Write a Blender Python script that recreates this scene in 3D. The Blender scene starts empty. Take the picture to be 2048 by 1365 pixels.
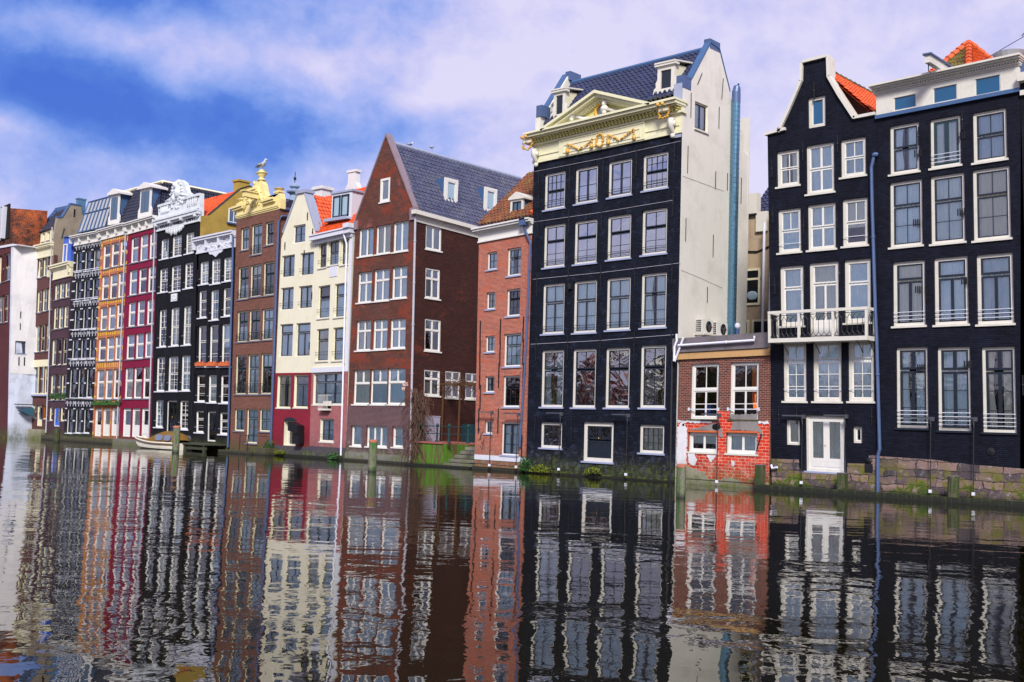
# Row of old canal houses standing in the water, under a broken violet-blue sky.
# World axes: X runs along the row of facades (metres), -Y points over the canal, Z up, water at 0.
import bpy, bmesh, math, random
from mathutils import Vector, Matrix
from mathutils.geometry import delaunay_2d_cdt
random.seed(7)
PI = math.pi
S = bpy.context.scene
COL = S.collection

# ------------------------------------------------------------------ camera
cam = bpy.data.cameras.new("camera"); camo = bpy.data.objects.new("camera", cam); COL.objects.link(camo)
cam.sensor_width = 36.0; cam.lens = 2320.0/2048*36.0; cam.clip_end = 3000; cam.clip_start = .1
camo.matrix_world = Matrix.Translation((0, -41.3651, 2.1)) @ Matrix.Rotation(math.radians(42.24540), 4, 'Z') @ Matrix.Rotation(PI/2+math.radians(4.26214), 4, 'X') @ Matrix.Rotation(math.radians(1.947306), 4, 'Z')
S.camera = camo
S.render.resolution_x = 1024; S.render.resolution_y = 682

# ------------------------------------------------------------------ view, sun, sky
S.view_settings.view_transform = 'Standard'; S.view_settings.look = 'None'; S.view_settings.gamma = 1.0
S.view_settings.exposure = 0.72
SUN_EL, SUN_AZ = math.radians(38), math.radians(-20)   # the sun stands behind thin cloud over the canal
sun = bpy.data.lights.new("sun", 'SUN'); sun.energy = 2.9; sun.angle = math.radians(13); sun.color = (1.0, .95, .88)
suno = bpy.data.objects.new("sun", sun); COL.objects.link(suno)
sd = Vector((math.sin(SUN_AZ+math.radians(60))*math.cos(SUN_EL), -math.cos(SUN_AZ+math.radians(60))*math.cos(SUN_EL), math.sin(SUN_EL)))
suno.rotation_euler = sd.to_track_quat('Z', 'Y').to_euler()

W = bpy.data.worlds.new("World"); S.world = W; W.use_nodes = True
nt = W.node_tree; nt.nodes.clear()
def wn(t, **k):
    n = nt.nodes.new(t)
    for a, b in k.items(): setattr(n, a, b)
    return n
def wmath(op, a, b=None, c=None):
    n = wn('ShaderNodeMath', operation=op)
    for i, v in enumerate((a, b, c)):
        if v is None: continue
        if isinstance(v, (int, float)): n.inputs[i].default_value = v
        else: nt.links.new(v, n.inputs[i])
    return n.outputs[0]
def wmap(v, a, b, c=0., d=1.):
    n = wn('ShaderNodeMapRange', interpolation_type='SMOOTHSTEP'); nt.links.new(v, n.inputs[0])
    n.inputs[1].default_value = a; n.inputs[2].default_value = b; n.inputs[3].default_value = c; n.inputs[4].default_value = d
    return n.outputs[0]
def wmix(f, a, b):
    n = wn('ShaderNodeMix', data_type='RGBA')
    if isinstance(f, (int, float)): n.inputs[0].default_value = f
    else: nt.links.new(f, n.inputs[0])
    for i, v in ((6, a), (7, b)):
        if isinstance(v, tuple): n.inputs[i].default_value = (*v, 1)
        else: nt.links.new(v, n.inputs[i])
    return n.outputs[2]
sky = wn('ShaderNodeTexSky', sky_type='NISHITA'); sky.sun_disc = False; sky.sun_elevation = SUN_EL
sky.sun_rotation = math.atan2(sd.x, sd.y); sky.air_density = 1.4; sky.dust_density = 1.0; sky.ozone_density = 3.0
tc = wn('ShaderNodeTexCoord'); sp = wn('ShaderNodeSeparateXYZ'); nt.links.new(tc.outputs['Generated'], sp.inputs[0])
X_, Y_, Z_ = sp.outputs
hz = wmath('SQRT', wmath('ADD', wmath('MULTIPLY', X_, X_), wmath('MULTIPLY', Y_, Y_)))
el = wmath('MULTIPLY', wmath('ARCTAN2', Z_, hz), 57.2958)          # elevation in degrees
az = wmath('MULTIPLY', wmath('ARCTAN2', X_, Y_), 57.2958)          # azimuth from +Y towards +X
def wnoise(scale, stretch, detail=8, rough=.55, off=0., dist=0.):
    cx = wn('ShaderNodeCombineXYZ'); nt.links.new(az, cx.inputs[0]); nt.links.new(wmath('MULTIPLY', el, stretch), cx.inputs[1]); cx.inputs[2].default_value = off
    n = wn('ShaderNodeTexNoise'); nt.links.new(cx.outputs[0], n.inputs['Vector']); n.inputs['Scale'].default_value = scale; n.inputs['Detail'].default_value = detail
    n.inputs['Roughness'].default_value = rough; n.inputs['Distortion'].default_value = dist
    return n.outputs['Fac']
def blob(a0, e0, ra, re, amp, tilt=0.):
    da = wmath('SUBTRACT', az, a0); de = wmath('SUBTRACT', wmath('SUBTRACT', el, e0), wmath('MULTIPLY', da, tilt))
    q = wmath('ADD', wmath('POWER', wmath('ABSOLUTE', wmath('DIVIDE', da, ra)), 2.), wmath('POWER', wmath('ABSOLUTE', wmath('DIVIDE', de, re)), 2.))
    return wmath('MULTIPLY', wmath('POWER', 2.71828, wmath('MULTIPLY', q, -1.)), amp)
def wsum(*t):
    r = t[0]
    for x in t[1:]: r = wmath('ADD', r, x)
    return r
n1 = wnoise(.10, 1.25, 9, .58, 3.1, .3); n2 = wnoise(.42, 1.3, 8, .6, 8.2, .2)
grad = wmath('MAXIMUM', wmap(az, -68, -30, .36, .94), wmap(az, -74, -100, .36, .86))
C_ = wsum(grad, wmath('MULTIPLY', wmath('SUBTRACT', n1, .5), 1.15), wmath('MULTIPLY', wmath('SUBTRACT', n2, .5), .62),
          blob(-62.8, 14.3, 5.0, 2.0, -.46), blob(-55.0, 13.4, 5.0, 1.7, -.22), blob(-47.5, 14.0, 4.5, 1.4, -.20), blob(-65.0, 19.6, 9.0, 1.2, -.26), blob(-68, 27, 16, 5.5, .75), blob(-63, 8.6, 13, 3.6, .30), blob(-49, 11.0, 5, 2.4, .10),
          blob(-62.0, 17.2, 6.5, 1.2, .34), blob(-59.2, 15.6, 1.6, 1.5, .36), blob(-50.0, 17.2, 7.0, 1.5, .30), blob(-46.5, 16.0, 3.0, .9, .28, .25), blob(-66.5, 12.9, 3.0, .9, .30), blob(-50., 20.3, 4., .9, -.16))
cr = wn('ShaderNodeValToRGB'); nt.links.new(C_, cr.inputs[0]); e = cr.color_ramp.elements
e[0].position = 0.; e[0].color = (.030, .115, .60, 1); e[1].position = 1.; e[1].color = (.71, .66, .88, 1)
for p_, c_ in ((.22, (.065, .17, .66)), (.42, (.19, .30, .76)), (.62, (.36, .42, .83)), (.80, (.56, .54, .85))):
    q = cr.color_ramp.elements.new(p_); q.color = (*c_, 1)
cl = wn('ShaderNodeVectorMath', operation='SCALE'); nt.links.new(cr.outputs[0], cl.inputs[0]); cl.inputs[3].default_value = 6.6
skyc = wmix(.90, sky.outputs[0], cl.outputs[0])
bg = wn('ShaderNodeBackground'); bg.inputs[1].default_value = .1; nt.links.new(skyc, bg.inputs[0])
wo = wn('ShaderNodeOutputWorld'); nt.links.new(bg.outputs[0], wo.inputs[0])
# ------------------------------------------------------------------ materials
MATS = {}
class NT:
    def __init__(s, name):
        s.m = bpy.data.materials.new(name); s.m.use_nodes = True; s.t = s.m.node_tree; s.b = s.t.nodes['Principled BSDF']; MATS[name] = s.m
    def n(s, t, ins=None, **k):
        x = s.t.nodes.new(t)
        for a, b in k.items(): setattr(x, a, b)
        for a, b in (ins or {}).items(): s.put(x.inputs[a], b)
        return x
    def put(s, sock, v):
        if hasattr(v, 'links') or hasattr(v, 'is_linked'): s.t.links.new(v, sock)
        elif isinstance(v, tuple) and len(v) == 3 and sock.type == 'RGBA': sock.default_value = (*v, 1)
        else: sock.default_value = v
    def math(s, op, a, b=0., c=0.):
        return s.n('ShaderNodeMath', {0: a, 1: b, 2: c}, operation=op).outputs[0]
    def mix(s, f, a, b, mode='MIX'):
        x = s.n('ShaderNodeMix', data_type='RGBA', blend_type=mode); s.put(x.inputs[0], f); s.put(x.inputs[6], a); s.put(x.inputs[7], b); return x.outputs[2]
    def rng(s, v, a, b, c=0., d=1.):
        x = s.n('ShaderNodeMapRange', {1: a, 2: b, 3: c, 4: d}); s.put(x.inputs[0], v); return x.outputs[0]
    def noise(s, vec, scale, detail=5, rough=.6, dist=0.):
        x = s.n('ShaderNodeTexNoise', {'Scale': scale, 'Detail': detail, 'Roughness': rough, 'Distortion': dist})
        if vec is not None: s.t.links.new(vec, x.inputs['Vector'])
        return x.outputs['Fac']
    def obj(s):
        return s.n('ShaderNodeTexCoord').outputs['Object']
    def geo(s):
        return s.n('ShaderNodeNewGeometry').outputs['Position']
    def xyz(s, v):
        return s.n('ShaderNodeSeparateXYZ', {0: v}).outputs
    def vec(s, x, y, z=0.):
        return s.n('ShaderNodeCombineXYZ', {0: x, 1: y, 2: z}).outputs[0]
    def bump(s, h, st=.5, dist=.01):
        x = s.n('ShaderNodeBump', {'Strength': st, 'Distance': dist, 'Height': h}); s.t.links.new(x.outputs[0], s.b.inputs['Normal'])
    def set(s, col=None, rough=None, metal=None, spec=None):
        for k, v in (('Base Color', col), ('Roughness', rough), ('Metallic', metal), ('Specular IOR Level', spec)):
            if v is not None: s.put(s.b.inputs[k], v)
        return s.m
def mul(c, k): return tuple(min(1., x*k) for x in c)
def grime(N, col, z, p, wet=(.035, .04, .02), moss=(.09, .13, .012), top=1.2, amt=1.):
    """damp, moss and salt that climb from the water line: real stains of the walls"""
    n1 = N.noise(p, 1.1, 8, .7); n2 = N.noise(p, 5., 6, .7)
    h = N.math('SUBTRACT', z, N.math('MULTIPLY', N.math('SUBTRACT', n1, .5), 1.6))
    f = N.rng(h, .1, top, amt, 0.)
    col = N.mix(N.math('MULTIPLY', f, .55), col, wet)
    fm = N.math('MULTIPLY', N.rng(h, .0, top*.7, 1., 0.), N.rng(n2, .45, .6))
    col = N.mix(N.math('MULTIPLY', fm, .85*amt), col, moss)
    return col
def brick(name, c1, c2, mortar, rough=.85, patch=None, size=(.21, .062), mort=.012, bumps=.6, base=True, vary=.5, spec=.3, patch2=None, streak=0., chalk=None, fade=0.):
    N = NT(name); p = N.obj(); x, y, z = N.xyz(p); u = N.math('ADD', x, y); v = N.vec(u, z)
    B = N.n('ShaderNodeTexBrick', {'Vector': v, 'Color1': c1, 'Color2': c2, 'Mortar': mortar, 'Scale': 1., 'Mortar Size': mort, 'Mortar Smooth': .3, 'Bias': 0., 'Brick Width': size[0], 'Row Height': size[1]}, offset=.5)
    col = B.outputs['Color']
    n = N.noise(v, .7, 8, .65); n2 = N.noise(v, 9., 4, .7)
    col = N.mix(N.math('MULTIPLY', N.rng(n, .35, .7), vary), col, mul(c1, .35))
    col = N.mix(1., col, N.n('ShaderNodeCombineColor', {0: N.rng(n2, .2, .8, .55, 1.5), 1: N.rng(n2, .2, .8, .55, 1.5), 2: N.rng(n2, .2, .8, .6, 1.45)}).outputs[0], 'MULTIPLY')
    if fade:    # sun-bleached and rain-washed areas of the paint
        fn = N.noise(N.vec(N.math('MULTIPLY', u, 1.6), N.math('MULTIPLY', z, .7)), .8, 9, .75); col = N.mix(N.math('MULTIPLY', N.rng(fn, .46, .66), fade), col, mul(c2, 2.6))
    if streak:
        st = N.noise(N.vec(N.math('MULTIPLY', u, 7.), N.math('MULTIPLY', z, .35)), 1., 5, .7)
        col = N.mix(N.math('MULTIPLY', N.rng(st, .5, .75), streak), col, mul(c1, .25))
    if patch:
        pn = N.noise(N.vec(N.math('ADD', u, 11.3), z), patch[1], 6, .7); col = N.mix(N.math('MULTIPLY', N.rng(pn, patch[2], patch[2]+.07), patch[3]), col, N.mix(B.outputs['Fac'], patch[0], mul(mortar, 1.2)))
    if patch2:
        pn = N.noise(N.vec(N.math('ADD', u, 47.9), N.math('MULTIPLY', z, 1.6)), patch2[1], 9, .75); col = N.mix(N.math('MULTIPLY', N.rng(pn, patch2[2], patch2[2]+.04), patch2[3]), col, patch2[0])
    if chalk:   # lime and salt bloom low on the wall
        cn = N.noise(N.vec(N.math('ADD', u, 5.), z), 3.2, 9, .8); f = N.math('MULTIPLY', N.rng(cn, .5, .6), N.rng(z, .3, 1.5, chalk[1], 0.)); col = N.mix(f, col, chalk[0])
    if base: col = grime(N, col, z, p)
    h = N.math('ADD', N.math('MULTIPLY', B.outputs['Fac'], -1.), N.math('MULTIPLY', n2, .8))
    N.bump(h, bumps, .012)
    return N.set(col, N.rng(n2, .3, .7, rough-.12, min(1, rough+.08)), spec=spec)
def plaster(name, c, dirt=.35, rough=.8, dirtc=None, base=False, bumps=.3, spec=.3, cracks=False):
    N = NT(name); p = N.obj(); x, y, z = N.xyz(p); u = N.math('ADD', x, y)
    n = N.noise(p, .8, 9, .68); st = N.noise(N.vec(N.math('MULTIPLY', u, 4.), N.math('MULTIPLY', z, .4)), 1.2, 6, .7); fine = N.noise(p, 14., 5, .7)
    dc = dirtc or mul(c, .45)
    col = N.mix(N.math('MULTIPLY', N.rng(n, .48, .72), dirt), c, dc)
    col = N.mix(N.math('MULTIPLY', N.rng(st, .52, .75), dirt*.7), col, dc)
    col = N.mix(N.rng(fine, .35, .7, 0., .12), col, mul(c, .6))
    if cracks:
        cr = N.n('ShaderNodeTexVoronoi', {'Vector': N.vec(u, z), 'Scale': .45}, feature='DISTANCE_TO_EDGE').outputs['Distance']
        col = N.mix(N.rng(cr, .0, .006, .6, 0.), col, mul(c, .3))
    if base: col = grime(N, col, z, p)
    N.bump(N.math('ADD', N.math('MULTIPLY', n, 2.), fine), bumps, .01)
    return N.set(col, rough, spec=spec)
def paint(name, c, rough=.45, dirt=.2, spec=.4, metal=0.):
    N = NT(name); p = N.geo(); n = N.noise(p, 3., 6, .7); f = N.noise(p, 22., 4, .7)
    col = N.mix(N.math('MULTIPLY', N.rng(n, .5, .75), dirt), c, mul(c, .45)); col = N.mix(N.rng(f, .55, .75, 0., dirt), col, mul(c, .6))
    N.bump(f, .15, .004)
    return N.set(col, N.rng(n, .3, .7, rough-.08, rough+.12), metal, spec)
def tile(name, c1, c2, moss=None, rough=.4, spec=.5, mossthr=.55):
    N = NT(name); at = N.n('ShaderNodeAttribute', attribute_name='tid').outputs['Fac']; p = N.geo(); n = N.noise(p, 1.1, 7, .7); f = N.noise(p, 18., 4, .7)
    col = N.mix(at, c1, c2); col = N.mix(N.rng(n, .45, .7, 0., .55), col, mul(c1, .35)); col = N.mix(N.rng(f, .5, .75, 0., .3), col, mul(c2, .4))
    if moss: col = N.mix(N.math('MULTIPLY', N.rng(N.noise(p, 2.3, 8, .75), mossthr, mossthr+.1), .85), col, moss)
    N.bump(f, .3, .01)
    return N.set(col, N.rng(n, .3, .7, rough-.1, rough+.15), spec=spec)
brick('brick_navy_paint', (.0025, .004, .009), (.0085, .0125, .026), (.002, .003, .008), .7, size=(.22, .068), bumps=1., vary=.35, spec=.18, fade=.22, chalk=((.16, .17, .24), .6), patch2=((.02, .03, .06), 1.7, .56, .6))  # lighter second brick colour paints in glossy highlights along the courses
brick('brick_navy_paint_right', (.0022, .003, .008), (.0075, .010, .023), (.002, .003, .008), .7, size=(.22, .068), bumps=1., vary=.35, spec=.18, fade=.22)  # second brick colour again carries the painted glossy flecks
brick('brick_black_paint', (.006, .0065, .010), (.010, .0105, .016), (.003, .0035, .006), .8, bumps=.7, vary=.3, spec=.18, fade=.3)
brick('brick_black_white', (.010, .011, .018), (.018, .018, .026), (.005, .006, .010), .8, vary=.3, spec=.18, fade=.3)
brick('brick_magenta', (.24, .003, .042), (.19, .003, .036), (.15, .003, .028), .6, bumps=.3, vary=.25)
brick('brick_amber', (.50, .14, .065), (.36, .09, .055), (.42, .20, .12), .8, vary=.25)
brick('brick_purple', (.06, .032, .050), (.09, .036, .045), (.05, .03, .05), .8, vary=.4)
brick('brick_plum_brown', (.14, .045, .038), (.10, .035, .035), (.07, .035, .04), .8, vary=.4)
brick('brick_tan_brown', (.20, .068, .040), (.10, .034, .024), (.20, .12, .10), .85, vary=.3)
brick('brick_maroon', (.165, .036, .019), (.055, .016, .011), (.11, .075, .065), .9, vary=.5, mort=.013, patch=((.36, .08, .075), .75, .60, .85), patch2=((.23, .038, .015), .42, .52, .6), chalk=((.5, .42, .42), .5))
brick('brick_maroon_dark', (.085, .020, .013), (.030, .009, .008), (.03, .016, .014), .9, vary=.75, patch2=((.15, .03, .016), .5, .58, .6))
brick('brick_purplish_old', (.10, .026, .028), (.055, .02, .026), (.26, .21, .23), .85, vary=.3, mort=.010, chalk=((.45, .40, .40), .7))
brick('brick_rose', (.44, .098, .045), (.24, .046, .028), (.46, .27, .22), .85, vary=.25, mort=.012, patch2=((.50, .10, .04), 1.1, .55, .5), chalk=((.5, .4, .33), .6))
brick('brick_salmon', (.36, .10, .10), (.26, .065, .08), (.40, .2, .2), .85, vary=.3, chalk=((.5, .4, .45), .5), streak=.3)
brick('brick_wine_paint', (.27, .016, .034), (.20, .012, .032), (.22, .012, .03), .7, vary=.4, streak=.45)
brick('brick_extension', (.18, .036, .020), (.065, .016, .013), (.34, .25, .21), .85, vary=.25, size=(.22, .072), mort=.010)
brick('block_red', (.74, .045, .014), (.40, .026, .012), (.70, .48, .38), .8, vary=.35, size=(.31, .130), mort=.009, bumps=.4, patch2=((.62, .55, .48), 1.5, .69, .9), chalk=((.55, .53, .42), 1.))
brick('brick_corner', (.12, .024, .03), (.08, .018, .028), (.08, .035, .035), .85)
plaster('plaster_white_side', (.67, .655, .60), .5, bumps=.25, dirtc=(.44, .42, .36))
plaster('plaster_cream', (.70, .67, .53), .4, dirtc=(.55, .48, .30), bumps=.15)
plaster('plaster_grey_white', (.66, .65, .66), .4, base=True, dirtc=(.30, .28, .32))
plaster('plaster_blue_white', (.55, .60, .72), .7, base=True, dirtc=(.26, .25, .30))
plaster('plaster_taupe', (.30, .25, .19), .7, dirtc=(.14, .12, .09))
plaster('plaster_ochre', (.38, .26, .055), .6, dirtc=(.13, .10, .03))
plaster('plaster_stained', (.42, .33, .22), .9, dirtc=(.16, .10, .12))
plaster('plaster_white_peel', (.68, .68, .72), .5, base=True)
plaster('plinth_purple', (.075, .05, .11), .6, base=True)
plaster('concrete', (.16, .14, .16), .8, dirtc=(.05, .055, .03))
plaster('stone_grey', (.30, .28, .28), .6, base=True)
plaster('render_grey_patch', (.25, .23, .22), .8, base=True)
paint('white_paint', (.68, .67, .64), dirt=.2); paint('cool_white_paint', (.60, .62, .70), dirt=.2); paint('cream_paint', (.70, .66, .47), dirt=.2); paint('mom_cream', (.70, .68, .46), dirt=.2); paint('tympanum_yellow', (.58, .54, .20), dirt=.3)
paint('ivory_paint', (.62, .60, .54), dirt=.32); paint('pale_yellow_paint', (.74, .62, .27), dirt=.3); paint('sill_stone', (.30, .34, .50), dirt=.3)
paint('ivory_side', (.66, .66, .60), dirt=.12)
paint('sill_dark', (.16, .15, .20), dirt=.2); paint('dark_paint', (.010, .016, .026), .3, .2, .5); paint('dark_teal_paint', (.012, .035, .045), .3, .2, .5)
paint('iron', (.010, .011, .014), .45, .2); paint('gold', (.66, .36, .045), .35, .25, .6); paint('zinc', (.075, .12, .25), .45, .4, .4, .2); paint('lead_blue', (.05, .11, .24), .55, .4, .4)
paint('pipe_grey', (.42, .42, .48), .4, .35); paint('pvc_white', (.72, .74, .86), .4, .12); paint('duct_steel', (.13, .27, .38), .25, .3, .5, .75)
paint('stone_carved', (.60, .64, .68), .8, .65); paint('wood_beam', (.50, .30, .13), .7, .5); paint('wood_old', (.045, .05, .03), .9, .6); paint('wood_pergola', (.10, .045, .012), .8, .5)
paint('blue_door', (.05, .14, .62), .35, .1); paint('blue_cladding', (.05, .12, .50), .5, .3); paint('teal_awning', (.03, .10, .16), .7, .3); paint('terracotta', (.55, .13, .04), .7, .3)
paint('coping_moss', (.34, .33, .16), .8, .7); paint('coping_lilac', (.22, .17, .20), .8, .5); paint('red_hood', (.006, .006, .008), .5, .1); paint('orange_light_wood', (.6, .16, .01), .5, .3)
paint('boat_hull', (.74, .71, .60), .35, .1, .5); paint('boat_canvas', (.17, .09, .012), .85, .45); paint('boat_trim', (.14, .075, .02), .4, .2); paint('tan_floor', (.30, .10, .09), .9, .5)
paint('plant_leaf', (.03, .10, .02), .7, .3); paint('twig', (.10, .055, .04), .9, .4); paint('feather_grey', (.22, .24, .28), .8, .2); paint('dark_void', (.004, .004, .005), .9, 0.)
paint('red_cloth', (.55, .03, .03), .8, .1); paint('curtain_orange', (.75, .22, .03), .8, .3); paint('graffiti_pale', (.75, .5, .4), .9, .1); paint('mast_purple', (.14, .01, .16), .6, .1)
paint('screen_grey', (.35, .36, .38), .6, .1); paint('cable', (.02, .02, .022), .6, .1); paint('green_slime', (.03, .06, .012), .7, .6)
tile('tile_blue', (.050, .058, .12), (.026, .030, .075), rough=.28, spec=.8); tile('tile_orange', (.60, .095, .014), (.40, .05, .010), moss=(.16, .08, .014), rough=.6, mossthr=.60); tile('tile_bright', (.74, .10, .010), (.50, .055, .008), moss=(.20, .07, .012), rough=.6, mossthr=.58)
tile('tile_mossy', (.24, .070, .025), (.12, .040, .020), moss=(.15, .13, .014), rough=.7, mossthr=.53); tile('tile_slate', (.020, .024, .050), (.012, .014, .030), rough=.4); tile('tile_navy', (.022, .032, .085), (.014, .020, .055), rough=.25, spec=.8)
tile('tile_dark_moss', (.10, .06, .03), (.05, .035, .02), moss=(.16, .12, .02), rough=.8, mossthr=.45)

def glass_mat(name, tint, refl, wob):
    N = NT(name); N.t.nodes.remove(N.b); p = N.geo(); n = N.noise(p, wob[0], 3, .5, .8)
    bp = N.n('ShaderNodeBump', {'Strength': wob[1], 'Distance': .05, 'Height': n})
    fr = N.n('ShaderNodeFresnel', {'IOR': 1.5, 'Normal': bp.outputs[0]}); f = N.math('MINIMUM', N.math('ADD', N.math('MULTIPLY', fr.outputs[0], refl[0]), refl[1]), 1.)
    g = N.n('ShaderNodeBsdfGlossy', {'Color': (.9, .95, 1.), 'Roughness': .01, 'Normal': bp.outputs[0]}); tr = N.n('ShaderNodeBsdfTransparent', {'Color': tint})
    mx = N.n('ShaderNodeMixShader', {0: f, 1: tr.outputs[0], 2: g.outputs[0]}); out = [x for x in N.t.nodes if x.type == 'OUTPUT_MATERIAL'][0]; N.t.links.new(mx.outputs[0], out.inputs[0])
glass_mat('window_glass', (.93, 1., 1.), (1.8, .07), (1.3, .22)); glass_mat('mirror_glass', (.85, .92, 1.), (2.6, .42), (.9, .30)); glass_mat('mirror_glass_low', (.85, .97, .95), (2.4, .26), (1.3, .5))
glass_mat('attic_glass', (.25, .55, .75), (2.0, .05), (1., .02))
glass_mat('clear_glass', (.95, .95, .95), (1., 0.), (1.4, .10))
def curtain_mat():
    N = NT('curtain'); p = N.geo(); n = N.noise(p, 2.5, 4, .6); at = N.n('ShaderNodeObjectInfo').outputs['Random']
    col = N.mix(N.rng(n, .4, .7), (.90, .98, 1.), (.72, .90, .96)); col = N.mix(N.rng(at, .55, .95, 0., .75), col, (.85, .74, .52)); col = N.mix(N.rng(at, .0, .18, .55, 0.), col, (.40, .50, .60)); N.set(col, .9, spec=.1)
    N.put(N.b.inputs['Emission Strength'], 0.)
curtain_mat()
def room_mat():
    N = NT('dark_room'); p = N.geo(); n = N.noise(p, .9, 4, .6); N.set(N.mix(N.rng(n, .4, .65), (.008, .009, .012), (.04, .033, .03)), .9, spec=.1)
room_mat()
def corten():
    N = NT('corten_steel'); p = N.obj(); x, y, z = N.xyz(p); n = N.noise(p, .55, 8, .75); h = N.noise(p, 9., 3, .8)
    pan = N.n('ShaderNodeTexBrick', {'Vector': N.vec(N.math('ADD', x, y), z), 'Scale': 1., 'Brick Width': .62, 'Row Height': 4., 'Mortar Size': .012, 'Color1': (.36, .075, .008), 'Color2': (.28, .055, .008), 'Mortar': (.2, .04, .01)}, offset=0.)
    col = N.mix(N.rng(n, .38, .56), pan.outputs['Color'], (.06, .013, .006)); col = N.mix(N.math('MULTIPLY', N.rng(h, .50, .54), N.rng(n, .40, .5)), col, (.006, .004, .004))
    N.bump(h, .3, .01); N.set(col, .85)
corten()
def lit(name, c, e):
    N = NT(name); N.set(c, .7); N.put(N.b.inputs['Emission Color'], c); N.b.inputs['Emission Strength'].default_value = e
def stone_base():
    N = NT('rough_stone'); p = N.obj(); x, y, z = N.xyz(p); u = N.math('ADD', x, y); wv = N.noise(p, 2.2, 3, .5); v = N.vec(N.math('ADD', u, N.math('MULTIPLY', wv, .55)), N.math('ADD', z, N.math('MULTIPLY', wv, .22)))
    B = N.n('ShaderNodeTexBrick', {'Vector': v, 'Scale': 1., 'Brick Width': .78, 'Row Height': .30, 'Mortar Size': .020, 'Mortar Smooth': .4, 'Color1': (.035, .033, .048), 'Color2': (.33, .21, .18), 'Mortar': (.022, .02, .016)}, offset=.37, squash=.7, squash_frequency=3)
    n = N.noise(p, 1.7, 9, .75); f = N.noise(p, 9., 6, .75); m = N.noise(v, 1.25, 8, .72)
    col = N.mix(N.rng(n, .45, .75, 0., .8), B.outputs['Color'], (.17, .12, .13)); col = N.mix(N.rng(N.noise(p, 4.1, 7, .8), .56, .66, 0., .7), col, (.55, .50, .48)); col = N.mix(N.rng(N.noise(p, 2.9, 7, .8, 1.), .58, .66, 0., .8), col, (.035, .035, .055))
    col = N.mix(N.math('MULTIPLY', N.rng(m, .49, .55), N.rng(z, .45, 1.5, 1.3, 0.)), col, (.24, .19, .012)); col = N.mix(N.math('MULTIPLY', N.rng(m, .51, .56), N.rng(z, .3, 1.3, 1.2, 0.)), col, (.06, .11, .006))
    col = N.mix(N.rng(f, .35, .7, 0., .35), col, (.02, .02, .02)); col = N.mix(N.rng(z, .12, .4, .75, 0.), col, (.012, .018, .008))
    N.bump(N.math('ADD', N.math('MULTIPLY', B.outputs['Fac'], -1.5), f), .9, .04); N.set(col, .85)
stone_base(); lit('lamp_orange', (.9, .16, .01), .9)
def mossy(name, wood, slime, thr=.45, top=9., scale=2.5):
    N = NT(name); p = N.geo(); x, y, z = N.xyz(p); g = N.noise(N.vec(N.math('MULTIPLY', x, 5.), N.math('MULTIPLY', y, 5.), N.math('MULTIPLY', z, .9)), scale*.5, 8, .75); f = N.noise(p, 14., 5, .7)
    col = N.mix(N.rng(g, thr, thr+.12), wood, slime); col = N.mix(N.rng(f, .4, .7, 0., .6), col, mul(slime, .25)); col = N.mix(N.rng(z, .0, .22, .9, 0.), col, (.004, .005, .004))
    N.bump(N.math('ADD', g, f), .8, .03); N.set(col, .75)
mossy('pile_moss', (.20, .17, .14), (.03, .15, .008), .46); mossy('pile_dull', (.10, .09, .05), (.03, .055, .008), .42); mossy('beam_moss', (.010, .012, .006), (.045, .075, .006), .50); mossy('wall_bright_moss', (.12, .065, .035), (.07, .23, .005), .43, scale=1.6); mossy('ledge_moss', (.06, .055, .04), (.12, .12, .012), .5)
paint('pile_cap', (.40, .15, .09), .8, .5)
def water():
    N = NT('canal_water'); p = N.geo(); x, y, z = N.xyz(p)
    u = N.math('MULTIPLY_ADD', x, .74, N.math('MULTIPLY', y, .672)); v = N.math('MULTIPLY_ADD', x, -.672, N.math('MULTIPLY', y, .74))   # ripples run with the wind
    a = N.noise(N.vec(N.math('MULTIPLY', u, .9), v), WAT[0], 2, .5, .3); b = N.noise(N.vec(N.math('MULTIPLY', u, 1.5), N.math('ADD', v, 31.)), WAT[1], 3, .5, .4); c = N.noise(N.vec(N.math('MULTIPLY', u, .7), N.math('ADD', v, 9.)), WAT[2], 2, .5)
    big = N.noise(N.vec(N.math('MULTIPLY', u, .35), v), .16, 4, .55); calm = N.rng(big, .38, .62, .35, 1.2)
    h = N.math('ADD', N.math('ADD', N.math('MULTIPLY', a, WAT[3]), N.math('MULTIPLY', b, WAT[4])), N.math('MULTIPLY', c, WAT[5]))
    bp = N.n('ShaderNodeBump', {'Strength': 1., 'Distance': 1., 'Height': N.math('MULTIPLY', h, calm)})
    N.t.links.new(bp.outputs[0], N.b.inputs['Normal']); N.set((.007, .006, .002), .0); N.b.inputs['IOR'].default_value = 1.40; N.b.inputs['Specular IOR Level'].default_value = .66; N.b.inputs['Specular Tint'].default_value = (1., .95, .86, 1)
WAT = (.45, 1.8, 6.0, .020, .0055, .0006)
water()
brick('brick_yellow_glaze', (.80, .46, .03), (.70, .38, .03), (.5, .3, .08), .6, vary=.1, base=False)
plaster('lichen_plaster', (.36, .34, .26), 1., base=True, dirtc=(.14, .13, .02)); paint('lead_pale', (.30, .34, .46), .5, .3, .4); paint('spire_blue', (.22, .30, .42), .5, .2); paint('feather_white', (.5, .52, .55), .8, .2); paint('rail_green', (.008, .045, .045), .5, .3); paint('cabinet_grey', (.34, .32, .42), .5, .25); paint('pipe_dark', (.06, .065, .08), .5, .2)
paint('moss_leaf', (.13, .16, .012), .9, .3); paint('curtain_yellow', (.62, .40, .02), .8, .2); paint('window_dark', (.05, .10, .16), .08, .1, .8); paint('window_pale', (.30, .42, .50), .10, .2, .8); paint('attic_pane', (.010, .085, .19), .10, .1, .7); paint('window_black', (.004, .006, .008), .08, .1, .7); paint('boat_window', (.13, .16, .24), .08, .1, .8)

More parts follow.
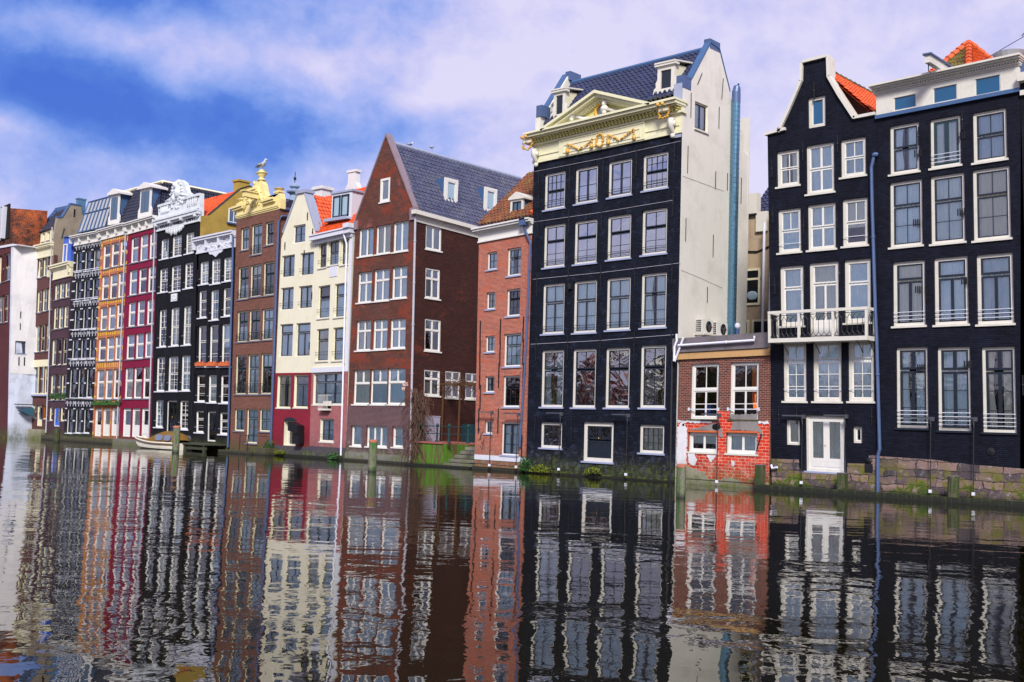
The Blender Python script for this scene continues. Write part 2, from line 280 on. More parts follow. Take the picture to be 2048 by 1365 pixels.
# measured facades, in metres: corner points (x, z), windows (style, left, bottom, right, top) and outline points
H = {}
H['corner']=dict(q=[(-93.633, 0.092), (-86.804, 0.254), (-88.358, 14.938), (-94.063, 14.492)],W=6.267,Hh=14.541,off=1.720,
 win=[('tallcream', 3.151, 11.672, 4.311, 13.858), ('tallcream', 3.782, 11.741, 4.861, 13.892), ('tallcream', 4.713, 11.767, 5.889, 13.914), ('tallcream', 3.804, 8.594, 4.934, 10.653), ('tallcream', 4.659, 8.563, 5.709, 10.71)],
 pts={})
H['brown_dormer']=dict(q=[(-86.933, 0.239), (-84.303, 0.226), (-85.173, 13.998), (-87.65, 13.922)],W=2.554,Hh=13.727,off=0.000,
 win=[('tallcream', 0.064, 12.18, 0.874, 13.711), ('tallcream', 0.917, 12.246, 1.818, 13.745), ('tallcream', 1.918, 12.317, 2.688, 13.769), ('tallcream', 0.124, 9.461, 1.014, 11.142), ('tallcream', 0.961, 9.52, 1.868, 11.227), ('tallcream', 1.823, 9.564, 2.697, 11.27), ('tallcream', 0.054, 6.408, 0.915, 8.413), ('tallcream', 0.822, 6.439, 1.821, 8.463), ('tallcream', 1.722, 6.466, 2.595, 8.491), ('shopcream', 0.056, 3.205, 0.986, 5.246), ('shopcream', 0.923, 3.229, 1.803, 5.267), ('shopcream', 1.78, 3.252, 2.58, 5.273), ('tallcream', 0.099, 1.334, 0.8, 2.346), ('creamdoor', 0.791, 0.759, 1.746, 2.318), ('orangewin', 1.65, 1.299, 2.435, 2.364)],
 pts={'cor': [(-0.83, 14.76), (2.953, 14.727), (2.554, 13.727), (0.0, 13.727)], 'band': [(-0.112, 5.797), (2.499, 5.88), (2.591, 3.084), (0.046, 3.037)], 'dorm': [(-0.018, 15.803), (2.863, 16.009), (2.952, 14.749), (0.067, 14.827)], 'dw430': [(0.401, 15.692), (0.882, 14.983)], 'dw480': [(1.209, 15.73), (1.732, 14.998)], 'dw538': [(2.132, 15.826), (2.663, 15.054)]})
H['purple']=dict(q=[(-84.303, 0.226), (-81.661, 0.212), (-82.109, 12.231), (-84.841, 12.074)],W=2.687,Hh=11.933,off=0.000,
 win=[('tallcream', 0.206, 10.363, 0.934, 11.553), ('tallcream', 0.939, 10.391, 1.734, 11.578), ('tallcream', 1.784, 10.379, 2.571, 11.552), ('tallcream', 0.207, 8.114, 0.953, 9.794), ('tallcream', 0.994, 8.115, 1.746, 9.758), ('tallcream', 1.796, 8.145, 2.542, 9.756), ('tallcream', 0.165, 5.385, 1.076, 7.34), ('tallcream', 0.908, 5.38, 1.845, 7.36), ('tallcream', 1.748, 5.375, 2.605, 7.353), ('tallcream', 0.172, 2.76, 1.088, 4.671), ('tallcream', 0.966, 2.76, 1.877, 4.687), ('tallcream', 1.813, 2.78, 2.684, 4.666), ('tallcream', 0.159, 1.224, 0.79, 2.257), ('bluedoor', 0.904, 0.81, 1.909, 2.211), ('tallcream', 1.914, 1.224, 2.58, 2.268)],
 pts={'cor': [(-0.621, 13.124), (2.669, 12.932), (2.687, 11.933), (-0.0, 11.933)], 'dorm': [(1.101, 14.494), (1.682, 14.44), (1.789, 13.196), (1.209, 13.225)]})
H['black_white']=dict(q=[(-81.661, 0.212), (-77.501, 0.191), (-77.913, 14.425), (-81.845, 14.378)],W=4.045,Hh=14.199,off=0.000,
 win=[('darkwin', 0.296, 12.267, 1.308, 13.771), ('darkwin', 1.662, 12.238, 2.659, 13.739), ('darkwin', 2.954, 12.236, 3.994, 13.733), ('darkwin', 0.442, 10.097, 1.398, 11.582), ('darkwin', 1.716, 10.102, 2.704, 11.602), ('darkwin', 2.993, 10.151, 3.952, 11.62), ('darkwin', 0.505, 7.969, 1.44, 9.468), ('darkwin', 1.795, 7.947, 2.667, 9.489), ('darkwin', 2.991, 7.938, 3.869, 9.5), ('darkwin', 0.423, 5.777, 1.418, 7.242), ('darkwin', 1.733, 5.778, 2.674, 7.247), ('darkwin', 2.961, 5.792, 3.904, 7.252), ('darkwin', 0.349, 2.939, 1.369, 5.087), ('darkwin', 1.593, 2.985, 2.539, 5.096), ('darkwin', 2.784, 3.031, 3.754, 5.119), ('darkwin', 0.251, 0.388, 1.195, 2.159), ('darkwin', 1.481, 0.442, 2.397, 2.18), ('darkwin', 2.661, 0.482, 3.59, 2.2)],
 pts={'cor': [(-0.49, 14.921), (3.965, 15.055), (4.031, 14.353), (-0.002, 14.214)]})
H['yellow']=dict(q=[(-77.501, 0.191), (-73.839, 0.173), (-74.294, 14.597), (-77.913, 14.425)],W=3.641,Hh=14.329,off=0.000,
 win=[('whitearch', 0.29, 12.258, 1.372, 14.04), ('whitearch', 1.458, 12.294, 2.556, 14.05), ('whitearch', 2.643, 12.276, 3.722, 14.069), ('whitearch', 0.288, 10.031, 1.326, 11.784), ('whitearch', 1.44, 10.003, 2.514, 11.799), ('whitearch', 2.571, 10.009, 3.676, 11.819), ('whitearch', 0.288, 7.833, 1.292, 9.512), ('whitearch', 1.423, 7.803, 2.453, 9.551), ('whitearch', 2.576, 7.838, 3.637, 9.592), ('whitearch', 0.218, 5.635, 1.313, 7.289), ('whitearch', 1.392, 5.622, 2.469, 7.314), ('whitearch', 2.532, 5.634, 3.653, 7.346), ('whitearch', 0.219, 2.931, 1.325, 5.024), ('whitearch', 1.42, 2.935, 2.465, 5.032), ('whitearch', 2.533, 2.958, 3.658, 5.042), ('whitedoor', 0.173, 0.306, 1.187, 2.267), ('whitedoor', 1.303, 0.366, 2.361, 2.306), ('whitedoor', 2.479, 0.408, 3.59, 2.332)],
 pts={'cor': [(-0.078, 15.195), (3.572, 15.165), (3.632, 14.431), (-0.014, 14.485)]})
H['magenta']=dict(q=[(-73.839, 0.173), (-69.699, 0.152), (-70.423, 14.816), (-74.294, 14.597)],W=4.005,Hh=14.544,off=0.000,
 win=[('whitearch', 0.513, 12.475, 1.592, 14.264), ('whitearch', 1.743, 12.459, 2.867, 14.276), ('whitearch', 2.976, 12.479, 4.029, 14.259), ('whitearch', 0.46, 10.193, 1.566, 11.978), ('whitearch', 1.717, 10.201, 2.814, 11.968), ('whitearch', 2.936, 10.204, 4.013, 11.965), ('whitearch', 0.51, 7.998, 1.499, 9.714), ('whitearch', 1.687, 7.989, 2.712, 9.737), ('whitearch', 2.932, 7.992, 3.924, 9.713), ('whitearch', 0.432, 5.736, 1.538, 7.452), ('whitearch', 1.649, 5.742, 2.736, 7.465), ('whitearch', 2.829, 5.774, 3.896, 7.492), ('whitearch', 0.424, 3.019, 1.523, 5.149), ('whitearch', 1.579, 3.033, 2.67, 5.153), ('whitearch', 2.735, 3.035, 3.853, 5.168), ('whitedoor', 0.366, 0.413, 1.43, 2.37), ('whitedoor', 1.532, 0.422, 2.6, 2.381), ('whitedoor', 2.721, 0.48, 3.709, 2.406)],
 pts={'cor': [(-0.071, 15.394), (3.935, 15.317), (3.943, 14.553), (-0.009, 14.648)], 'skyl': [(-7.132, 15.571), (-3.173, 15.525)], 'd1': [(-2.406, 15.481), (-0.971, 15.44)], 'd2': [(1.345, 15.431), (3.013, 15.411)]})
H['ornate_black']=dict(q=[(-69.699, 0.152), (-64.568, 0.126), (-65.268, 14.724), (-70.338, 14.477)],W=5.101,Hh=14.462,off=0.000,
 win=[('white_grid', 0.442, 12.51, 1.454, 13.895), ('white_grid', 1.835, 12.509, 3.014, 13.915), ('white_grid', 3.463, 12.527, 4.482, 13.919), ('white_grid', 0.389, 10.239, 1.466, 11.876), ('white_grid', 1.831, 10.173, 3.037, 11.902), ('white_grid', 3.441, 10.236, 4.473, 11.927), ('white_grid', 0.516, 6.544, 1.478, 9.069), ('white_grid', 1.95, 6.548, 2.986, 9.094), ('white_grid', 3.451, 6.547, 4.392, 9.09), ('white_grid', 0.377, 3.576, 1.461, 5.869), ('white_grid', 1.82, 3.584, 3.042, 5.859), ('white_grid', 3.382, 3.6, 4.453, 5.88), ('white_grid', 0.414, 1.187, 1.399, 2.982), ('white_grid', 3.329, 1.124, 4.364, 2.971), ('darkdoor', 1.785, 0.874, 3.033, 2.965)],
 pts={'gable': [(-0.043, 14.505), (-0.228, 15.345), (0.075, 15.447), (-0.017, 16.313), (1.309, 16.392), (1.78, 16.642), (2.066, 16.883), (2.221, 17.146), (2.127, 17.67), (2.672, 17.644), (3.161, 17.377), (3.385, 16.981), (3.488, 16.714), (4.074, 16.368), (5.071, 16.344), (5.102, 15.191), (5.125, 14.459)], 'frieze': [(-0.09, 15.287), (5.065, 15.196), (5.101, 14.462), (-0.001, 14.484)], 'bal': [(0.023, 16.306), (5.072, 16.323)], 'plaque': [(2.022, 10.016), (2.704, 9.508)], 'drops': [(1.288, 14.466), (3.418, 14.419)]})
H['small_black']=dict(q=[(-64.568, 0.126), (-60.585, 0.105), (-61.18, 12.729), (-65.37, 12.591)],W=4.086,Hh=12.544,off=0.000,
 win=[('white_grid', 0.32, 10.502, 1.301, 11.998), ('white_grid', 1.589, 10.425, 2.581, 12.036), ('white_grid', 2.899, 10.474, 3.938, 11.998), ('white_tall', 0.261, 8.332, 1.157, 10.107), ('white_tall', 1.588, 8.114, 2.475, 10.047), ('white_tall', 2.928, 8.274, 3.864, 10.059), ('white_tall', 0.266, 5.191, 1.218, 7.819), ('white_tall', 1.538, 5.163, 2.528, 7.801), ('white_tall', 2.864, 5.134, 3.937, 7.799), ('white_tall', 0.181, 2.946, 1.174, 4.657), ('white_tall', 1.504, 2.906, 2.47, 4.637), ('white_tall', 2.857, 2.881, 3.891, 4.618), ('white_tall', 0.143, 0.997, 1.094, 2.377), ('white_tall', 2.84, 0.963, 3.842, 2.316), ('blackdoor', 1.464, 0.478, 2.469, 2.359)],
 pts={'cor': [(-0.271, 13.584), (4.122, 13.562), (4.096, 12.577), (0.0, 12.544)]})
H['brown_yellow']=dict(q=[(-60.585, 0.105), (-56.293, 0.084), (-56.751, 14.657), (-61.139, 14.453)],W=4.340,Hh=14.461,off=0.000,
 win=[('cream_small', 0.458, 12.415, 1.344, 13.83), ('cream_small', 2.989, 12.428, 3.848, 13.844), ('cream_iron', 1.579, 11.993, 2.696, 13.882), ('cream_iron', 0.322, 9.347, 1.451, 11.365), ('cream_iron', 1.57, 9.39, 2.717, 11.393), ('cream_iron', 2.896, 9.381, 4.04, 11.403), ('cream_iron', 0.343, 6.687, 1.467, 8.612), ('cream_iron', 1.581, 6.699, 2.737, 8.609), ('cream_iron', 2.903, 6.708, 4.02, 8.585), ('cream_iron', 0.316, 3.468, 1.481, 5.882), ('cream_iron', 1.591, 3.466, 2.766, 5.895), ('cream_iron', 2.925, 3.478, 4.052, 5.903), ('cream_small', 0.355, 1.229, 1.458, 2.575), ('cream_small', 2.936, 1.268, 4.055, 2.601), ('creamglass_door', 1.633, 0.527, 2.804, 2.588)],
 pts={'gable': [(0.061, 14.462), (0.02, 14.787), (-0.017, 15.036), (-0.28, 15.26), (0.717, 15.347), (0.956, 15.52), (1.247, 15.594), (1.295, 16.126), (1.561, 16.201), (1.837, 16.513), (2.123, 16.612), (2.414, 16.56), (2.668, 16.25), (2.785, 15.817), (2.988, 15.548), (3.184, 15.429), (3.849, 15.293), (3.804, 15.242), (4.046, 15.55), (4.353, 15.443), (4.486, 15.076), (4.482, 14.502), (4.168, 14.477)], 'ped': [(-0.255, 15.256), (0.768, 15.309), (2.886, 15.213), (3.991, 15.241), (1.369, 16.114), (2.193, 16.153)], 'urn': [(2.269, 16.586), (2.235, 17.276), (0.293, 15.353), (0.271, 15.813), (4.047, 15.521), (4.031, 15.857)], 'beam': [(0.737, 15.948), (2.225, 15.495)]})
H['cream_gable']=dict(q=[(-56.269, 0.084), (-52.765, 0.066), (-53.129, 12.913), (-56.412, 12.861)],W=3.393,Hh=12.812,off=0.000,
 win=[('dark_case', 1.163, 12.374, 2.363, 13.46), ('dark_case2', 0.143, 10.437, 1.418, 11.744), ('dark_case2', 1.967, 10.422, 3.262, 11.741), ('dark_case2', 0.163, 8.488, 1.426, 9.817), ('dark_case2', 1.913, 8.482, 3.195, 9.803), ('dark_case3', 0.222, 5.714, 1.504, 7.642), ('dark_case3', 1.787, 5.701, 3.14, 7.644), ('white_case3', 0.238, 2.72, 1.551, 4.626), ('white_case3', 1.819, 2.756, 3.126, 4.641), ('archdoor', 1.022, 0.541, 2.152, 1.979)],
 pts={'gable': [(0.0, 12.812), (0.207, 13.134), (1.491, 15.296), (1.543, 15.371), (2.164, 15.34), (2.252, 15.18), (3.39, 12.879)], 'red': [(0.056, 4.756), (3.298, 4.761)], 'dark': [(-0.028, 0.435), (3.287, 0.605)]})
H['cream_orange']=dict(q=[(-52.765, 0.066), (-49.602, 0.05), (-49.781, 12.618), (-53.094, 12.434)],W=3.238,Hh=12.468,off=0.000,
 win=[('dark_bar', 0.271, 10.826, 0.975, 12.27), ('dark_bar', 1.121, 10.881, 2.04, 12.283), ('dark_bar', 2.203, 10.782, 2.87, 12.234), ('dark_t', 0.336, 7.901, 1.398, 9.775), ('dark_t', 1.789, 7.858, 2.859, 9.758), ('dark_t', 0.301, 5.447, 1.391, 7.289), ('dark_t', 1.765, 5.428, 2.833, 7.287), ('triple', 0.164, 2.974, 2.897, 4.761), ('dark_bar2', 0.91, 0.899, 2.162, 2.187)],
 pts={'band': [(-0.149, 5.078), (2.881, 5.064), (2.896, 4.788), (-0.136, 4.802)], 'pan': [(1.332, 10.841), (1.975, 10.197)], 'eave': [(-0.42, 12.744), (3.391, 12.623)], 'pil': [(2.874, 12.521), (3.254, 12.529), (2.949, 4.718)], 'doorlow': [(1.222, 2.967), (2.099, 2.641)], 'dark': [(-0.113, 0.611), (3.105, 0.636)]})
H['big_brown']=dict(q=[(-49.602, 0.05), (-44.473, 0.024), (-44.838, 13.367), (-49.648, 13.233)],W=4.970,Hh=13.263,off=0.000,
 win=[('attic', 2.059, 14.071, 2.885, 15.377), ('white_2', 0.333, 11.222, 1.615, 12.787), ('white_2', 1.802, 11.22, 3.056, 12.793), ('white_2', 3.238, 11.202, 4.494, 12.818), ('white_4', 0.399, 8.644, 1.612, 10.348), ('white_4', 1.762, 8.645, 3.056, 10.39), ('white_4', 3.242, 8.694, 4.472, 10.4), ('white_4', 0.434, 5.991, 1.679, 7.647), ('white_4', 1.831, 6.001, 3.027, 7.639), ('white_4', 3.217, 6.031, 4.451, 7.607), ('white_pic', 0.38, 3.04, 1.778, 4.923), ('white_pic', 1.739, 3.054, 3.138, 4.946), ('white_pic', 3.132, 3.068, 4.536, 4.974), ('white_1', 0.358, 0.76, 1.242, 1.883), ('white_3', 1.596, 0.781, 3.253, 1.908), ('white_1', 3.631, 0.831, 4.476, 1.905)],
 pts={'gable': [(0.008, 13.253), (2.464, 17.72), (4.966, 13.333)], 'graf': [(4.408, 2.543), (4.886, 2.316)]})
H['red_brick']=dict(q=[(-39.768, -0.0), (-36.515, -0.017), (-36.443, 11.461), (-40.032, 11.275)],W=3.421,Hh=11.376,off=0.000,
 win=[('small6', 0.554, 9.893, 1.206, 10.776), ('small6', 0.572, 7.918, 1.154, 8.753), ('small6', 0.566, 5.783, 1.193, 6.592), ('small6', 0.61, 3.801, 1.246, 4.594), ('small6', 0.661, 1.776, 1.187, 2.409), ('sash43', 1.858, 9.432, 2.729, 10.79), ('sash43', 1.895, 7.46, 2.762, 8.78), ('sash43', 1.799, 5.02, 2.924, 6.616), ('sash43', 1.819, 3.076, 2.941, 4.584), ('frenchdoor', 1.805, 0.776, 3.012, 2.349)],
 pts={'cor': [(-0.206, 12.077), (3.315, 12.033), (3.385, 11.339), (0.025, 11.373)], 'band': [(0.108, 0.705), (3.35, 0.505)], 'dorm': [(1.993, 13.033), (2.664, 13.098), (2.666, 12.124), (2.167, 12.112)], 'anch': [(0.231, 7.376), (0.243, 6.314), (1.568, 7.376), (1.591, 6.306), (3.049, 7.393), (3.091, 6.318), (0.257, 5.191), (1.547, 5.211), (3.154, 5.187), (0.249, 2.991), (1.588, 2.996), (3.169, 2.88), (0.322, 4.168), (3.224, 1.793)]})
H['mom']=dict(q=[(-36.389, -0.017), (-27.969, -0.06), (-28.032, 15.118), (-36.537, 14.836)],W=8.463,Hh=15.015,off=0.000,
 win=[('grid44', 0.684, 12.589, 1.98, 14.367), ('grid44', 6.413, 12.717, 7.777, 14.325), ('case4', 2.566, 12.632, 3.91, 14.33), ('case4', 4.497, 12.673, 5.83, 14.337), ('sash24', 0.724, 9.789, 2.045, 11.845), ('sash24', 2.59, 9.788, 3.938, 11.817), ('sash24', 4.51, 9.822, 5.852, 11.815), ('sash24', 6.428, 9.853, 7.784, 11.85), ('case24', 0.747, 6.609, 2.104, 9.003), ('case24', 2.641, 6.581, 4.005, 8.998), ('case24', 4.545, 6.629, 5.901, 8.991), ('case24', 6.459, 6.65, 7.828, 9.035), ('sash26', 0.779, 3.156, 2.158, 5.849), ('sash26', 2.678, 3.151, 4.054, 5.844), ('sash26', 4.583, 3.162, 5.946, 5.837), ('sash26', 6.505, 3.183, 7.874, 5.885), ('grid43', 0.828, 1.243, 2.151, 2.441), ('grid43', 6.536, 1.24, 7.853, 2.454), ('momdoor', 3.394, 0.735, 5.134, 2.506)],
 pts={'cor': [(-0.621, 16.673), (7.928, 16.712), (8.468, 15.014), (0.001, 15.002)], 'cort': [(0.028, 16.379), (8.409, 16.413)], 'ped': [(0.962, 16.38), (4.142, 17.617), (7.214, 16.391)], 'pedin': [(1.263, 16.575), (3.74, 17.587), (6.082, 16.582)], 'crl': [(0.503, 16.023), (7.395, 16.05)], 'panel': [(1.935, 15.57), (6.35, 15.58), (6.361, 15.124), (1.948, 15.141)], 'f1': [(2.248, 15.206), (2.268, 15.512), (2.424, 15.445), (2.913, 15.168), (3.336, 15.285), (3.682, 15.509), (3.668, 15.209)], 'f2': [(4.63, 15.209), (4.593, 15.533), (4.814, 15.456), (5.229, 15.196), (5.628, 15.328), (6.021, 15.55), (6.066, 15.176)], 'ring': [(4.138, 15.352), (4.132, 15.56)], 'm1': [(-0.029, 15.919)], 'm2': [(7.808, 15.934)], 'clock': [(4.112, 16.779), (4.104, 17.075)], 'bust': [(2.575, 16.847), (4.48, 16.811)], 'brk': [(0.249, 15.232), (8.068, 15.246)], 'step': [(1.656, 15.854), (6.583, 15.846)], 'cab': [(0.053, 12.104), (8.112, 12.096), (0.145, 9.301), (8.572, 9.342), (0.11, 6.156), (8.251, 6.292), (0.082, 14.591), (8.401, 14.625)], 'anch': [(0.359, 14.547), (0.38, 13.9), (2.275, 14.572), (4.227, 14.575), (6.093, 14.606), (8.113, 14.593), (0.367, 12.496), (2.294, 12.46), (4.204, 12.39), (8.098, 12.527), (0.413, 9.573), (2.346, 9.669), (4.245, 9.603), (6.15, 9.631), (8.114, 9.644), (0.465, 6.492), (2.397, 6.494), (4.291, 6.469), (6.185, 6.49), (8.145, 6.48), (0.52, 2.744), (2.741, 2.729), (5.916, 2.687), (8.198, 2.682)]})
H['extension']=dict(q=[(-27.918, -0.06), (-23.496, -0.083), (-23.536, 5.428), (-27.89, 5.312)],W=4.388,Hh=5.442,off=0.000,
 win=[('ext_up', 0.604, 2.795, 1.98, 5.139), ('ext_up', 2.513, 2.799, 3.872, 5.131), ('ext_low', 0.556, 1.42, 1.996, 2.239), ('ext_low', 2.393, 1.417, 3.844, 2.258)],
 pts={'par': [(-0.247, 6.298), (4.211, 6.239), (4.393, 5.625), (-0.208, 5.68)], 'beam': [(0.078, 5.571), (4.394, 5.552), (4.395, 5.441), (0.1, 5.475)], 'red': [(0.023, 2.684), (4.401, 2.705)], 'redtop': [(1.964, 3.132), (2.51, 3.133), (1.983, 2.314), (0.777, 4.038)], 'white': [(-0.011, 2.352), (0.563, 2.362), (0.602, 1.06), (-0.012, 1.033)], 'lamp': [(1.499, 3.002), (2.199, 2.987), (2.203, 2.825), (2.148, 0.245)], 'pipe': [(3.801, 6.14), (3.794, 5.963), (0.104, 5.944), (0.036, 5.726), (0.024, 5.504), (-0.209, 5.164)], 'winband': [(0.753, 5.379), (1.965, 5.36), (2.548, 5.336), (3.887, 5.34)]})
H['neck_gable']=dict(q=[(-23.34, -0.083), (-18.928, -0.106), (-19.175, 14.426), (-23.847, 14.366)],W=4.542,Hh=14.490,off=0.000,
 win=[('attic_w', 1.759, 14.471, 2.499, 15.721), ('white_22', 0.38, 12.262, 1.375, 13.735), ('white_22', 3.101, 12.29, 4.123, 13.783), ('white_22b', 1.659, 11.805, 2.839, 13.782), ('white_22l', 0.396, 9.555, 1.415, 11.33), ('white_22b', 1.69, 9.556, 2.887, 11.376), ('white_22l', 3.145, 9.583, 4.18, 11.428), ('white_t', 0.449, 6.587, 1.501, 9.007), ('white_tdoor', 1.734, 6.073, 2.983, 9.044), ('white_t', 3.206, 6.611, 4.288, 9.052), ('white_26', 0.542, 3.602, 1.577, 5.911), ('white_26', 1.848, 3.608, 3.069, 5.929), ('white_26', 3.329, 3.622, 4.397, 5.941), ('white_1s', 0.643, 1.882, 1.266, 2.859), ('white_dbl', 1.497, 0.897, 3.192, 3.063), ('white_1s', 3.51, 2.054, 3.897, 2.687)],
 pts={'gable': [(-0.013, 14.426), (-0.012, 14.503), (0.544, 14.51), (0.928, 15.21), (1.279, 15.908), (1.55, 16.453), (1.581, 17.197), (2.624, 17.225), (2.643, 16.393), (3.067, 15.566), (3.672, 14.539), (4.557, 14.554), (4.557, 14.488)], 'bal': [(0.325, 7.109), (4.479, 7.102), (4.473, 5.936), (0.307, 5.866)], 'lamps': [(0.792, 3.033), (1.518, 3.031), (1.487, 2.866), (1.25, 0.267), (2.649, 3.053), (3.326, 3.076), (3.325, 2.956), (3.152, 0.757)], 'stone': [(0.174, 1.424), (1.237, 1.47), (3.35, 1.413), (3.761, 1.851)]})
H['right_black']=dict(q=[(-18.928, -0.106), (-13.493, -0.133), (-13.856, 14.531), (-19.156, 14.369)],W=5.368,Hh=14.569,off=0.000,
 win=[('d22', 0.507, 12.247, 1.663, 14.126), ('d2f', 2.075, 12.249, 3.219, 14.094), ('d22', 3.652, 12.213, 4.856, 14.049), ('d23', 0.492, 9.455, 1.757, 11.947), ('d23', 2.064, 9.427, 3.326, 11.959), ('d23', 3.611, 9.394, 4.926, 11.967), ('dfr', 0.59, 6.468, 1.83, 8.899), ('dfr', 2.158, 6.444, 3.396, 8.91), ('dfr', 3.693, 6.396, 4.964, 8.889), ('dgr', 0.696, 2.692, 1.893, 5.672), ('dgr', 2.24, 2.637, 3.421, 5.636), ('dgr', 3.818, 2.614, 4.963, 5.599)],
 pts={'cor': [(-0.05, 15.801), (5.347, 15.723), (5.352, 14.573), (-0.002, 14.624)], 'aw': [(0.665, 15.231), (1.623, 14.637), (2.197, 15.286), (3.166, 14.622), (3.751, 15.309), (4.725, 14.604)], 'stone': [(-0.759, 1.87), (0.672, 1.862), (2.89, 1.823), (5.181, 1.725)], 'lamps': [(1.474, 3.071), (2.104, 3.072), (2.054, 2.857), (1.966, 0.317), (2.98, 3.088), (3.626, 3.09), (3.599, 2.89), (3.5, 0.308)], 'pipe': [(-0.063, 13.035), (-0.171, 12.614), (-0.149, 11.233), (-0.039, 7.155), (0.01, 5.995), (0.107, 1.879), (0.04, 1.63), (0.023, 0.232)]})
# ------------------------------------------------------------------ building helpers
class MB:
    """collects faces for ONE mesh"""
    def __init__(s): s.v = []; s.f = []; s.t = []; s.open = False
    def add(s, vs, fs, tid=None):
        o = len(s.v); s.v += [tuple(v) for v in vs]; s.f += [tuple(i+o for i in f) for f in fs]; s.t += [tid if tid is not None else 0.]*len(fs); return s
    def box(s, a0, a1, b0, b1, d0, d1):
        return s.add([(a0,b0,d0),(a1,b0,d0),(a1,b1,d0),(a0,b1,d0),(a0,b0,d1),(a1,b0,d1),(a1,b1,d1),(a0,b1,d1)], [(0,1,2,3),(7,6,5,4),(0,4,5,1),(1,5,6,2),(2,6,7,3),(3,7,4,0)])
    def prism(s, poly, d0, d1, axis=2):
        """poly in two coordinates, extruded along the third axis"""
        n = len(poly)
        def P(p, d): return (p[0], p[1], d) if axis == 2 else ((d, p[0], p[1]) if axis == 0 else (p[0], d, p[1]))
        vs = [P(p, d0) for p in poly] + [P(p, d1) for p in poly]
        _, _, fc, _, _, _ = delaunay_2d_cdt([Vector(p) for p in poly], [], [list(range(n))], 1, 1e-6)
        vo = delaunay_2d_cdt([Vector(p) for p in poly], [], [list(range(n))], 1, 1e-6)
        if len(vo[0]) == n:
            mp = [min(range(n), key=lambda k: (Vector(poly[k])-c).length) for c in vo[0]]
            fs = [tuple(mp[i] for i in f) for f in vo[2]]
        else: fs = [tuple(range(n))]
        return s.add(vs, fs + [tuple(i+n for i in reversed(f)) for f in fs] + [(i, (i+1) % n, (i+1) % n+n, i+n) for i in range(n)])
    def tube(s, path, r, n=8, closed=False, rs=None):
        path = [Vector(p) for p in path]; k = len(path); rings = []
        for i, p in enumerate(path):
            a = path[(i-1) % k] if (i > 0 or closed) else p; b = path[(i+1) % k] if (i < k-1 or closed) else p
            t = (b-a).normalized(); up = Vector((0, 0, 1)) if abs(t.z) < .95 else Vector((0, 1, 0)); u = t.cross(up).normalized(); w = t.cross(u); q = rs[i] if rs else r
            rings.append([p+(u*math.cos(2*PI*j/n)+w*math.sin(2*PI*j/n))*q for j in range(n)])
        fs = []
        for i in range(k if closed else k-1):
            for j in range(n): fs.append((i*n+j, i*n+(j+1) % n, ((i+1) % k)*n+(j+1) % n, ((i+1) % k)*n+j))
        if not closed: fs += [tuple(range(n-1, -1, -1)), tuple((k-1)*n+j for j in range(n))]
        return s.add([v for r_ in rings for v in r_], fs)
    def bar(s, p, q, r, n=6): return s.tube([p, q], r, n)
    def lathe(s, prof, c, ax=2, n=14, sq=1.):
        """prof: (radius, height) from the bottom up, round axis ax"""
        vs = []
        for r, h in prof:
            for j in range(n):
                x, y = r*math.cos(2*PI*j/n), r*math.sin(2*PI*j/n)*sq
                vs.append((c[0]+x, c[1]+y, c[2]+h) if ax == 2 else ((c[0]+x, c[1]+h, c[2]+y) if ax == 1 else (c[0]+h, c[1]+x, c[2]+y)))
        k = len(prof); fs = [(i*n+j, i*n+(j+1) % n, (i+1)*n+(j+1) % n, (i+1)*n+j) for i in range(k-1) for j in range(n)]
        return s.add(vs, fs + [tuple(range(n-1, -1, -1)), tuple((k-1)*n+j for j in range(n))])
    def blob(s, c, r, n=8, seed=0):
        rx, ry, rz = r if isinstance(r, tuple) else (r, r, r); R = random.Random(seed); m = n//2+1
        vs = [(c[0], c[1], c[2]-rz)]
        for i in range(1, m):
            for j in range(n):
                t = -PI/2+PI*i/m; k = 1+R.uniform(-.08, .08)
                vs.append((c[0]+rx*k*math.cos(t)*math.cos(2*PI*j/n), c[1]+ry*k*math.cos(t)*math.sin(2*PI*j/n), c[2]+rz*k*math.sin(t)))
        vs.append((c[0], c[1], c[2]+rz)); L = len(vs)-1; fs = [(0, 1+(j+1) % n, 1+j) for j in range(n)]
        for i in range(m-2):
            for j in range(n): fs.append((1+i*n+j, 1+i*n+(j+1) % n, 1+(i+1)*n+(j+1) % n, 1+(i+1)*n+j))
        return s.add(vs, fs + [(L, 1+(m-2)*n+j, 1+(m-2)*n+(j+1) % n) for j in range(n)])
    def build(s, name, mat, parent=None, mp=None, smooth=False, label=None):
        mp = mp or (lambda a, b, c: (a, b, c)); me = bpy.data.meshes.new(name)
        me.from_pydata([mp(*v) for v in s.v], [], s.f)
        if not s.open:
            bm = bmesh.new(); bm.from_mesh(me); bmesh.ops.recalc_face_normals(bm, faces=bm.faces); bm.to_mesh(me); bm.free()
        if any(s.t):
            at = me.attributes.new('tid', 'FLOAT', 'FACE'); at.data.foreach_set('value', s.t)
        me.materials.append(MATS[mat])
        if smooth: me.polygons.foreach_set('use_smooth', [True]*len(me.polygons))
        o = bpy.data.objects.new(name, me); COL.objects.link(o)
        if parent: o.parent = parent
        if label: o['label'] = label
        return o
def shift(mp, o): return lambda a, b, c: tuple(Vector(mp(a, b, c))-Vector(o))
def thing(name, label, cat, loc=(0, 0, 0), group=None, rz=0.):
    o = bpy.data.objects.new(name, None); COL.objects.link(o); o.location = loc; o.rotation_euler = (0, 0, rz); o.empty_display_size = .3
    o['label'] = label; o['category'] = cat
    if group: o['group'] = group
    return o
def tag(o, label, cat, group=None, loc=None):
    o['label'] = label; o['category'] = cat
    if group: o['group'] = group
    if loc: o.location = loc
    return o
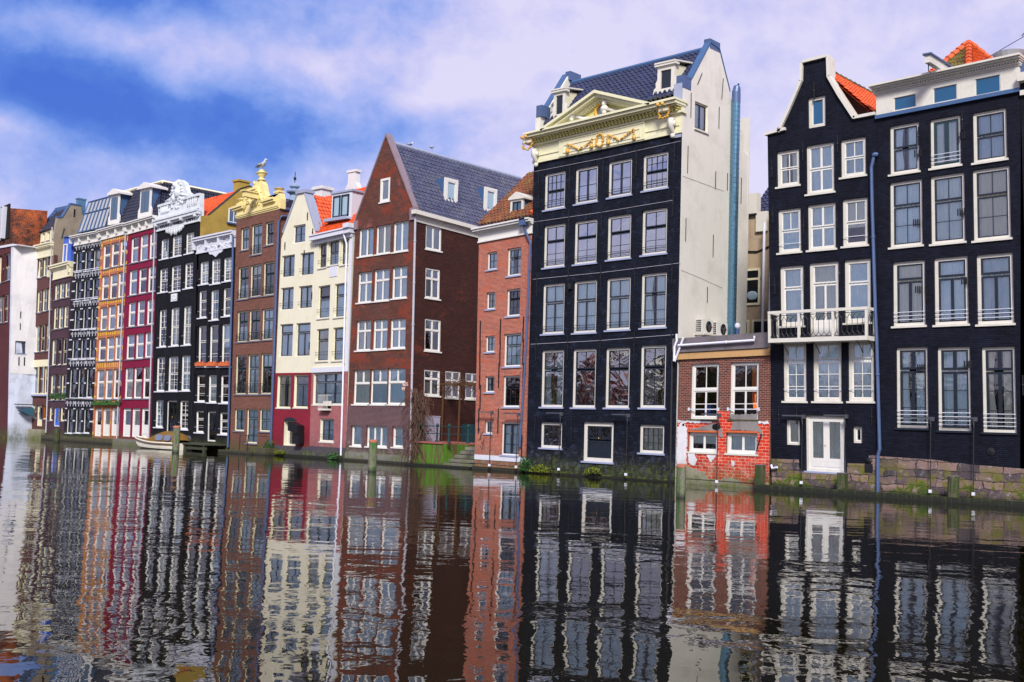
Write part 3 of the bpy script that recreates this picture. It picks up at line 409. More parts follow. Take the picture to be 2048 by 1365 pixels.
def solo(mb, name, mat, label, cat, loc=(0, 0, 0), group=None, smooth=False):
    o = mb.build(name, mat, None, lambda a, b, c: (a-loc[0], b-loc[1], c-loc[2]), smooth); return tag(o, label, cat, group, loc)
def text_mb(txt, size, depth=.02):
    cu = bpy.data.curves.new('lettering', 'FONT'); cu.body = txt; cu.size = size; cu.extrude = depth; cu.align_x = 'CENTER'; cu.align_y = 'CENTER'
    o = bpy.data.objects.new('lettering', cu); COL.objects.link(o); bpy.context.view_layer.update()
    me = bpy.data.meshes.new_from_object(o); mb = MB(); mb.add([tuple(v.co) for v in me.vertices], [tuple(p.vertices) for p in me.polygons])
    bpy.data.objects.remove(o); bpy.data.curves.remove(cu); bpy.data.meshes.remove(me); return mb
def moved(mb, off, k=1.):
    mb.v = [(x*k+off[0], y+off[1], z+off[2]) for x, y, z in mb.v]; return mb
def tiles(name, mat, parent, p00, p10, p11, p01, tw=.24, ch=.30, amp=.035, o=(0, 0, 0), seg=5, name2=None):
    """pantiles on a sloping quad: p00-p10 eave, p01-p11 ridge"""
    p00, p10, p11, p01 = map(Vector, (p00, p10, p11, p01)); w = max((p10-p00).length, (p11-p01).length); h = ((p01-p00).length+(p11-p10).length)/2
    nx = max(1, round(w/tw)); ny = max(1, round(h/ch)); nrm = (p10-p00).cross(p01-p00).normalized()
    if nrm.z < 0: nrm = -nrm
    mb = MB(); mb.open = True; R = random.Random(nx*31+ny); w_ = nx*seg+1; prof = [math.sin(2*PI*k/seg)*amp + (amp*.5 if k == 1 else 0) for k in range(seg)]
    base = []
    def P(u, v, e): return p00*(1-u)*(1-v)+p10*u*(1-v)+p11*u*v+p01*(1-u)*v+nrm*e-Vector(o)
    vs = []
    for j in range(ny):
        jit = [R.uniform(-.008, .008) for _ in range(nx+1)]
        for v, l in ((j/ny, .045), ((j+1.)/ny+.02/h, .0)):
            for i in range(w_): vs.append(P(i/(w_-1.), min(v, 1.), prof[i % seg]+l+.02+jit[min(i//seg, nx)]))
        for i in range(w_): vs.append(P(i/(w_-1.), j/ny, prof[i % seg]-.02))
    tid = []
    fs = []
    for j in range(ny):
        b = j*3*w_; rr = [R.random()*.98+.01 for _ in range(nx+1)]
        for i in range(w_-1):
            fs.append((b+i, b+i+1, b+w_+i+1, b+w_+i)); tid.append(rr[i//seg]); fs.append((b+2*w_+i, b+2*w_+i+1, b+i+1, b+i)); tid.append(rr[i//seg])
    mb.v = [tuple(v) for v in vs]; mb.f = fs; mb.t = tid
    # underside
    k = len(mb.v); mb.v += [tuple(P(u, v, -.05)) for u, v in ((0, 0), (1, 0), (1, 1), (0, 1))]; mb.f.append((k+3, k+2, k+1, k)); mb.t.append(.5)
    ob = mb.build(name, mat, parent); return ob

# ------------------------------------------------------------------ window styles
# f/s: frame and sash paint, fw/sw widths, bands from the top: (share of height, columns, rows, thick middle)
def st(f='ivory_paint', fw=.09, s='dark_paint', sw=.04, bands=((.4, 2, 1, 0), (.6, 2, 2, 0)), mb=.022, tb=.055, sill='sill_stone', cur=.6, rail=None, arch=False, rec=.1, door=False, kick=0., glass='window_glass', so=.05, sh=.07):
    return dict(locals())
ST = dict(
 tallcream=st('cream_paint', .07, 'cream_paint', .035, ((.5, 1, 1, 0), (.5, 1, 1, 0)), sill='sill_dark', cur=.8),
 shopcream=st('cream_paint', .03, 'cream_paint', .03, ((.45, 1, 1, 0), (.55, 1, 1, 0)), sill=None, cur=.8),
 creamdoor=st('cream_paint', .08, 'cream_paint', .07, ((1., 1, 1, 0),), sill=None, door=True, kick=.3), orangewin=st('cream_paint', .06, 'orange_light_wood', .05, ((1., 2, 1, 0),), sill='sill_dark'),
 bluedoor=st('cool_white_paint', .08, 'blue_door', .16, ((1., 1, 1, 0),), sill=None, door=True, kick=.1),
 darkwin=st('white_paint', .045, 'dark_teal_paint', .05, ((.5, 1, 1, 0), (.5, 1, 1, 0)), sill='cool_white_paint', cur=.12, so=.05, sh=.06),
 whitearch=st('white_paint', .08, 'white_paint', .05, ((.42, 1, 1, 0), (.58, 1, 1, 0)), sill='sill_dark', cur=.75, tb=.08), whitedoor=st('white_paint', .08, 'white_paint', .12, ((1., 1, 1, 0),), sill=None, door=True, kick=.36, cur=.7),
 white_grid=st('white_paint', .07, 'white_paint', .04, ((.5, 2, 3, 0), (.5, 2, 3, 0)), mb=.025, sill='cool_white_paint', cur=.5, so=.1, rail='hook'), white_tall=st('white_paint', .07, 'white_paint', .04, ((.38, 1, 1, 0), (.62, 1, 2, 0)), sill='cool_white_paint', cur=.4, so=.1, rail='hook'),
 darkdoor=st('white_paint', .08, 'dark_paint', .06, ((1., 2, 5, 0),), sill=None, door=True, cur=.2), blackdoor=st('white_paint', .09, 'dark_teal_paint', .06, ((1., 1, 1, 0),), sill=None, door=True, cur=.3),
 cream_small=st('cream_paint', .08, 'dark_teal_paint', .04, ((.5, 2, 1, 0), (.5, 2, 1, 0)), sill='sill_dark', cur=.8), cream_iron=st('cream_paint', .08, 'dark_teal_paint', .045, ((.34, 2, 1, 0), (.66, 2, 2, 1)), sill='sill_dark', cur=.8, rail='iron'),
 creamglass_door=st('cream_paint', .08, 'dark_teal_paint', .05, ((.25, 2, 1, 0), (.75, 2, 3, 1)), sill='sill_dark', door=True, cur=.9),
 dark_case=st('white_paint', .07, 'dark_paint', .04, ((1., 2, 2, 1),), sill=None, cur=.5), dark_case2=st('ivory_paint', .05, 'dark_paint', .05, ((1., 2, 1, 1),), sill=None, cur=1., rail='thin'), dark_case3=st('ivory_paint', .05, 'dark_paint', .05, ((.28, 1, 1, 0), (.72, 2, 1, 1)), sill=None, cur=1.),
 white_case3=st('cream_paint', .07, 'dark_paint', .035, ((.3, 1, 1, 0), (.7, 2, 1, 1)), sill='ivory_paint', cur=1.), archdoor=st('ivory_paint', .10, 'ivory_paint', .07, ((1., 1, 1, 0),), sill=None, door=True, cur=.3, rec=.25),
 dark_bar=st('cream_paint', .05, 'dark_paint', .04, ((.5, 2, 1, 0), (.5, 2, 1, 0)), mb=.014, sill='ivory_paint', cur=.9, rail='thin'), dark_t=st('cream_paint', .05, 'dark_paint', .045, ((.35, 1, 1, 0), (.65, 1, 1, 0)), sill='ivory_paint', cur=.9, rail='thin'),
 triple=st('ivory_paint', .07, 'dark_paint', .035, ((.28, 3, 1, 2), (.72, 3, 2, 2)), mb=.02, sill='ivory_paint', cur=1.), dark_bar2=st('ivory_paint', .09, 'dark_paint', .05, ((1., 2, 2, 1),), sill='ivory_paint', cur=.9, rail='thin'),
 attic=st('white_paint', .12, 'white_paint', .05, ((1., 1, 1, 0),), sill='white_paint', cur=1., rec=.0), white_2=st('white_paint', .065, 'white_paint', .03, ((1., 2, 1, 2),), sill='white_paint', cur=1.), white_4=st('white_paint', .065, 'white_paint', .03, ((.34, 2, 1, 2), (.66, 2, 1, 2)), sill='white_paint', cur=1., tb=.08),
 white_pic=st('white_paint', .07, 'white_paint', .03, ((.38, 2, 1, 2), (.62, 1, 1, 0)), sill='white_paint', cur=1., tb=.09), white_1=st('white_paint', .07, 'white_paint', .04, ((1., 1, 1, 0),), sill='white_paint', cur=1.), white_3=st('white_paint', .07, 'white_paint', .03, ((1., 3, 1, 2),), sill='white_paint', cur=1.),
 small6=st('white_paint', .07, 'dark_paint', .03, ((1., 2, 2, 0),), sill='sill_stone', cur=.8), sash43=st('white_paint', .08, 'dark_paint', .04, ((.35, 3, 1, 0), (.65, 3, 2, 0)), mb=.02, sill='sill_stone', cur=.8), frenchdoor=st('white_paint', .07, 'dark_paint', .08, ((1., 2, 3, 1),), sill='sill_stone', door=True, cur=.9),
 grid44=st('ivory_paint', .11, 'dark_paint', .045, ((.5, 4, 2, 0), (.5, 4, 2, 0)), mb=.02, rail='bars', cur=.3, glass='mirror_glass'), case4=st('ivory_paint', .11, 'dark_paint', .06, ((1., 2, 2, 1),), rail='bars', cur=.3, glass='mirror_glass'), sash24=st('ivory_paint', .11, 'dark_paint', .05, ((.38, 2, 1, 0), (.62, 2, 2, 0)), rail='bars', cur=.35, glass='mirror_glass'),
 case24=st('ivory_paint', .11, 'dark_paint', .05, ((.37, 2, 1, 0), (.63, 2, 2, 1)), rail='bars', cur=1.), sash26=st('ivory_paint', .11, 'dark_paint', .06, ((.34, 2, 1, 0), (.66, 2, 2, 0)), cur=.25, glass='mirror_glass_low'), grid43=st('ivory_paint', .12, 'dark_paint', .04, ((1., 4, 3, 0),), mb=.016, cur=.1, glass='mirror_glass_low'), momdoor=st('ivory_paint', .17, 'dark_paint', .10, ((.42, 4, 2, 1), (.58, 2, 0, 1)), sill='sill_stone', door=True, cur=0.),
 ext_up=st('white_paint', .11, 'white_paint', .05, ((.47, 2, 1, 0), (.53, 2, 2, 1)), mb=.03, tb=.09, sill='ledge_moss', cur=0., rail='extbar'), ext_low=st('white_paint', .10, 'white_paint', .06, ((1., 2, 1, 1),), sill='ivory_paint', cur=.3),
 attic_w=st('ivory_paint', .13, 'ivory_paint', .04, ((1., 1, 1, 0),), sill=None, cur=0., glass='attic_pane'), white_22=st('ivory_paint', .13, 'white_paint', .04, ((.5, 2, 1, 0), (.5, 2, 1, 0)), sill='ivory_paint', cur=1., mb=.03, tb=.04), white_22b=st('ivory_paint', .11, 'white_paint', .05, ((.5, 2, 1, 1), (.5, 2, 1, 1)), sill='ivory_paint', cur=1., tb=.045),
 white_22l=st('ivory_paint', .13, 'white_paint', .04, ((.5, 2, 1, 0), (.5, 1, 1, 0)), sill='ivory_paint', cur=.9, mb=.03, rail='white1'), white_t=st('ivory_paint', .14, 'white_paint', .05, ((.36, 1, 1, 0), (.64, 1, 1, 0)), sill='ivory_paint', cur=1.), white_tdoor=st('ivory_paint', .14, 'white_paint', .05, ((.33, 1, 1, 0), (.67, 2, 1, 1)), sill=None, cur=1., door=True, kick=.22),
 white_26=st('ivory_paint', .13, 'white_paint', .05, ((.30, 2, 1, 0), (.70, 2, 3, 0)), mb=.028, tb=.10, sill='ivory_paint', cur=1., rail='white1'), white_1s=st('ivory_paint', .08, 'white_paint', .05, ((1., 1, 1, 0),), sill=None, cur=1.), white_dbl=st('ivory_paint', .10, 'white_paint', .16, ((1., 2, 1, 1),), sill='sill_stone', door=True, kick=.16, cur=1.),
 d22=st('ivory_paint', .11, 'dark_paint', .06, ((.48, 2, 1, 0), (.52, 2, 1, 0)), sill='ivory_paint', cur=1.), d2f=st('ivory_paint', .10, 'dark_teal_paint', .10, ((1., 2, 1, 1),), sill='ivory_paint', cur=1., rail='white3'), d23=st('ivory_paint', .11, 'dark_paint', .06, ((.37, 2, 1, 0), (.63, 2, 2, 0)), sill='ivory_paint', cur=1.),
 dfr=st('ivory_paint', .12, 'dark_paint', .07, ((.28, 1, 1, 0), (.72, 2, 1, 1)), sill='ivory_paint', cur=1., rail='white3', tb=.06), dgr=st('ivory_paint', .10, 'dark_paint', .08, ((.27, 2, 1, 1), (.73, 2, 3, 1)), mb=.02, tb=.06, sill='dark_paint', cur=1., rail='white4'),
 side_dark=st('cream_paint', .06, 'dark_paint', .05, ((1., 2, 1, 1),), sill='ivory_paint', cur=.6),
 side2=st('white_paint', .08, 'white_paint', .03, ((1., 2, 1, 2),), sill='white_paint', cur=.5), side4=st('white_paint', .08, 'white_paint', .03, ((.34, 2, 1, 2), (.66, 2, 1, 2)), sill='white_paint', cur=.6, tb=.08),
)
def ring(m, a0, a1, b0, b1, w, d0, d1):
    m.box(a0, a1, b1-w, b1, d0, d1); m.box(a0, a1, b0, b0+w, d0, d1); m.box(a0, a0+w, b0+w, b1-w, d0, d1); m.box(a1-w, a1, b0+w, b1-w, d0, d1)
def curtain_mb(a0, a1, b0, b1, d, R, pull=0.):
    m = MB(); m.open = True; n = max(6, int((a1-a0)/.035)); ph = R.uniform(0, 6)
    rows = 6; vs = []
    for j in range(rows+1):
        t = j/rows
        for i in range(n+1):
            u = i/n; am = .018+.014*math.sin(3.1*i+ph)
            x = a0+(a1-a0)*u*(1-pull*math.sin(PI*min(1, t*1.2))*.6)
            vs.append((x, b1+(b0-b1)*t, d+am*math.sin(i*1.9+ph+.4*t)))
    m.add(vs, [(j*(n+1)+i, j*(n+1)+i+1, (j+1)*(n+1)+i+1, (j+1)*(n+1)+i) for j in range(rows) for i in range(n)]); return m
def window(root, mp, sty, a0, b0, a1, b1, R, opened=False, cur=None, rec=None):
    q = ST[sty]; rec = q['rec'] if rec is None else rec
    fw, sw = q['fw'], q['sw']; F = -rec
    nm = 'door' if q['door'] else 'window'
    g0, g1, h0, h1 = a0+fw, a1-fw, b0+fw*(.35 if q['door'] else .9), b1-fw*.8
    m = MB(); glass = MB(); glass.open = True; tot = h1-h0; y = h1; nb = len(q['bands'])
    if q['kick']:
        kb = h0+tot*q['kick']; m.box(g0, g1, h0, kb, F-.07, F-.03); 
        m.box(g0+sw, g1-sw, h0+sw, kb-.03, F-.03, F-.018)
        h0k = kb; tot = h1-kb
    else: h0k = h0
    for k, (fr, nc, nr, mid) in enumerate(q['bands']):
        y0 = y-tot*fr
        c0, c1, e0, e1 = g0, g1, y0+(q['tb']/2 if k < nb-1 else 0), y-(q['tb']/2 if k > 0 else 0)
        D0, D1 = F-.065, F-.025-.012*(k % 2)
        ring(m, c0, c1, e0, e1, sw, D0, D1)
        if nr == 0: m.box(c0+sw, c1-sw, e0+sw, e1-sw, D0, D1-.015)
        for i in range(1, nc):
            x = c0+(c1-c0)*i/nc; w = sw*.8 if (mid == 1 and i == nc/2) else (.045 if mid == 2 else q['mb']/2); m.box(x-w, x+w, e0+sw, e1-sw, D0+.01, D1-.002+(.02 if mid == 2 else 0))
        for j in range(1, nr):
            z = e0+(e1-e0)*j/nr; m.box(c0+sw, c1-sw, z-q['mb']/2, z+q['mb']/2, D0+.012, D1-.005)
        if nr: glass.add([(c0+.01, e0+.01, F-.052), (c1-.01, e0+.01, F-.052+R.uniform(-.014, .012)), (c1-.01, e1-.01, F-.052+R.uniform(-.014, .010)), (c0+.01, e1-.01, F-.052+R.uniform(-.012, .010))], [(0, 1, 2, 3)])
        y = y0
    w = m.build(nm, q['s'], root, mp)
    fm = MB(); ring(fm, a0+.002, a1-.002, b0+.002, b1-.002, fw, F-.12, F)
    if nb > 1:
        yy = h1-tot*q['bands'][0][0]; fm.box(g0, g1, yy-q['tb']/2, yy+q['tb']/2, F-.06, F-.02 if q['f'] != q['s'] else F-.01) if q['tb'] > .055 and q['f'] != 'ivory_paint' else None
    fm.build('frame', q['f'], w, mp); glass.build('pane', q['glass'], w, mp)
    if q['sill']: MB().box(a0-q['so'], a1+q['so'], b0-q['sh'], b0+.004, F-.1, .06).build('sill', q['sill'], w, mp)
    c = q['cur'] if cur is None else cur
    if R.random() < c:
        lo = h0k+.01; kind = R.random() if c < .99 else R.choice((.1, .1, .1, .9))
        if kind < .48: curtain_mb(g0-.03, g1+.03, lo, h1+.03, F-.095, R).build('curtain', 'curtain', w, mp)
        elif kind < .62: MB().box(g0-.02, g1+.02, h1-(h1-lo)*R.uniform(.25, .7), h1+.02, F-.11, F-.10).build('roller_blind', 'curtain', w, mp)
        elif kind < .74: curtain_mb(g0-.03, g1+.03, lo, lo+(h1-lo)*R.uniform(.4, .6), F-.095, R).build('curtain', 'curtain', w, mp)
        else:
            wd = (g1-g0)*R.uniform(.34, .48); p_ = R.uniform(.1, .5)
            cm = curtain_mb(g0-.03, g0+wd, lo, h1+.03, F-.095, R, p_); c2 = curtain_mb(g1-wd, g1+.03, lo, h1+.03, F-.10, R, 0.); o = len(cm.v); cm.v += c2.v; cm.f += [tuple(i+o for i in f) for f in c2.f]; cm.t += c2.t; cm.build('curtain', 'curtain', w, mp)
    r = q['rail']; rm = MB()
    if r == 'bars':
        for z in (.13, .24): rm.bar((a0+fw*.2, b0+fw+z, .02), (a1-.02, b0+fw+z, .02), .011); rm.tube([(a0+.03, b0+fw+z-.06, F), (a0+.03, b0+fw+z-.04, .03), (a0+.03, b0+fw+z+.02, .02)], .010)
        rm.build('guard_rail', 'iron', w, mp)
    elif r in ('thin', 'hook'):
        z = b0+(b1-b0)*(.2 if r == 'thin' else .24)
        for dz in ((0, .14) if r == 'thin' else (0,)): rm.bar((a0-.04, z+dz, .03), (a1+.03, z+dz, .03), .009)
        rm.build('guard_rail', 'iron' if r == 'thin' else 'cool_white_paint', w, mp)
    elif r in ('white1', 'white3', 'white4'):
        k = int(r[-1]); zz = [b0+fw+.12+.14*i for i in range(k)] if k > 1 else [b0+(b1-b0)*.2]
        for z in zz: rm.bar((a0+.02, z, -.03), (a1-.02, z, -.03), .014)
        rm.build('guard_rail', 'cool_white_paint', w, mp)
    elif r == 'extbar':
        z = b0+.42; rm.box(a0-.08, a1+.02, z-.02, z+.02, .0, .03); rm.box(a0-.09, a0-.02, z-.07, z+.07, -.02, .04); rm.box(a1-.01, a1+.06, z-.07, z+.07, -.02, .04); rm.build('guard_rail', 'cool_white_paint', w, mp)
    elif r == 'iron':
        z0, z1 = b0+fw+.02, b0+fw+.02+(b1-b0)*.22; rm.bar((a0+.04, z0, .05), (a1-.02, z0, .05), .012); rm.bar((a0+.04, z1, .05), (a1-.02, z1, .05), .014); n = 7
        for i in range(n+1):
            x = a0+.05+(a1-a0-.09)*i/n; rm.bar((x, z0, .05), (x, z1, .05), .009, 4)
        for i in range(4):
            x = a0+.05+(a1-a0-.09)*(i+.5)/4; c_ = (z0+z1)/2; rr = (z1-z0)*.33; rm.tube([(x+rr*.55*math.cos(t*PI/4), c_+rr*math.sin(t*PI/4), .055) for t in range(8)], .010, 5, True)
        rm.build('guard_rail', 'iron', w, mp)
    if q['door']: MB().blob((g0+(g1-g0)*(.48 if q['bands'][-1][1] > 1 else .14), h0+1.0 if h1-h0 > 1.4 else (h0+h1)/2, F+.01), (.02, .05, .02), 6).build('handle', 'gold', w, mp)
    return w
def wall_mb(outline, holes, th=.30, rev=.30, back=True):
    """flat wall with real openings: front face, reveals and thickness"""
    pts = [Vector(p) for p in outline]; polys = [list(range(len(pts)))]
    for a0, b0, a1, b1 in holes:
        k = len(pts); pts += [Vector((a0, b0)), Vector((a1, b0)), Vector((a1, b1)), Vector((a0, b1))]; polys.append([k, k+1, k+2, k+3])
    vo, _, fo, _, _, _ = delaunay_2d_cdt(pts, [], polys, 1, 1e-5)
    m = MB(); m.open = True; keep = []
    for f in fo:
        c = sum((vo[i] for i in f), Vector((0, 0)))/len(f)
        if not any(a0 < c.x < a1 and b0 < c.y < b1 for a0, b0, a1, b1 in holes): keep.append(tuple(f))
    m.add([(v.x, v.y, 0.) for v in vo], keep)
    if back: m.add([(v.x, v.y, -th) for v in vo], [tuple(reversed(f)) for f in keep])
    for a0, b0, a1, b1 in holes:
        m.add([(a0, b0, 0), (a1, b0, 0), (a1, b1, 0), (a0, b1, 0), (a0, b0, -rev), (a1, b0, -rev), (a1, b1, -rev), (a0, b1, -rev)], [(0, 1, 5, 4), (1, 2, 6, 5), (2, 3, 7, 6), (3, 0, 4, 7)])
    n = len(outline); m.add([(*p, 0) for p in outline]+[(*p, -th) for p in outline], [(i, (i+1) % n, (i+1) % n+n, i+n) for i in range(n)])
    return m
class House:
    def __init__(s, key, label, mat, group='canal houses standing in the water in one row', name='canal_house', depth=9., outline=None, holes=(), wins=True, body='brick_maroon_dark', bodytop=None, skip=(), front=True, flat=True):
        h = H[key]; s.h = h; s.q = h['q']; s.W = h['W']; s.Hh = h['Hh']; s.off = h['off']; s.p = h['pts']; s.key = key
        s.R = random.Random(key)
        s.o = Vector(((s.q[0][0]+s.q[1][0])/2, -s.off, 0)); s.root = thing(name, label, 'house', tuple(s.o), group)
        W_, H_ = s.W, s.Hh
        s.outline = outline or [(0, -.6), (W_, -.6), (W_, H_), (0, H_)]
        hs = [w[1:] for w in h['win']]
        if front: wall_mb(s.outline, hs).build('wall', mat, s.root, s.m)
        top = bodytop or H_
        b = MB(); b.open = True; e = .012
        for a in (e, W_-e): b.add([(a, -.6, -.3), (a, -.6, -depth), (a, top, -depth), (a, top, -.3)], [(0, 1, 2, 3)])
        b.add([(e, -.6, -depth), (W_-e, -.6, -depth), (W_-e, top, -depth), (e, top, -depth)], [(0, 1, 2, 3)])
        if flat: b.add([(e, top-.02, -.3), (W_-e, top-.02, -.3), (W_-e, top-.02, -depth), (e, top-.02, -depth)], [(0, 1, 2, 3)])
        b.build('side_wall', body, s.root, s.m)
        MB().box(.1, W_-.1, .2, top-.15, -1.9, -2.0).build('dark_backing', 'dark_room', s.root, s.m)  # near-black sheet behind the windows, painted as the dark of unlit rooms
        if wins:
            for i, w in enumerate(h['win']):
                window(s.root, s.m, w[0], *w[1:], s.R)
    def m(s, a, b, d):
        u, v = a/s.W, b/s.Hh; q = s.q
        x = (1-u)*(1-v)*q[0][0]+u*(1-v)*q[1][0]+u*v*q[2][0]+(1-u)*v*q[3][0]; z = (1-u)*(1-v)*q[0][1]+u*(1-v)*q[1][1]+u*v*q[2][1]+(1-u)*v*q[3][1]
        return (x-s.o.x, -s.off-d-s.o.y, z)
    def w(s, x, y, z): return (x-s.o.x, y-s.o.y, z-s.o.z)
    def part(s, mb, name, mat, world=False, **k): return mb.build(name, mat, k.pop('parent', s.root), s.w if world else s.m, **k)
    def box(s, name, mat, *b, **k): return s.part(MB().box(*b), name, mat, **k)
    def cornice(s, pts, mats=('cream_paint',), n=0, proj=.38, dent=True, brackets=0, lo=None, name='cornice'):
        a0 = min(p[0] for p in pts); a1 = max(p[0] for p in pts); c0, c1 = min(pts[3][0], pts[0][0]+.0), max(pts[2][0], 0); b1 = (pts[0][1]+pts[1][1])/2; b0 = (pts[2][1]+pts[3][1])/2; h = b1-b0
        m = MB(); m.box(max(a0, 0), min(a1, s.W), b0, b0+h*.62, -.2, .05); m.box(max(a0, 0)-.02, min(a1, s.W)+.02, b0-.02, b0+h*.07, -.2, .09)
        for k, (y0, y1, d) in enumerate(((.60, .68, .12), (.68, .76, .20), (.76, .90, proj), (.90, 1., proj+.07))):
            e = d*.4; m.box(max(a0-.04, -e), min(a1+.04, s.W+e), b0+h*y0, b0+h*y1+.001, -.2, d)
        if dent:
            t = a0+.1
            while t < a1-.1: m.box(t, t+.07, b0+h*.685, b0+h*.755, .2, .26); t += .15
        for i in range(brackets):
            x = a0+.15+(a1-a0-.3)*i/(brackets-1); m.box(x-.06, x+.06, b0+h*.25, b0+h*.74, .04, .26)
        return s.part(m, name, mats[0])
def pipe(root, mp, pts, r=.045, mat='pipe_grey', name='drainpipe', clamps=True):
    m = MB(); m.tube(pts, r, 8)
    if clamps:
        for i in range(len(pts)-1):
            p, q = Vector(pts[i]), Vector(pts[i+1]); L = (q-p).length
            for k in range(int(L/2.2)): c = p.lerp(q, (k+.6)*2.2/L); t = (q-p).normalized()*.03; m.tube([c-t, c+t], r*1.35, 8)
    return m.build(name, mat, root, mp, smooth=False)
# ================================================================== setting
def flat(name, mat, x0, x1, y0, y1, z, n=1):
    m = MB(); m.open = True; m.add([(x0, y0, z), (x1, y0, z), (x1, y1, z), (x0, y1, z)], [(0, 1, 2, 3)]); o = m.build(name, mat); o['kind'] = 'structure'; return o
flat('water', 'canal_water', -900, 500, -700, 900, 0.)
g = flat('ground', 'stone_grey', -200, 40, 10., 260, .9)

# ================================================================== the houses, from the far left to the near right
# --- corner building with the rusty steel storey; its white side stands out into the canal
c0 = House('corner', 'reddish corner building with rusty steel top storey and white plastered side wall, farthest left', 'brick_corner', body='plaster_blue_white', depth=8)
m = MB(); m.open = True
def cs(t, z):   # the leaning side wall: t from the canal corner inwards
    k = z/14.9; return (-86.79-1.56*k+t*(.02+.62*k/2.0), -1.72+t, z)
hole = (.30, 6.45, 1.08, 7.42); c0.box('dark_front', 'dark_void', -3, c0.W-.5, c0.Hh+.5, c0.Hh+3.2, .0, .10)
W2 = wall_mb([(-.006, -.6), (2.2, -.6), (2.2, 14.9), (-.006, 14.9)], [hole], th=.25, rev=.25); W2.open = True
def cm(a, b, d): p = cs(a, b); return c0.w(p[0]+d+.03, p[1], p[2])
o_ = W2.build('side_wall', 'plaster_blue_white', c0.root, cm); 
wall_mb([(0, 4.9), (2.2, 4.9), (2.2, 14.9), (0, 14.9)], [hole], th=.02, rev=.02).build('upper_side_wall', 'plaster_grey_white', c0.root, lambda a, b, d: cm(a, b, d+.03))
m = MB(); ring(m, hole[0], hole[2], hole[1], hole[3], .05, -.2, -.12); w_ = m.build('window', 'dark_paint', c0.root, cm); MB().box(hole[0], hole[2], hole[1], hole[3], -.19, -.18).build('pane', 'window_glass', w_, cm); MB().box(hole[0]-.05, hole[2]+.05, hole[1]-.07, hole[1], -.1, .05).build('sill', 'sill_stone', w_, cm)
m = MB(); m.add([c for z in (14.86, 17.75) for c in ((-97, -1.76, z), (-88.36 if z < 15 else -88.95, -1.76, z), (-87.45, .45, z), (-97, .45, z))], [(0, 1, 2, 3), (4, 5, 6, 7), (0, 1, 5, 4), (1, 2, 6, 5), (2, 3, 7, 6), (3, 0, 4, 7)])
c0.part(m, 'steel_storey', 'corten_steel', True)
m = MB(); m.box(-97, -88.2, -1.80, -1.70, 14.72, 14.90); 
m.box(-88.4, -87.5, -1.72, .4, 14.74, 14.80); c0.part(m, 'ledge', 'cool_white_paint', True)
for x, z0, z1 in ((-90.45, 15.3, 17.9), (-89.62, 15.4, 17.9), (-91.3, 15.2, 17.9)): c0.part(MB().box(x, x+.14, -2.15, -1.7, z0, z1), 'fin', 'cool_white_paint', True)
for a in ((.55, 5.55), (.95, 5.55)): MB().box(a[0], a[0]+.07, a[1], a[1]+.65, .03, .07).build('wall_anchor', 'iron', c0.root, cm)
for b0_, b1_ in ((9.2, 9.7), (8.3, 8.8)): MB().box(.6, .64, b0_, b1_, .03, .07).build('wall_anchor', 'iron', c0.root, cm)
m = MB(); m.prism([(-1.26, 2.12), (-.25, 2.38), (-.25, 1.78), (-.55, 1.8)], -86.75, -86.15, 0); solo(m, 'awning', 'teal_awning', 'small dark teal awning hood on the white plastered side wall at far left', 'awning', (-86.5, -.7, 1.8))
m = MB(); m.box(-86.79, -86.3, -1.5, -.2, 2.55, 2.62); solo(m, 'wall_shelf', 'wood_old', 'thin dark ledge above the teal awning on the white side wall', 'ledge', (-86.5, -.8, 2.55))

# --- 1 brown house with cream cornice and dormer storey
h = House('brown_dormer', 'narrow brown brick house with cream cornice, attic windows and taupe side gable', 'brick_plum_brown', depth=3)
h.cornice(h.p['cor'], ('cream_paint',), proj=.3)
bp = h.p['band']; b0_, b1_ = bp[3][1], bp[0][1]
holes = [w[1:] for w in h.h['win'] if w[0] == 'shopcream']
wall_mb([(0.02, b0_+.12), (h.W-.02, b0_+.12), (h.W-.02, b1_), (0.02, b1_)], holes, .05, .05).build('shop_front', 'cream_paint', h.root, lambda a, b, d: h.m(a, b, d+.05))
h.box('ledge', 'sill_stone', 0, h.W, b0_, b0_+.12, -.05, .16)
d_ = h.p['dorm']; z0, z1 = min(p[1] for p in d_), max(p[1] for p in d_)
hs = []
for k in ('dw430', 'dw480', 'dw538'):
    (a0, b1), (a1, b0) = h.p[k]; hs.append((a0, b0+.02, a1, b1))
dm = wall_mb([(0.0, z0), (h.W, z0), (h.W, z1-.1), (0., z1-.1)], hs, .2, .15).build('attic_front', 'cream_paint', h.root, lambda a, b, d: h.m(a, b, d-.1))
for a in hs: window(h.root, lambda a_, b_, d_: h.m(a_, b_, d_-.1), 'tallcream', *a, h.R)
X1 = -85.2
gp = [(.0, 13.2), (.0, 16.1), (.10, 16.9), (.5, 16.95), (1.1, 18.1), (2.0, 18.1), (2.1, 17.5), (3.2, 16.2), (4.6, 15.2), (4.6, 13.2)]
h.part(MB().prism(gp, X1-.12, X1+.12, 0), 'gable_wall', 'plaster_taupe', True)
m = MB()
for k in range(2, 6): (y0, q0), (y1, q1) = gp[k], gp[k+1]; m.add([(X1-.2, y0, q0+.02), (X1+.16, y0, q0+.02), (X1+.16, y1, q1+.02), (X1-.2, y1, q1+.02), (X1-.2, y0, q0+.14), (X1+.16, y0, q0+.14), (X1+.16, y1, q1+.14), (X1-.2, y1, q1+.14)], [(0, 1, 2, 3), (4, 5, 6, 7), (0, 1, 5, 4), (1, 2, 6, 5), (2, 3, 7, 6), (3, 0, 4, 7)])
h.part(m, 'coping', 'lead_blue', True)
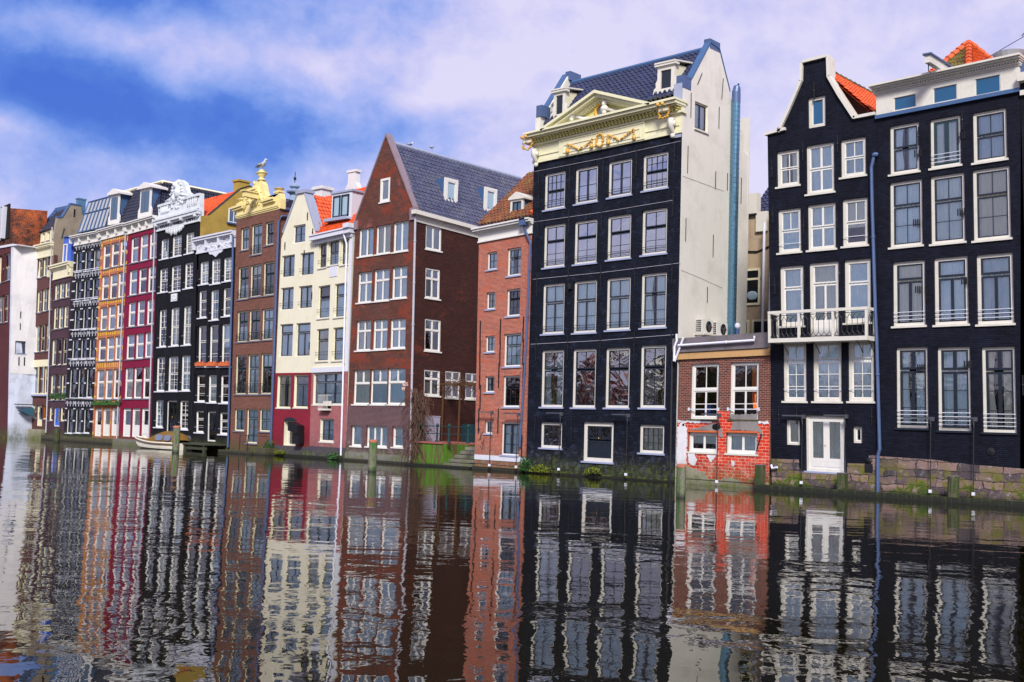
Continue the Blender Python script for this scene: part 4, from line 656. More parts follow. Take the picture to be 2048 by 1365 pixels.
for y, q, s_ in ((.55, 15.4, .16), (2.25, 15.6, -.15)): h.part(MB().bar((X1+.14, y, q), (X1+.14, y+s_, q+.8), .04), 'wall_anchor', 'iron', True)
h.part(MB().box(X1+.11, X1+.14, 1.4, 1.52, 17.2, 17.8), 'slit_window', 'dark_void', True)
r_ = tiles('roof', 'tile_slate', h.root, (-87.7, .0, 15.95), (X1-.1, .0, 16.15), (X1-.1, 1.3, 18.0), (-87.7, 1.3, 17.75), o=h.o)
m = MB().add([(-87.95, -.05, 15.9), (-87.7, -.05, 15.9), (-87.7, 1.3, 17.95), (-87.95, 1.3, 17.95), (-87.95, -.05, 16.1), (-87.7, -.05, 16.1), (-87.7, 1.3, 18.15), (-87.95, 1.3, 18.15)], [(0, 1, 2, 3), (4, 5, 6, 7), (0, 1, 5, 4), (1, 2, 6, 5), (2, 3, 7, 6), (3, 0, 4, 7)]); m.box(-87.9, X1, 1.25, 1.35, 17.8, 18.15)
h.part(m, 'roof_edging', 'lead_blue', True)
m = MB().box(X1-.6, X1-.2, 1.9, 2.5, 17.5, 18.75); m.box(X1-.65, X1-.15, 1.85, 2.55, 18.7, 18.8); m.build('chimney', 'duct_steel', r_, h.w)
pipe(h.root, h.m, [(h.W-.02, 15.9, .12), (h.W-.02, 11.2, .12), (h.W+.02, 7.6, .1), (h.W+.12, 7.3, .1), (h.W+.05, .3, .1)], .05)
# --- 2 purple house
h = House('purple', 'lowest narrow purple-brown brick house with cream cornice, blue dormer and blue door', 'brick_purple', depth=3)
h.cornice(h.p['cor'], ('cream_paint',), proj=.3, dent=False, brackets=2)
r_ = tiles('roof', 'tile_orange', h.root, (-84.7, .05, 12.9), (-82.1, .05, 13.0), (-82.1, 1.8, 14.8), (-84.7, 1.8, 14.5), o=h.o)
d = MB().box(-83.75, -82.5, .1, 1.8, 13.1, 15.25).build('dormer', 'blue_cladding', h.root, h.w)
m = MB(); ring(m, -83.7, -83.1, 13.25, 14.75, .09, 0, .06); m.v = [(x, -z+.1, y) for x, y, z in m.v]; w_ = m.build('window', 'white_paint', d, h.w)
MB().box(-83.8, -82.45, 0., 1.85, 15.25, 15.33).build('dormer_roof', 'lead_blue', d, h.w)
for k in (0, 1, 2):
    b = h.h['win'][9+k]
    m = MB()
    for i in range(30): m.blob((h.R.uniform(b[1]+.1, b[3]-.05), b[2]+.1+h.R.random()*.4, h.R.uniform(-.08, .1)), (.06, .06, .05), 5, i)
    q = m.build('potted_plant', 'plant_leaf', None, lambda a_, b_, d_: tuple(Vector(h.m(a_, b_, d_))+h.o)); tag(q, ('dark leafy plant on the left window sill of the purple-brown house', 'dark leafy plant on the middle window sill of the purple-brown house', 'dark leafy plant on the right window sill of the purple-brown house')[k], 'plant', 'sill plants of the purple house')
# --- 3 black house with white bands
h = House('black_white', 'black brick house striped with white bands and white ticks, glazed roof above', 'brick_black_white', depth=10, flat=False)
wl_ = h.h['win']; m = MB()
for r in range(6):
    row = wl_[r*3:r*3+3]
    if not row: continue
    zt = sum(w[4] for w in row)/3; zb = sum(w[2] for w in row)/3; zm = (zt+zb)/2
    xs = [0.]+[v for w in row for v in (w[1], w[3])]+[h.W]
    for k in range(0, 8, 2):
        if r < 6: m.box(xs[k]+.02, xs[k+1]-.0, zm-.05, zm+.05, 0, .03)
        m.box(xs[k]+.02, xs[k+1], zt-.04, zt+.04, 0, .03)
    for w in row:
        for k in range(-3, 4):
            c = (w[1]+w[3])/2+k*.21; m.add([(c-.017, zt+.18, 0), (c+.017, zt+.18, 0), (c+k*.03+.017, zt+.56, 0), (c+k*.03-.017, zt+.56, 0), (c-.017, zt+.18, .03), (c+.017, zt+.18, .03), (c+k*.03+.017, zt+.56, .03), (c+k*.03-.017, zt+.56, .03)], [(0, 1, 2, 3), (4, 5, 6, 7), (0, 1, 5, 4), (1, 2, 6, 5), (2, 3, 7, 6), (3, 0, 4, 7)]) if k % 2 == 0 else m.box(c-.012, c+.012, zt+.34, zt+.5, 0, .03)
    if r: m.box(.05, h.W-.05, zt+.72, zt+.77, 0, .06)
h.part(m, 'white_bands', 'cool_white_paint'); h.cornice(h.p['cor'], ('white_paint',), proj=.35, dent=False, brackets=4)
def mans(u, v):   # mansard face over three houses: u 0..1 left-right, v 0..1 up
    a = Vector((-81.6, .12, 15.45)).lerp(Vector((-70.5, .12, 15.75)), u); b = Vector((-82.3, 1.2, 18.05)).lerp(Vector((-72.0, 1.2, 18.35)), u); return a.lerp(b, v)
k1 = .36
gr = MB(); sk = MB()
for i in range(7):
    u0 = k1*i/7; u1 = k1*(i+1)/7
    for v0, v1 in ((.02, .58), (.62, .96)):
        p = [mans(u0+.004, v0), mans(u1-.004, v0), mans(u1-.004, v1), mans(u0+.004, v1)]; gr.open = True; gr.add(p, [(0, 1, 2, 3)])
    sk.tube([mans(u0, 0)+Vector((0, -.05, 0)), mans(u0, 1)+Vector((0, -.05, 0))], .045, 4)
sk.tube([mans(k1, 0)+Vector((0, -.05, 0)), mans(k1, 1)+Vector((0, -.05, 0))], .045, 4)
for v in (.0, .6, .98): sk.tube([mans(0, v)+Vector((0, -.05, 0)), mans(k1, v)+Vector((0, -.05, 0))], .05, 4)
s_ = sk.build('skylight', 'lead_blue', h.root, h.w); gr.build('pane', 'screen_grey', s_, h.w)
m = MB(); m.add([mans(0, 0)+Vector((0, .05, 0)), mans(0, 1)+Vector((0, .05, 0)), (-82.3, 10, 18.05), (-81.6, 10, 15.45)], [(0, 1, 2, 3)]); m.open = True; m.add([mans(0, 1), mans(k1, 1), mans(k1, 1)+Vector((0, 9, 0)), mans(0, 1)+Vector((0, 9, 0))], [(0, 1, 2, 3)]); h.part(m, 'roof', 'tile_slate', True)
# --- 4 amber house
h = House('yellow', 'orange and yellow banded brick house with white arched windows', 'brick_amber', depth=10, flat=False)
m = MB(); wl_ = h.h['win']
for r in range(6):
    row = wl_[r*3:r*3+3]; zt = sum(w[4] for w in row)/3; zb = sum(w[2] for w in row)/3; xs = [0.]+[v for w in row for v in (w[1], w[3])]+[h.W]
    for k in range(0, 8, 2):
        for z in ((zt-.12, zt+.1), ((zt+zb)/2-.12, (zt+zb)/2+.12), (zb+.05, zb+.25)): m.box(xs[k]+.03, xs[k+1]-.02, z[0], z[1], 0, .018)
    for w in row:
        for k in range(-2, 3):
            c = (w[1]+w[3])/2+k*.26; m.box(c-.05, c+.05, zt+.14, zt+.5, 0, .018)
for i in range(0, len(m.v), 8): h.part(MB().add(m.v[i:i+8], [(0,1,2,3),(7,6,5,4),(0,4,5,1),(1,5,6,2),(2,6,7,3),(3,7,4,0)]), 'yellow_band', 'brick_yellow_glaze')
h.cornice(h.p['cor'], ('white_paint',), proj=.35, dent=False, brackets=4)
r_ = tiles('roof', 'tile_slate', h.root, mans(k1, 0), mans(.65, 0), mans(.65, 1), mans(k1, 1), o=h.o)
b = wl_[12]
for k in range(3):
    w = wl_[12+k]; m = MB()
    for i in range(26): m.blob((h.R.uniform(w[1]-.1, w[3]+.15), w[2]-.12-h.R.random()*.22, h.R.uniform(.05, .28)), (.08, .07, .05), 5, i)
    m.box(w[1]-.05, w[3]+.1, w[2]-.42, w[2]-.25, .05, .28)
    q = m.build('flower_box', 'plant_leaf', None, lambda a_, b_, d_: tuple(Vector(h.m(a_, b_, d_))+h.o)); tag(q, '%s planted flower box under a first-floor window of the orange-yellow house' % ('left', 'middle', 'right')[k], 'flower box', 'flower boxes of the orange house')
def mansard_dormer(h, u, wdt, hh):
    p = mans(u, 0); x0, z0 = p.x-wdt/2, p.z
    d = MB().box(x0+.08, x0+wdt-.08, .12, 1.3, z0, z0+hh).build('dormer', 'lead_blue', h.root, h.w)
    fr = MB(); fr.prism([(x0-.18, z0), (x0+wdt+.18, z0), (x0+wdt+.18, z0+.5), (x0+wdt, z0+.75), (x0+wdt, z0+hh), (x0, z0+hh), (x0, z0+.75), (x0-.18, z0+.5)], .12, .03, 1); f_ = fr.build('front', 'white_paint', d, h.w)
    w = MB(); 
    for a in (x0+.18, x0+wdt/2+.02): w.box(a, a+wdt/2-.2, .0, .04, z0+.35, z0+hh-.2)
    w.build('window', 'window_dark', d, h.w)
    t = MB().prism([(x0-.2, z0+hh-.02), (x0+wdt+.2, z0+hh-.02), (x0+wdt+.2, z0+hh+.12), (x0+wdt/2, z0+hh+.42), (x0-.2, z0+hh+.12)], -.15, 1.2, 1); t.build('pediment', 'white_paint', d, h.w)
mansard_dormer(h, .47, 1.25, 2.15)
# --- 5 magenta house
h = House('magenta', 'deep magenta painted house with tall white sash windows', 'brick_magenta', depth=10, flat=False)
h.cornice(h.p['cor'], ('white_paint',), proj=.35, dent=False, brackets=5)
r_ = tiles('roof', 'tile_slate', h.root, mans(.65, 0), mans(1, 0), mans(1, 1), mans(.65, 1), o=h.o)
tiles('roof_side', 'tile_slate', h.root, mans(1, 0), (-70.5, 11, 15.75), (-72., 11, 18.35), mans(1, 1), o=h.o)
m = MB(); a, b = mans(k1, 1), mans(1, 1); 
for p, q in ((mans(k1, 1), mans(1, 1)), (mans(1, 1), Vector((-72., 11, 18.35)))): m.tube([p+Vector((0, -.06, .0)), q+Vector((0, -.06, .0))], .13, 4)
h.part(m, 'roof_edging', 'cream_paint', True); mansard_dormer(h, .845, 1.4, 2.0)
m = MB(); m.open = True; m.add([mans(k1, 1), mans(1, 1), (-72, 11, 18.35), (-78.6, 11, 18.2)], [(0, 1, 2, 3)]); h.part(m, 'flat_roof', 'tile_slate', True)
pipe(h.root, h.m, [(-.05, h.Hh+.9, .15), (-.05, h.Hh, .12), (-.05, .2, .12)], .05, 'pipe_grey'); pipe(h.root, h.m, [(h.W-.05, h.Hh+.5, .15), (h.W-.05, .2, .12)], .05, 'pipe_grey')
# --- 6 black house with carved white gable
h = House('ornate_black', 'black house with carved white gable bearing old lettering', 'brick_black_paint', depth=8, body='plaster_ochre')
g_ = h.p['gable']; g2 = [g_[0]]+g_[1:]
gb = MB().prism([(x, y) for x, y in g2], -.30, .02).build('gable', 'stone_carved', h.root, h.m)
fz = h.p['frieze']; a0, a1 = fz[0][0], fz[1][0]; zt, zb = (fz[0][1]+fz[1][1])/2, (fz[2][1]+fz[3][1])/2
m = MB().box(-.02, h.W+.02, zb, zb+.12, 0, .1); m.box(-.02, h.W+.02, zt-.42, zt-.30, 0, .16); m.box(-.1, h.W+.1, zt-.30, zt-.12, 0, .30); m.box(-.15, h.W+.12, zt-.12, zt, 0, .36)
for x in (.15, h.W*.36, h.W*.64, h.W-.2): m.box(x-.13, x+.13, zt-.44, zt-.3, 0, .30); m.blob((x, zt-.44, .16), (.14, .07, .14), 7)
m.build('moulding', 'stone_carved', gb, h.m)
bl = h.p['bal']; zt2 = (bl[0][1]+bl[1][1])/2
m = MB()
for x0, x1 in ((.12, 1.62), (3.35, h.W-.02)):
    m.box(x0, x1, zt2-.16, zt2, .0, .14); m.box(x0, x1, zt+.1, zt+.22, 0, .12)
    for k in range(6): x = x0+.35+(x1-x0-.7)*k/5; m.lathe([(.03, 0), (.055, .12), (.06, .3), (.03, .5), (.05, .62)], (x, zt+.4, .08), 1, 7)
m.build('balustrade', 'stone_carved', gb, h.m)
m = MB(); R = random.Random(5); cx = 2.30; top = max(p[1] for p in g_)
for i in range(90):
    t = R.random(); zz = zt+.5+t*(top-zt-.6); wd = .95*(1-t)**.8+.28; x = cx+R.uniform(-wd, wd); m.blob((x, zz, .04), (R.uniform(.05, .14), R.uniform(.05, .16), R.uniform(.05, .12)), 6, i)
for sx in (-1, 1): m.tube([(cx+sx*(.35+1.0*(t/6)**2), top-.9-(top-zt2-1.0)*t/6, .04) for t in range(0, 7)], .07, 6)
m.blob((cx-.05, top-.35, .0), (.26, .30, .25), 8, 3); m.blob((cx+.15, top-.9, .05), (.34, .42, .24), 8, 4); m.blob((cx-.25, top-1.2, .06), (.22, .3, .2), 8, 5)
m.build('carving', 'stone_carved', gb, h.m, smooth=True)
m = MB(); R = random.Random(9)
for i in range(11):
    x = 1.25+i*.2; L = .25+.35*math.sin(PI*(i+.5)/11)+R.uniform(-.06, .08); m.blob((x, zb-L*.35, .06), (.10, L*.6, .07), 6, i)
m.box(1.15, 3.35, zb-.12, zb+.02, 0, .1); m.build('scalloped_apron', 'stone_carved', gb, h.m, smooth=True)
def letters(h, parent, txt, x, z, size, mat='iron', d=.055, k=(1, 1), slant=0.):
    t = text_mb(txt, size); t.v = [(x+a*k[0], z+b*k[1], d+c) for a, b, c in t.v]; return t.build('lettering', mat, parent, h.m)
for t_, x in (('OOST', .95), ('VRIES', 2.5), ('LANT', 4.1)): letters(h, gb, t_, x, zb+.30, .42, d=.04)
for t_, x in (('17', 1.5), ('60', 3.28)): letters(h, gb, t_, x, zt+.85, .42, 'pipe_grey', d=.06)
m = MB()
for x in (.28, h.W-.35): m.tube([(x+.12*math.cos(t*PI/5), zt+.85+.22*math.sin(t*PI/5), .04) for t in range(10)], .03, 6, True)
m.build('wreath', 'pipe_grey', gb, h.m)
pq = h.p['plaque']; m = MB().box(pq[0][0], pq[1][0], pq[1][1], pq[0][1], 0, .06)
for i in range(12): m.blob((h.R.uniform(pq[0][0]+.08, pq[1][0]-.08), h.R.uniform(pq[1][1]+.08, pq[0][1]-.08), .07), (.06, .06, .03), 5, i)
h.part(m, 'plaque', 'stone_carved')
def anchors(h, pts, L=.75, name='wall_anchor'):
    for x, z in pts: MB().box(x-.022, x+.022, z-L, z, .0, .045).blob((x, z-L/2, .05), (.035, .05, .03), 5).build(name, 'iron', h.root, h.m)
anchors(h, [(x, z) for z in (13.9, 10.9, 7.8, 5.0, 2.9) for x in (1.25, 3.15, h.W-.25)], .9)
y0 = 14.2
X6 = -65.25
gp = [(.05, 12.3), (.05, 15.1), (.62, 15.2), (2.95, 17.35), (3.65, 17.65), (6.5, 16.5), (8., 14.5), (8., 12.3)]
yg = h.part(MB().prism(gp, X6-.2, X6+.1, 0), 'gable_wall', 'plaster_ochre', True)
m = MB()
for k in (2, 3, 4): (a, b), (c, d) = gp[k], gp[k+1]; m.tube([(X6+.02, a, b+.05), (X6+.02, c, d+.05)], .09, 4)
m.build('verge_board', 'iron', yg, h.w)
wnd = MB(); ring(wnd, 2.05, 2.85, 15.0, 15.95, .07, 0, .06); wnd.box(2.43, 2.48, 15.0, 15.95, 0, .05); wnd.v = [(X6+.1+z, x, y) for x, y, z in wnd.v]; w_ = wnd.build('window', 'white_paint', yg, h.w); MB().box(X6+.10, X6+.12, 2.1, 2.8, 15.05, 15.9).build('pane', 'window_dark', w_, h.w); MB().box(X6+.1, X6+.24, 1.95, 2.95, 14.9, 15.0).build('sill', 'lead_blue', w_, h.w)
r_ = tiles('roof', 'tile_bright', h.root, (-69.9, .5, 14.95), (X6-.15, .5, 15.1), (X6-.15, 2.9, 17.25), (-69.9, 2.9, 17.05), o=h.o)
ch = MB().box(X6-.6, X6+.05, 2.8, 3.6, 16.6, 17.95).box(X6-.68, X6+.12, 2.72, 3.68, 17.9, 18.02); ch = ch.build('chimney', 'plaster_ochre', r_, h.w)
# --- 7 small black house
h = House('small_black', 'shorter black house with carved white cornice and orange window boxes', 'brick_black_paint', depth=8)
h.cornice(h.p['cor'], ('cool_white_paint',), proj=.3, dent=False, brackets=4)
m = MB(); R = random.Random(3); b0_ = h.p['cor'][3][1]
for i in range(46): m.blob((R.uniform(.25, h.W-.25), b0_+R.uniform(.1, .6), .06), (R.uniform(.05, .14), R.uniform(.04, .1), .04), 6, i)
m.prism([(1.3, b0_+.05), (3.0, b0_+.05), (2.8, b0_-.18), (2.5, b0_-.22), (2.15, b0_-.42), (1.8, b0_-.22), (1.5, b0_-.18)], 0, .07)
h.part(m, 'carving', 'cool_white_paint', smooth=False)
anchors(h, [(x, z) for z in (11.5, 8.6, 5.6, 2.9) for x in (.15, 1.42, 2.78)], .8)
for k in range(3):
    w = h.h['win'][6+k]; m = MB().box(w[1]+.03, w[3]-.03, w[2]+.03, w[2]+.24, -.02, .22)
    for i in range(10): m.blob((h.R.uniform(w[1]+.08, w[3]-.08), w[2]+.27, h.R.uniform(.02, .18)), (.05, .05, .04), 5, i)
    q = m.build('window_box', 'terracotta', None, lambda a_, b_, d_: tuple(Vector(h.m(a_, b_, d_))+h.o)); tag(q, 'orange planter box on the %s sill of the shorter black house' % ('left', 'middle', 'right')[k], 'planter', 'orange planters of the small black house')
pipe(h.root, h.m, [(h.W-.02, h.Hh+1.1, .15), (h.W-.02, h.Hh-.5, .12), (h.W-.04, .2, .12)], .06, 'zinc')
q = MB().lathe([(.12, 0), (.1, .5), (.18, .6), (.2, .9), (.1, 1.)], (-63.0, 1.6, 13.2), 2, 10); solo(q, 'roof_vent', 'zinc', 'small blue metal roof vent against the ochre side wall', 'roof vent', (-63, 1.6, 13.2))
# --- 8 brown house with yellow gable
h = House('brown_yellow', 'tan brown brick house with carved pale yellow gable and urns', 'brick_tan_brown', depth=7, body='brick_tan_brown')
gp = h.p['gable']; z00 = (gp[0][1]+gp[-1][1])/2
gb = MB().prism([(x, y) for x, y in gp], -.35, .03).build('gable', 'pale_yellow_paint', h.root, h.m)
pd = h.p['ped']; m = MB()
def mould(m, p, q, t=.13, d=.28):
    p, q = Vector(p), Vector(q); 
    for k, (o1, dd) in enumerate(((0, d), (-t*.9, d*.7))): m.add([(p.x, p.y+o1-t, -.1), (q.x, q.y+o1-t, -.1), (q.x, q.y+o1, -.1), (p.x, p.y+o1, -.1), (p.x, p.y+o1-t, dd), (q.x, q.y+o1-t, dd), (q.x, q.y+o1, dd), (p.x, p.y+o1, dd)], [(0, 1, 2, 3), (7, 6, 5, 4), (0, 4, 5, 1), (1, 5, 6, 2), (2, 6, 7, 3), (3, 7, 4, 0)])
mould(m, pd[0], pd[1]); mould(m, pd[2], pd[3]); mould(m, pd[4], pd[5]); mould(m, (0, z00+.25), (h.W, z00+.3), .10, .12)
A = Vector(pd[1]); m.tube([(A.x+.1+.55*(1-math.cos(t*PI/10)), A.y-.1+.9*math.sin(t*PI/10), .05) for t in range(6)], .10, 6)
B_ = Vector(pd[5]); C_2 = Vector(pd[2]); m.tube([(B_.x+(C_2.x-B_.x)*t/6, B_.y+(C_2.y-B_.y)*(1-(1-t/6)**2.2), .0) for t in range(7)], .13, 6)
m.build('moulding', 'pale_yellow_paint', gb, h.m)
m = MB(); R = random.Random(12); cx = (pd[0][0]+pd[3][0])/2
for i in range(60):
    t = R.uniform(-1, 1); x = cx+t*1.25; zz = z00+.55+R.random()*(1.45*(1-abs(t))+.15); m.blob((x, zz, .05), (R.uniform(.05, .16), R.uniform(.05, .14), .06), 6, i)
for sx in (-1, 1): m.tube([(cx+sx*(.2+.14*t), z00+.5+.5*math.sin(t*.55), .07) for t in range(7)], .07, 6)
m.build('carving', 'pale_yellow_paint', gb, h.m, smooth=True)
U = h.p['urn']
def urn(m, x, z, hgt, r): m.lathe([(r*.9, 0), (r*.9, hgt*.08), (r*.45, hgt*.16), (r*.5, hgt*.28), (r*.95, hgt*.5), (r*1.0, hgt*.62), (r*1.25, hgt*.66), (r*1.2, hgt*.70), (r*.6, hgt*.74), (r*.7, hgt*.84), (r*.5, hgt*.9), (r*.7, hgt*.94), (r*.3, hgt)], (x, z, -.15), 1, 12)
m = MB(); urn(m, U[0][0], U[0][1], U[1][1]-U[0][1], .30); m.build('urn', 'pale_yellow_paint', gb, h.m, smooth=True)
for i in (2, 4):
    m = MB(); x, z, t = U[i][0], U[i][1], U[i+1][1]; hg = t-z; m.box(x-.28, x+.28, z, z+hg*.3, -.35, .05); m.lathe([(.2, 0), (.16, hg*.15), (.30, hg*.4), (.32, hg*.5), (.2, hg*.62), (.1, hg*.7)], (x, z+hg*.3, -.15), 1, 12); m.build('finial', 'pale_yellow_paint', gb, h.m)
bm_ = h.p['beam']; MB().box(bm_[1][0]-.12, bm_[1][0]+.12, bm_[1][1]-.10, bm_[1][1]+.22, -.2, 1.1).box(bm_[1][0]-.2, bm_[1][0]+.2, bm_[1][1]+.22, bm_[1][1]+.28, -.2, 1.2).build('hoist_beam', 'pale_yellow_paint', gb, h.m)
X8 = -56.75
m = MB().prism([(0.3, 13), (.3, 14.9), (1.4, 15.55), (5, 15.55), (6, 15), (6, 13)], X8-3.4, X8-.9, 0); h.part(m, 'roof', 'tile_slate', True)
pipe(h.root, h.w, [(X8+.02, 1.3, 14.75), (X8+.12, .9, 14.35), (X8+.12, .1, 14.25), (X8+.14, -.12, 13.9), (X8+.25, -.12, 9.), (X8+.45, -.12, .3)], .07, 'zinc')
m = MB().box(X8-.05, X8+.1, 0, 1.6, 14.7, 14.85); h.part(m, 'gutter', 'zinc', True)
# gull on the urn
def bird(x, y, z, lab, k=1., rz=0.):
    t = thing('seagull', lab, 'bird', (x, y, z), None, rz)
    m = MB(); m.tube([(-.26, 0, .10), (-.16, 0, .13), (-.02, 0, .15), (.10, 0, .18), (.16, 0, .24), (.19, 0, .28)], .05, 8, rs=[.012, .04, .075, .07, .045, .042]); m.blob((.20, 0, .30), (.05, .042, .042), 8)
    m.tube([(.24, 0, .30), (.30, 0, .285)], .012, 5, rs=[.015, .004])
    for s_ in (-1, 1): m.tube([(0, s_*.03, .09), (.01, s_*.03, .0)], .008, 4)
    m.v = [(a*k, b*k, c*k) for a, b, c in m.v]; m.build('body', 'feather_white', t, smooth=True)
    for s_ in (-1, 1):
        w_ = MB().tube([(.10, s_*.06, .17), (-.05, s_*.075, .16), (-.30, s_*.03, .11)], .04, 6, rs=[.03, .05, .008]); w_.v = [(a*k, b*k, c*k) for a, b, c in w_.v]; w_.build('wing', 'feather_grey', t, smooth=True)
p = Vector(h.m(U[1][0], U[1][1]+.0, -.15))+h.o; bird(p.x, p.y, p.z, 'grey gull perched on the top urn of the yellow gable', 1.9, PI*.0)
# --- tower spire behind
t = thing('church_spire', 'slender blue-grey spire with bulbs and weather vane behind the roofs', 'spire', (-68.75, 10, 14))
m = MB().lathe([(1.1, 0), (.95, 3.0), (.55, 4.1), (.36, 4.9), (.30, 5.1), (.34, 5.15)], (0, 0, 0), 2, 8); m.lathe([(.25, 5.15), (.55, 5.3), (.58, 5.4), (.25, 5.55), (.2, 5.6), (.38, 5.72), (.38, 5.8), (.15, 5.95), (.05, 6.05)], (0, 0, 0), 2, 12); m.build('spire', 'spire_blue', t, lambda a, b, c: (a, b, c-.55)); MB().tube([(0, 0, 5.0), (0, 0, 6.3)], .03, 5).box(-.03, .03, -.1, .1, 5.7, 5.9).build('weather_vane', 'iron', t)
MB().box(-1.5, 1.3, -1.2, 1.2, 0, 3.0).prism([(-1.7, 3.0), (1.5, 3.0), (.4, 4.1), (-.6, 4.1)], -1.3, 1.3, 1).build('tower', 'tile_slate', t)
# --- 9 cream gable house
h = House('cream_gable', 'cream rendered house with pointed gable and wine red ground floor', 'plaster_cream', depth=6, outline=[(0, -.6), (H['cream_gable']['W'], -.6)] + list(reversed(H['cream_gable']['pts']['gable'])), body='plaster_cream', bodytop=12.6)
rd = h.p['red']; zr = (rd[0][1]+rd[1][1])/2; dk = h.p['dark']; zd = (dk[0][1]+dk[1][1])/2
hs = [w[1:] for w in h.h['win']]; low = [w for w in hs if w[3] < zr+.1]
wall_mb([(0.005, zd), (h.W-.005, zd), (h.W-.005, zr), (.005, zr)], low, .03, .03).build('red_ground_floor', 'brick_wine_paint', h.root, lambda a, b, d: h.m(a, b, d+.035))
h.box('plinth', 'plinth_purple', 0, h.W, -.6, zd, -.2, .07)
gp = h.p['gable']; m = MB()
for k in range(1, len(gp)-1):
    (a, b), (c, d) = gp[k], gp[k+1]
    nx_, nz_ = (b-d), (c-a); L = math.hypot(nx_, nz_) or 1; nx_, nz_ = nx_/L*.09, nz_/L*.09
    m.add([(a, b, .07), (c, d, .07), (c+nx_, d+nz_, .07), (a+nx_, b+nz_, .07), (a, b, -.55), (c, d, -.55), (c+nx_, d+nz_, -.55), (a+nx_, b+nz_, -.55)], [(0, 1, 2, 3), (4, 5, 6, 7), (0, 1, 5, 4), (1, 2, 6, 5), (2, 3, 7, 6), (3, 0, 4, 7)])
h.part(m, 'coping', 'lead_pale'); apx = max(gp, key=lambda p: p[1]); m = MB().box(gp[2][0]-.12, gp[5][0]+.12, apx[1]-.05, apx[1]+.14, -.6, .10); h.part(m, 'gable_cap', 'lead_pale')
anchors(h, [(.42, 12.55), (2.55, 14.1), (3.1, 13.1), (2.35, 11.9), (3.2, 9.4), (3.1, 6.5)], .45)
dw = [w for w in h.h['win'] if w[0] == 'archdoor'][0]; ax_ = (dw[1]+dw[3])/2
m = MB().prism([(dw[1]-.02, dw[4]-.02)]+[(ax_-(dw[3]-dw[1])/2*math.cos(t*PI/8), dw[4]-.02+.22*math.sin(t*PI/8)) for t in range(1, 8)]+[(dw[3]+.02, dw[4]-.02)], .0, .05); h.part(m, 'door_arch', 'dark_paint')
q = MB().prism([(dw[3]-.1, dw[4]-.05), (dw[3]+.75, dw[4]-.25), (dw[3]+.75, dw[4]-.75), (dw[3]-.1, dw[4]-.55)], .05, .55); q.box(dw[3]+.25, dw[3]+.8, dw[4]-1.3, dw[4]-.7, .05, .45); o = q.build('door_hood', 'red_hood', None, lambda a_, b_, d_: tuple(Vector(h.m(a_, b_, d_))+h.o)); tag(o, 'dark fabric hood and box beside the arched door in the wine red wall', 'hood')
X9 = -54.7
tiles('roof', 'tile_bright', h.root, (-53.05, .3, 13.0), (-53.05, 7, 13.0), (X9, 7, 15.55), (X9, .3, 15.45), o=h.o); tiles('roof', 'tile_bright', h.root, (-56.3, .3, 13.0), (-56.3, 7, 13.0), (X9, 7, 15.55), (X9, .3, 15.45), o=h.o)
# --- 10 cream house with orange roof
h = House('cream_orange', 'cream house with bright orange tiled roof, dormer and pink brick base', 'plaster_cream', depth=7, body='plaster_cream', flat=False)
bd = h.p['band']; zb_ = (bd[2][1]+bd[3][1])/2; dk = h.p['dark']; zd = dk[0][1]
hs = [w[1:] for w in h.h['win']]; low = [w for w in hs if w[3] < zb_+.1]
wall_mb([(0.005, zd), (h.W-.005, zd), (h.W-.005, zb_), (.005, zb_)], low, .03, .03).build('pink_ground_floor', 'brick_salmon', h.root, lambda a, b, d: h.m(a, b, d+.035))
h.box('plinth', 'plinth_purple', 0, h.W, -.6, zd, -.2, .07); h.box('fascia', 'cool_white_paint', .0, h.W-.3, zb_, bd[0][1], -.1, .08)
h.box('pilaster', 'cool_white_paint', h.W-.22, h.W+.0, zb_, h.Hh+.1, -.1, .06); pn = h.p['pan']; h.box('blind_panel', 'cool_white_paint', pn[0][0], pn[1][0], pn[1][1], pn[0][1], 0, .03)
m = MB().box(-.15, h.W+.05, h.Hh-.02, h.Hh+.22, -.2, .38); m.box(-.18, h.W+.08, h.Hh+.22, h.Hh+.30, -.2, .44); m.box(-.1, h.W, h.Hh-.22, h.Hh, -.1, .15); h.part(m, 'gutter', 'cool_white_paint'); h.box('gutter_box', 'cool_white_paint', h.W-.35, h.W+.12, h.Hh+.25, h.Hh+.5, -.1, .5)
pipe(h.root, h.m, [(h.W-.50, h.Hh, .3), (h.W-.38, h.Hh-.6, .14), (h.W-.35, 6.6, .12), (h.W-.30, 3.5, .12), (h.W-.25, .2, .14)], .05, 'pvc_white')
r_ = tiles('roof', 'tile_bright', h.root, (-53.3, -.05, 12.75), (-49.6, -.05, 12.9), (-49.6, 3.5, 16.35), (-57.0, 3.5, 16.0), o=h.o)
d = MB().box(-52.75, -50.95, .75, 2.9, 13.7, 15.25).build('dormer', 'cool_white_paint', h.root, h.w); MB().box(-52.85, -50.85, .68, 2.9, 15.25, 15.36).build('dormer_roof', 'lead_pale', d, h.w); MB().prism([(-52.95, 13.58), (-50.7, 13.58), (-50.9, 13.75), (-52.8, 13.75)], .3, .75, 1).build('flashing', 'lead_pale', d, h.w)
m = MB()
for a in (-52.55, -51.8): m.box(a, a+.06, .66, .75, 13.85, 15.1); m.box(a+.56, a+.62, .66, .75, 13.85, 15.1); m.box(a, a+.62, .66, .75, 13.85, 13.92); m.box(a, a+.62, .66, .75, 15.03, 15.1)
w_ = m.build('window', 'dark_paint', d, h.w); MB().box(-52.5, -51.2, .72, .745, 13.9, 15.05).build('pane', 'window_pale', w_, h.w)
MB().box(-58.7, -57.85, 4, 4.8, 15.3, 16.85).box(-58.8, -57.75, 3.9, 4.9, 16.75, 16.95).build('chimney', 'plaster_grey_white', r_, h.w)
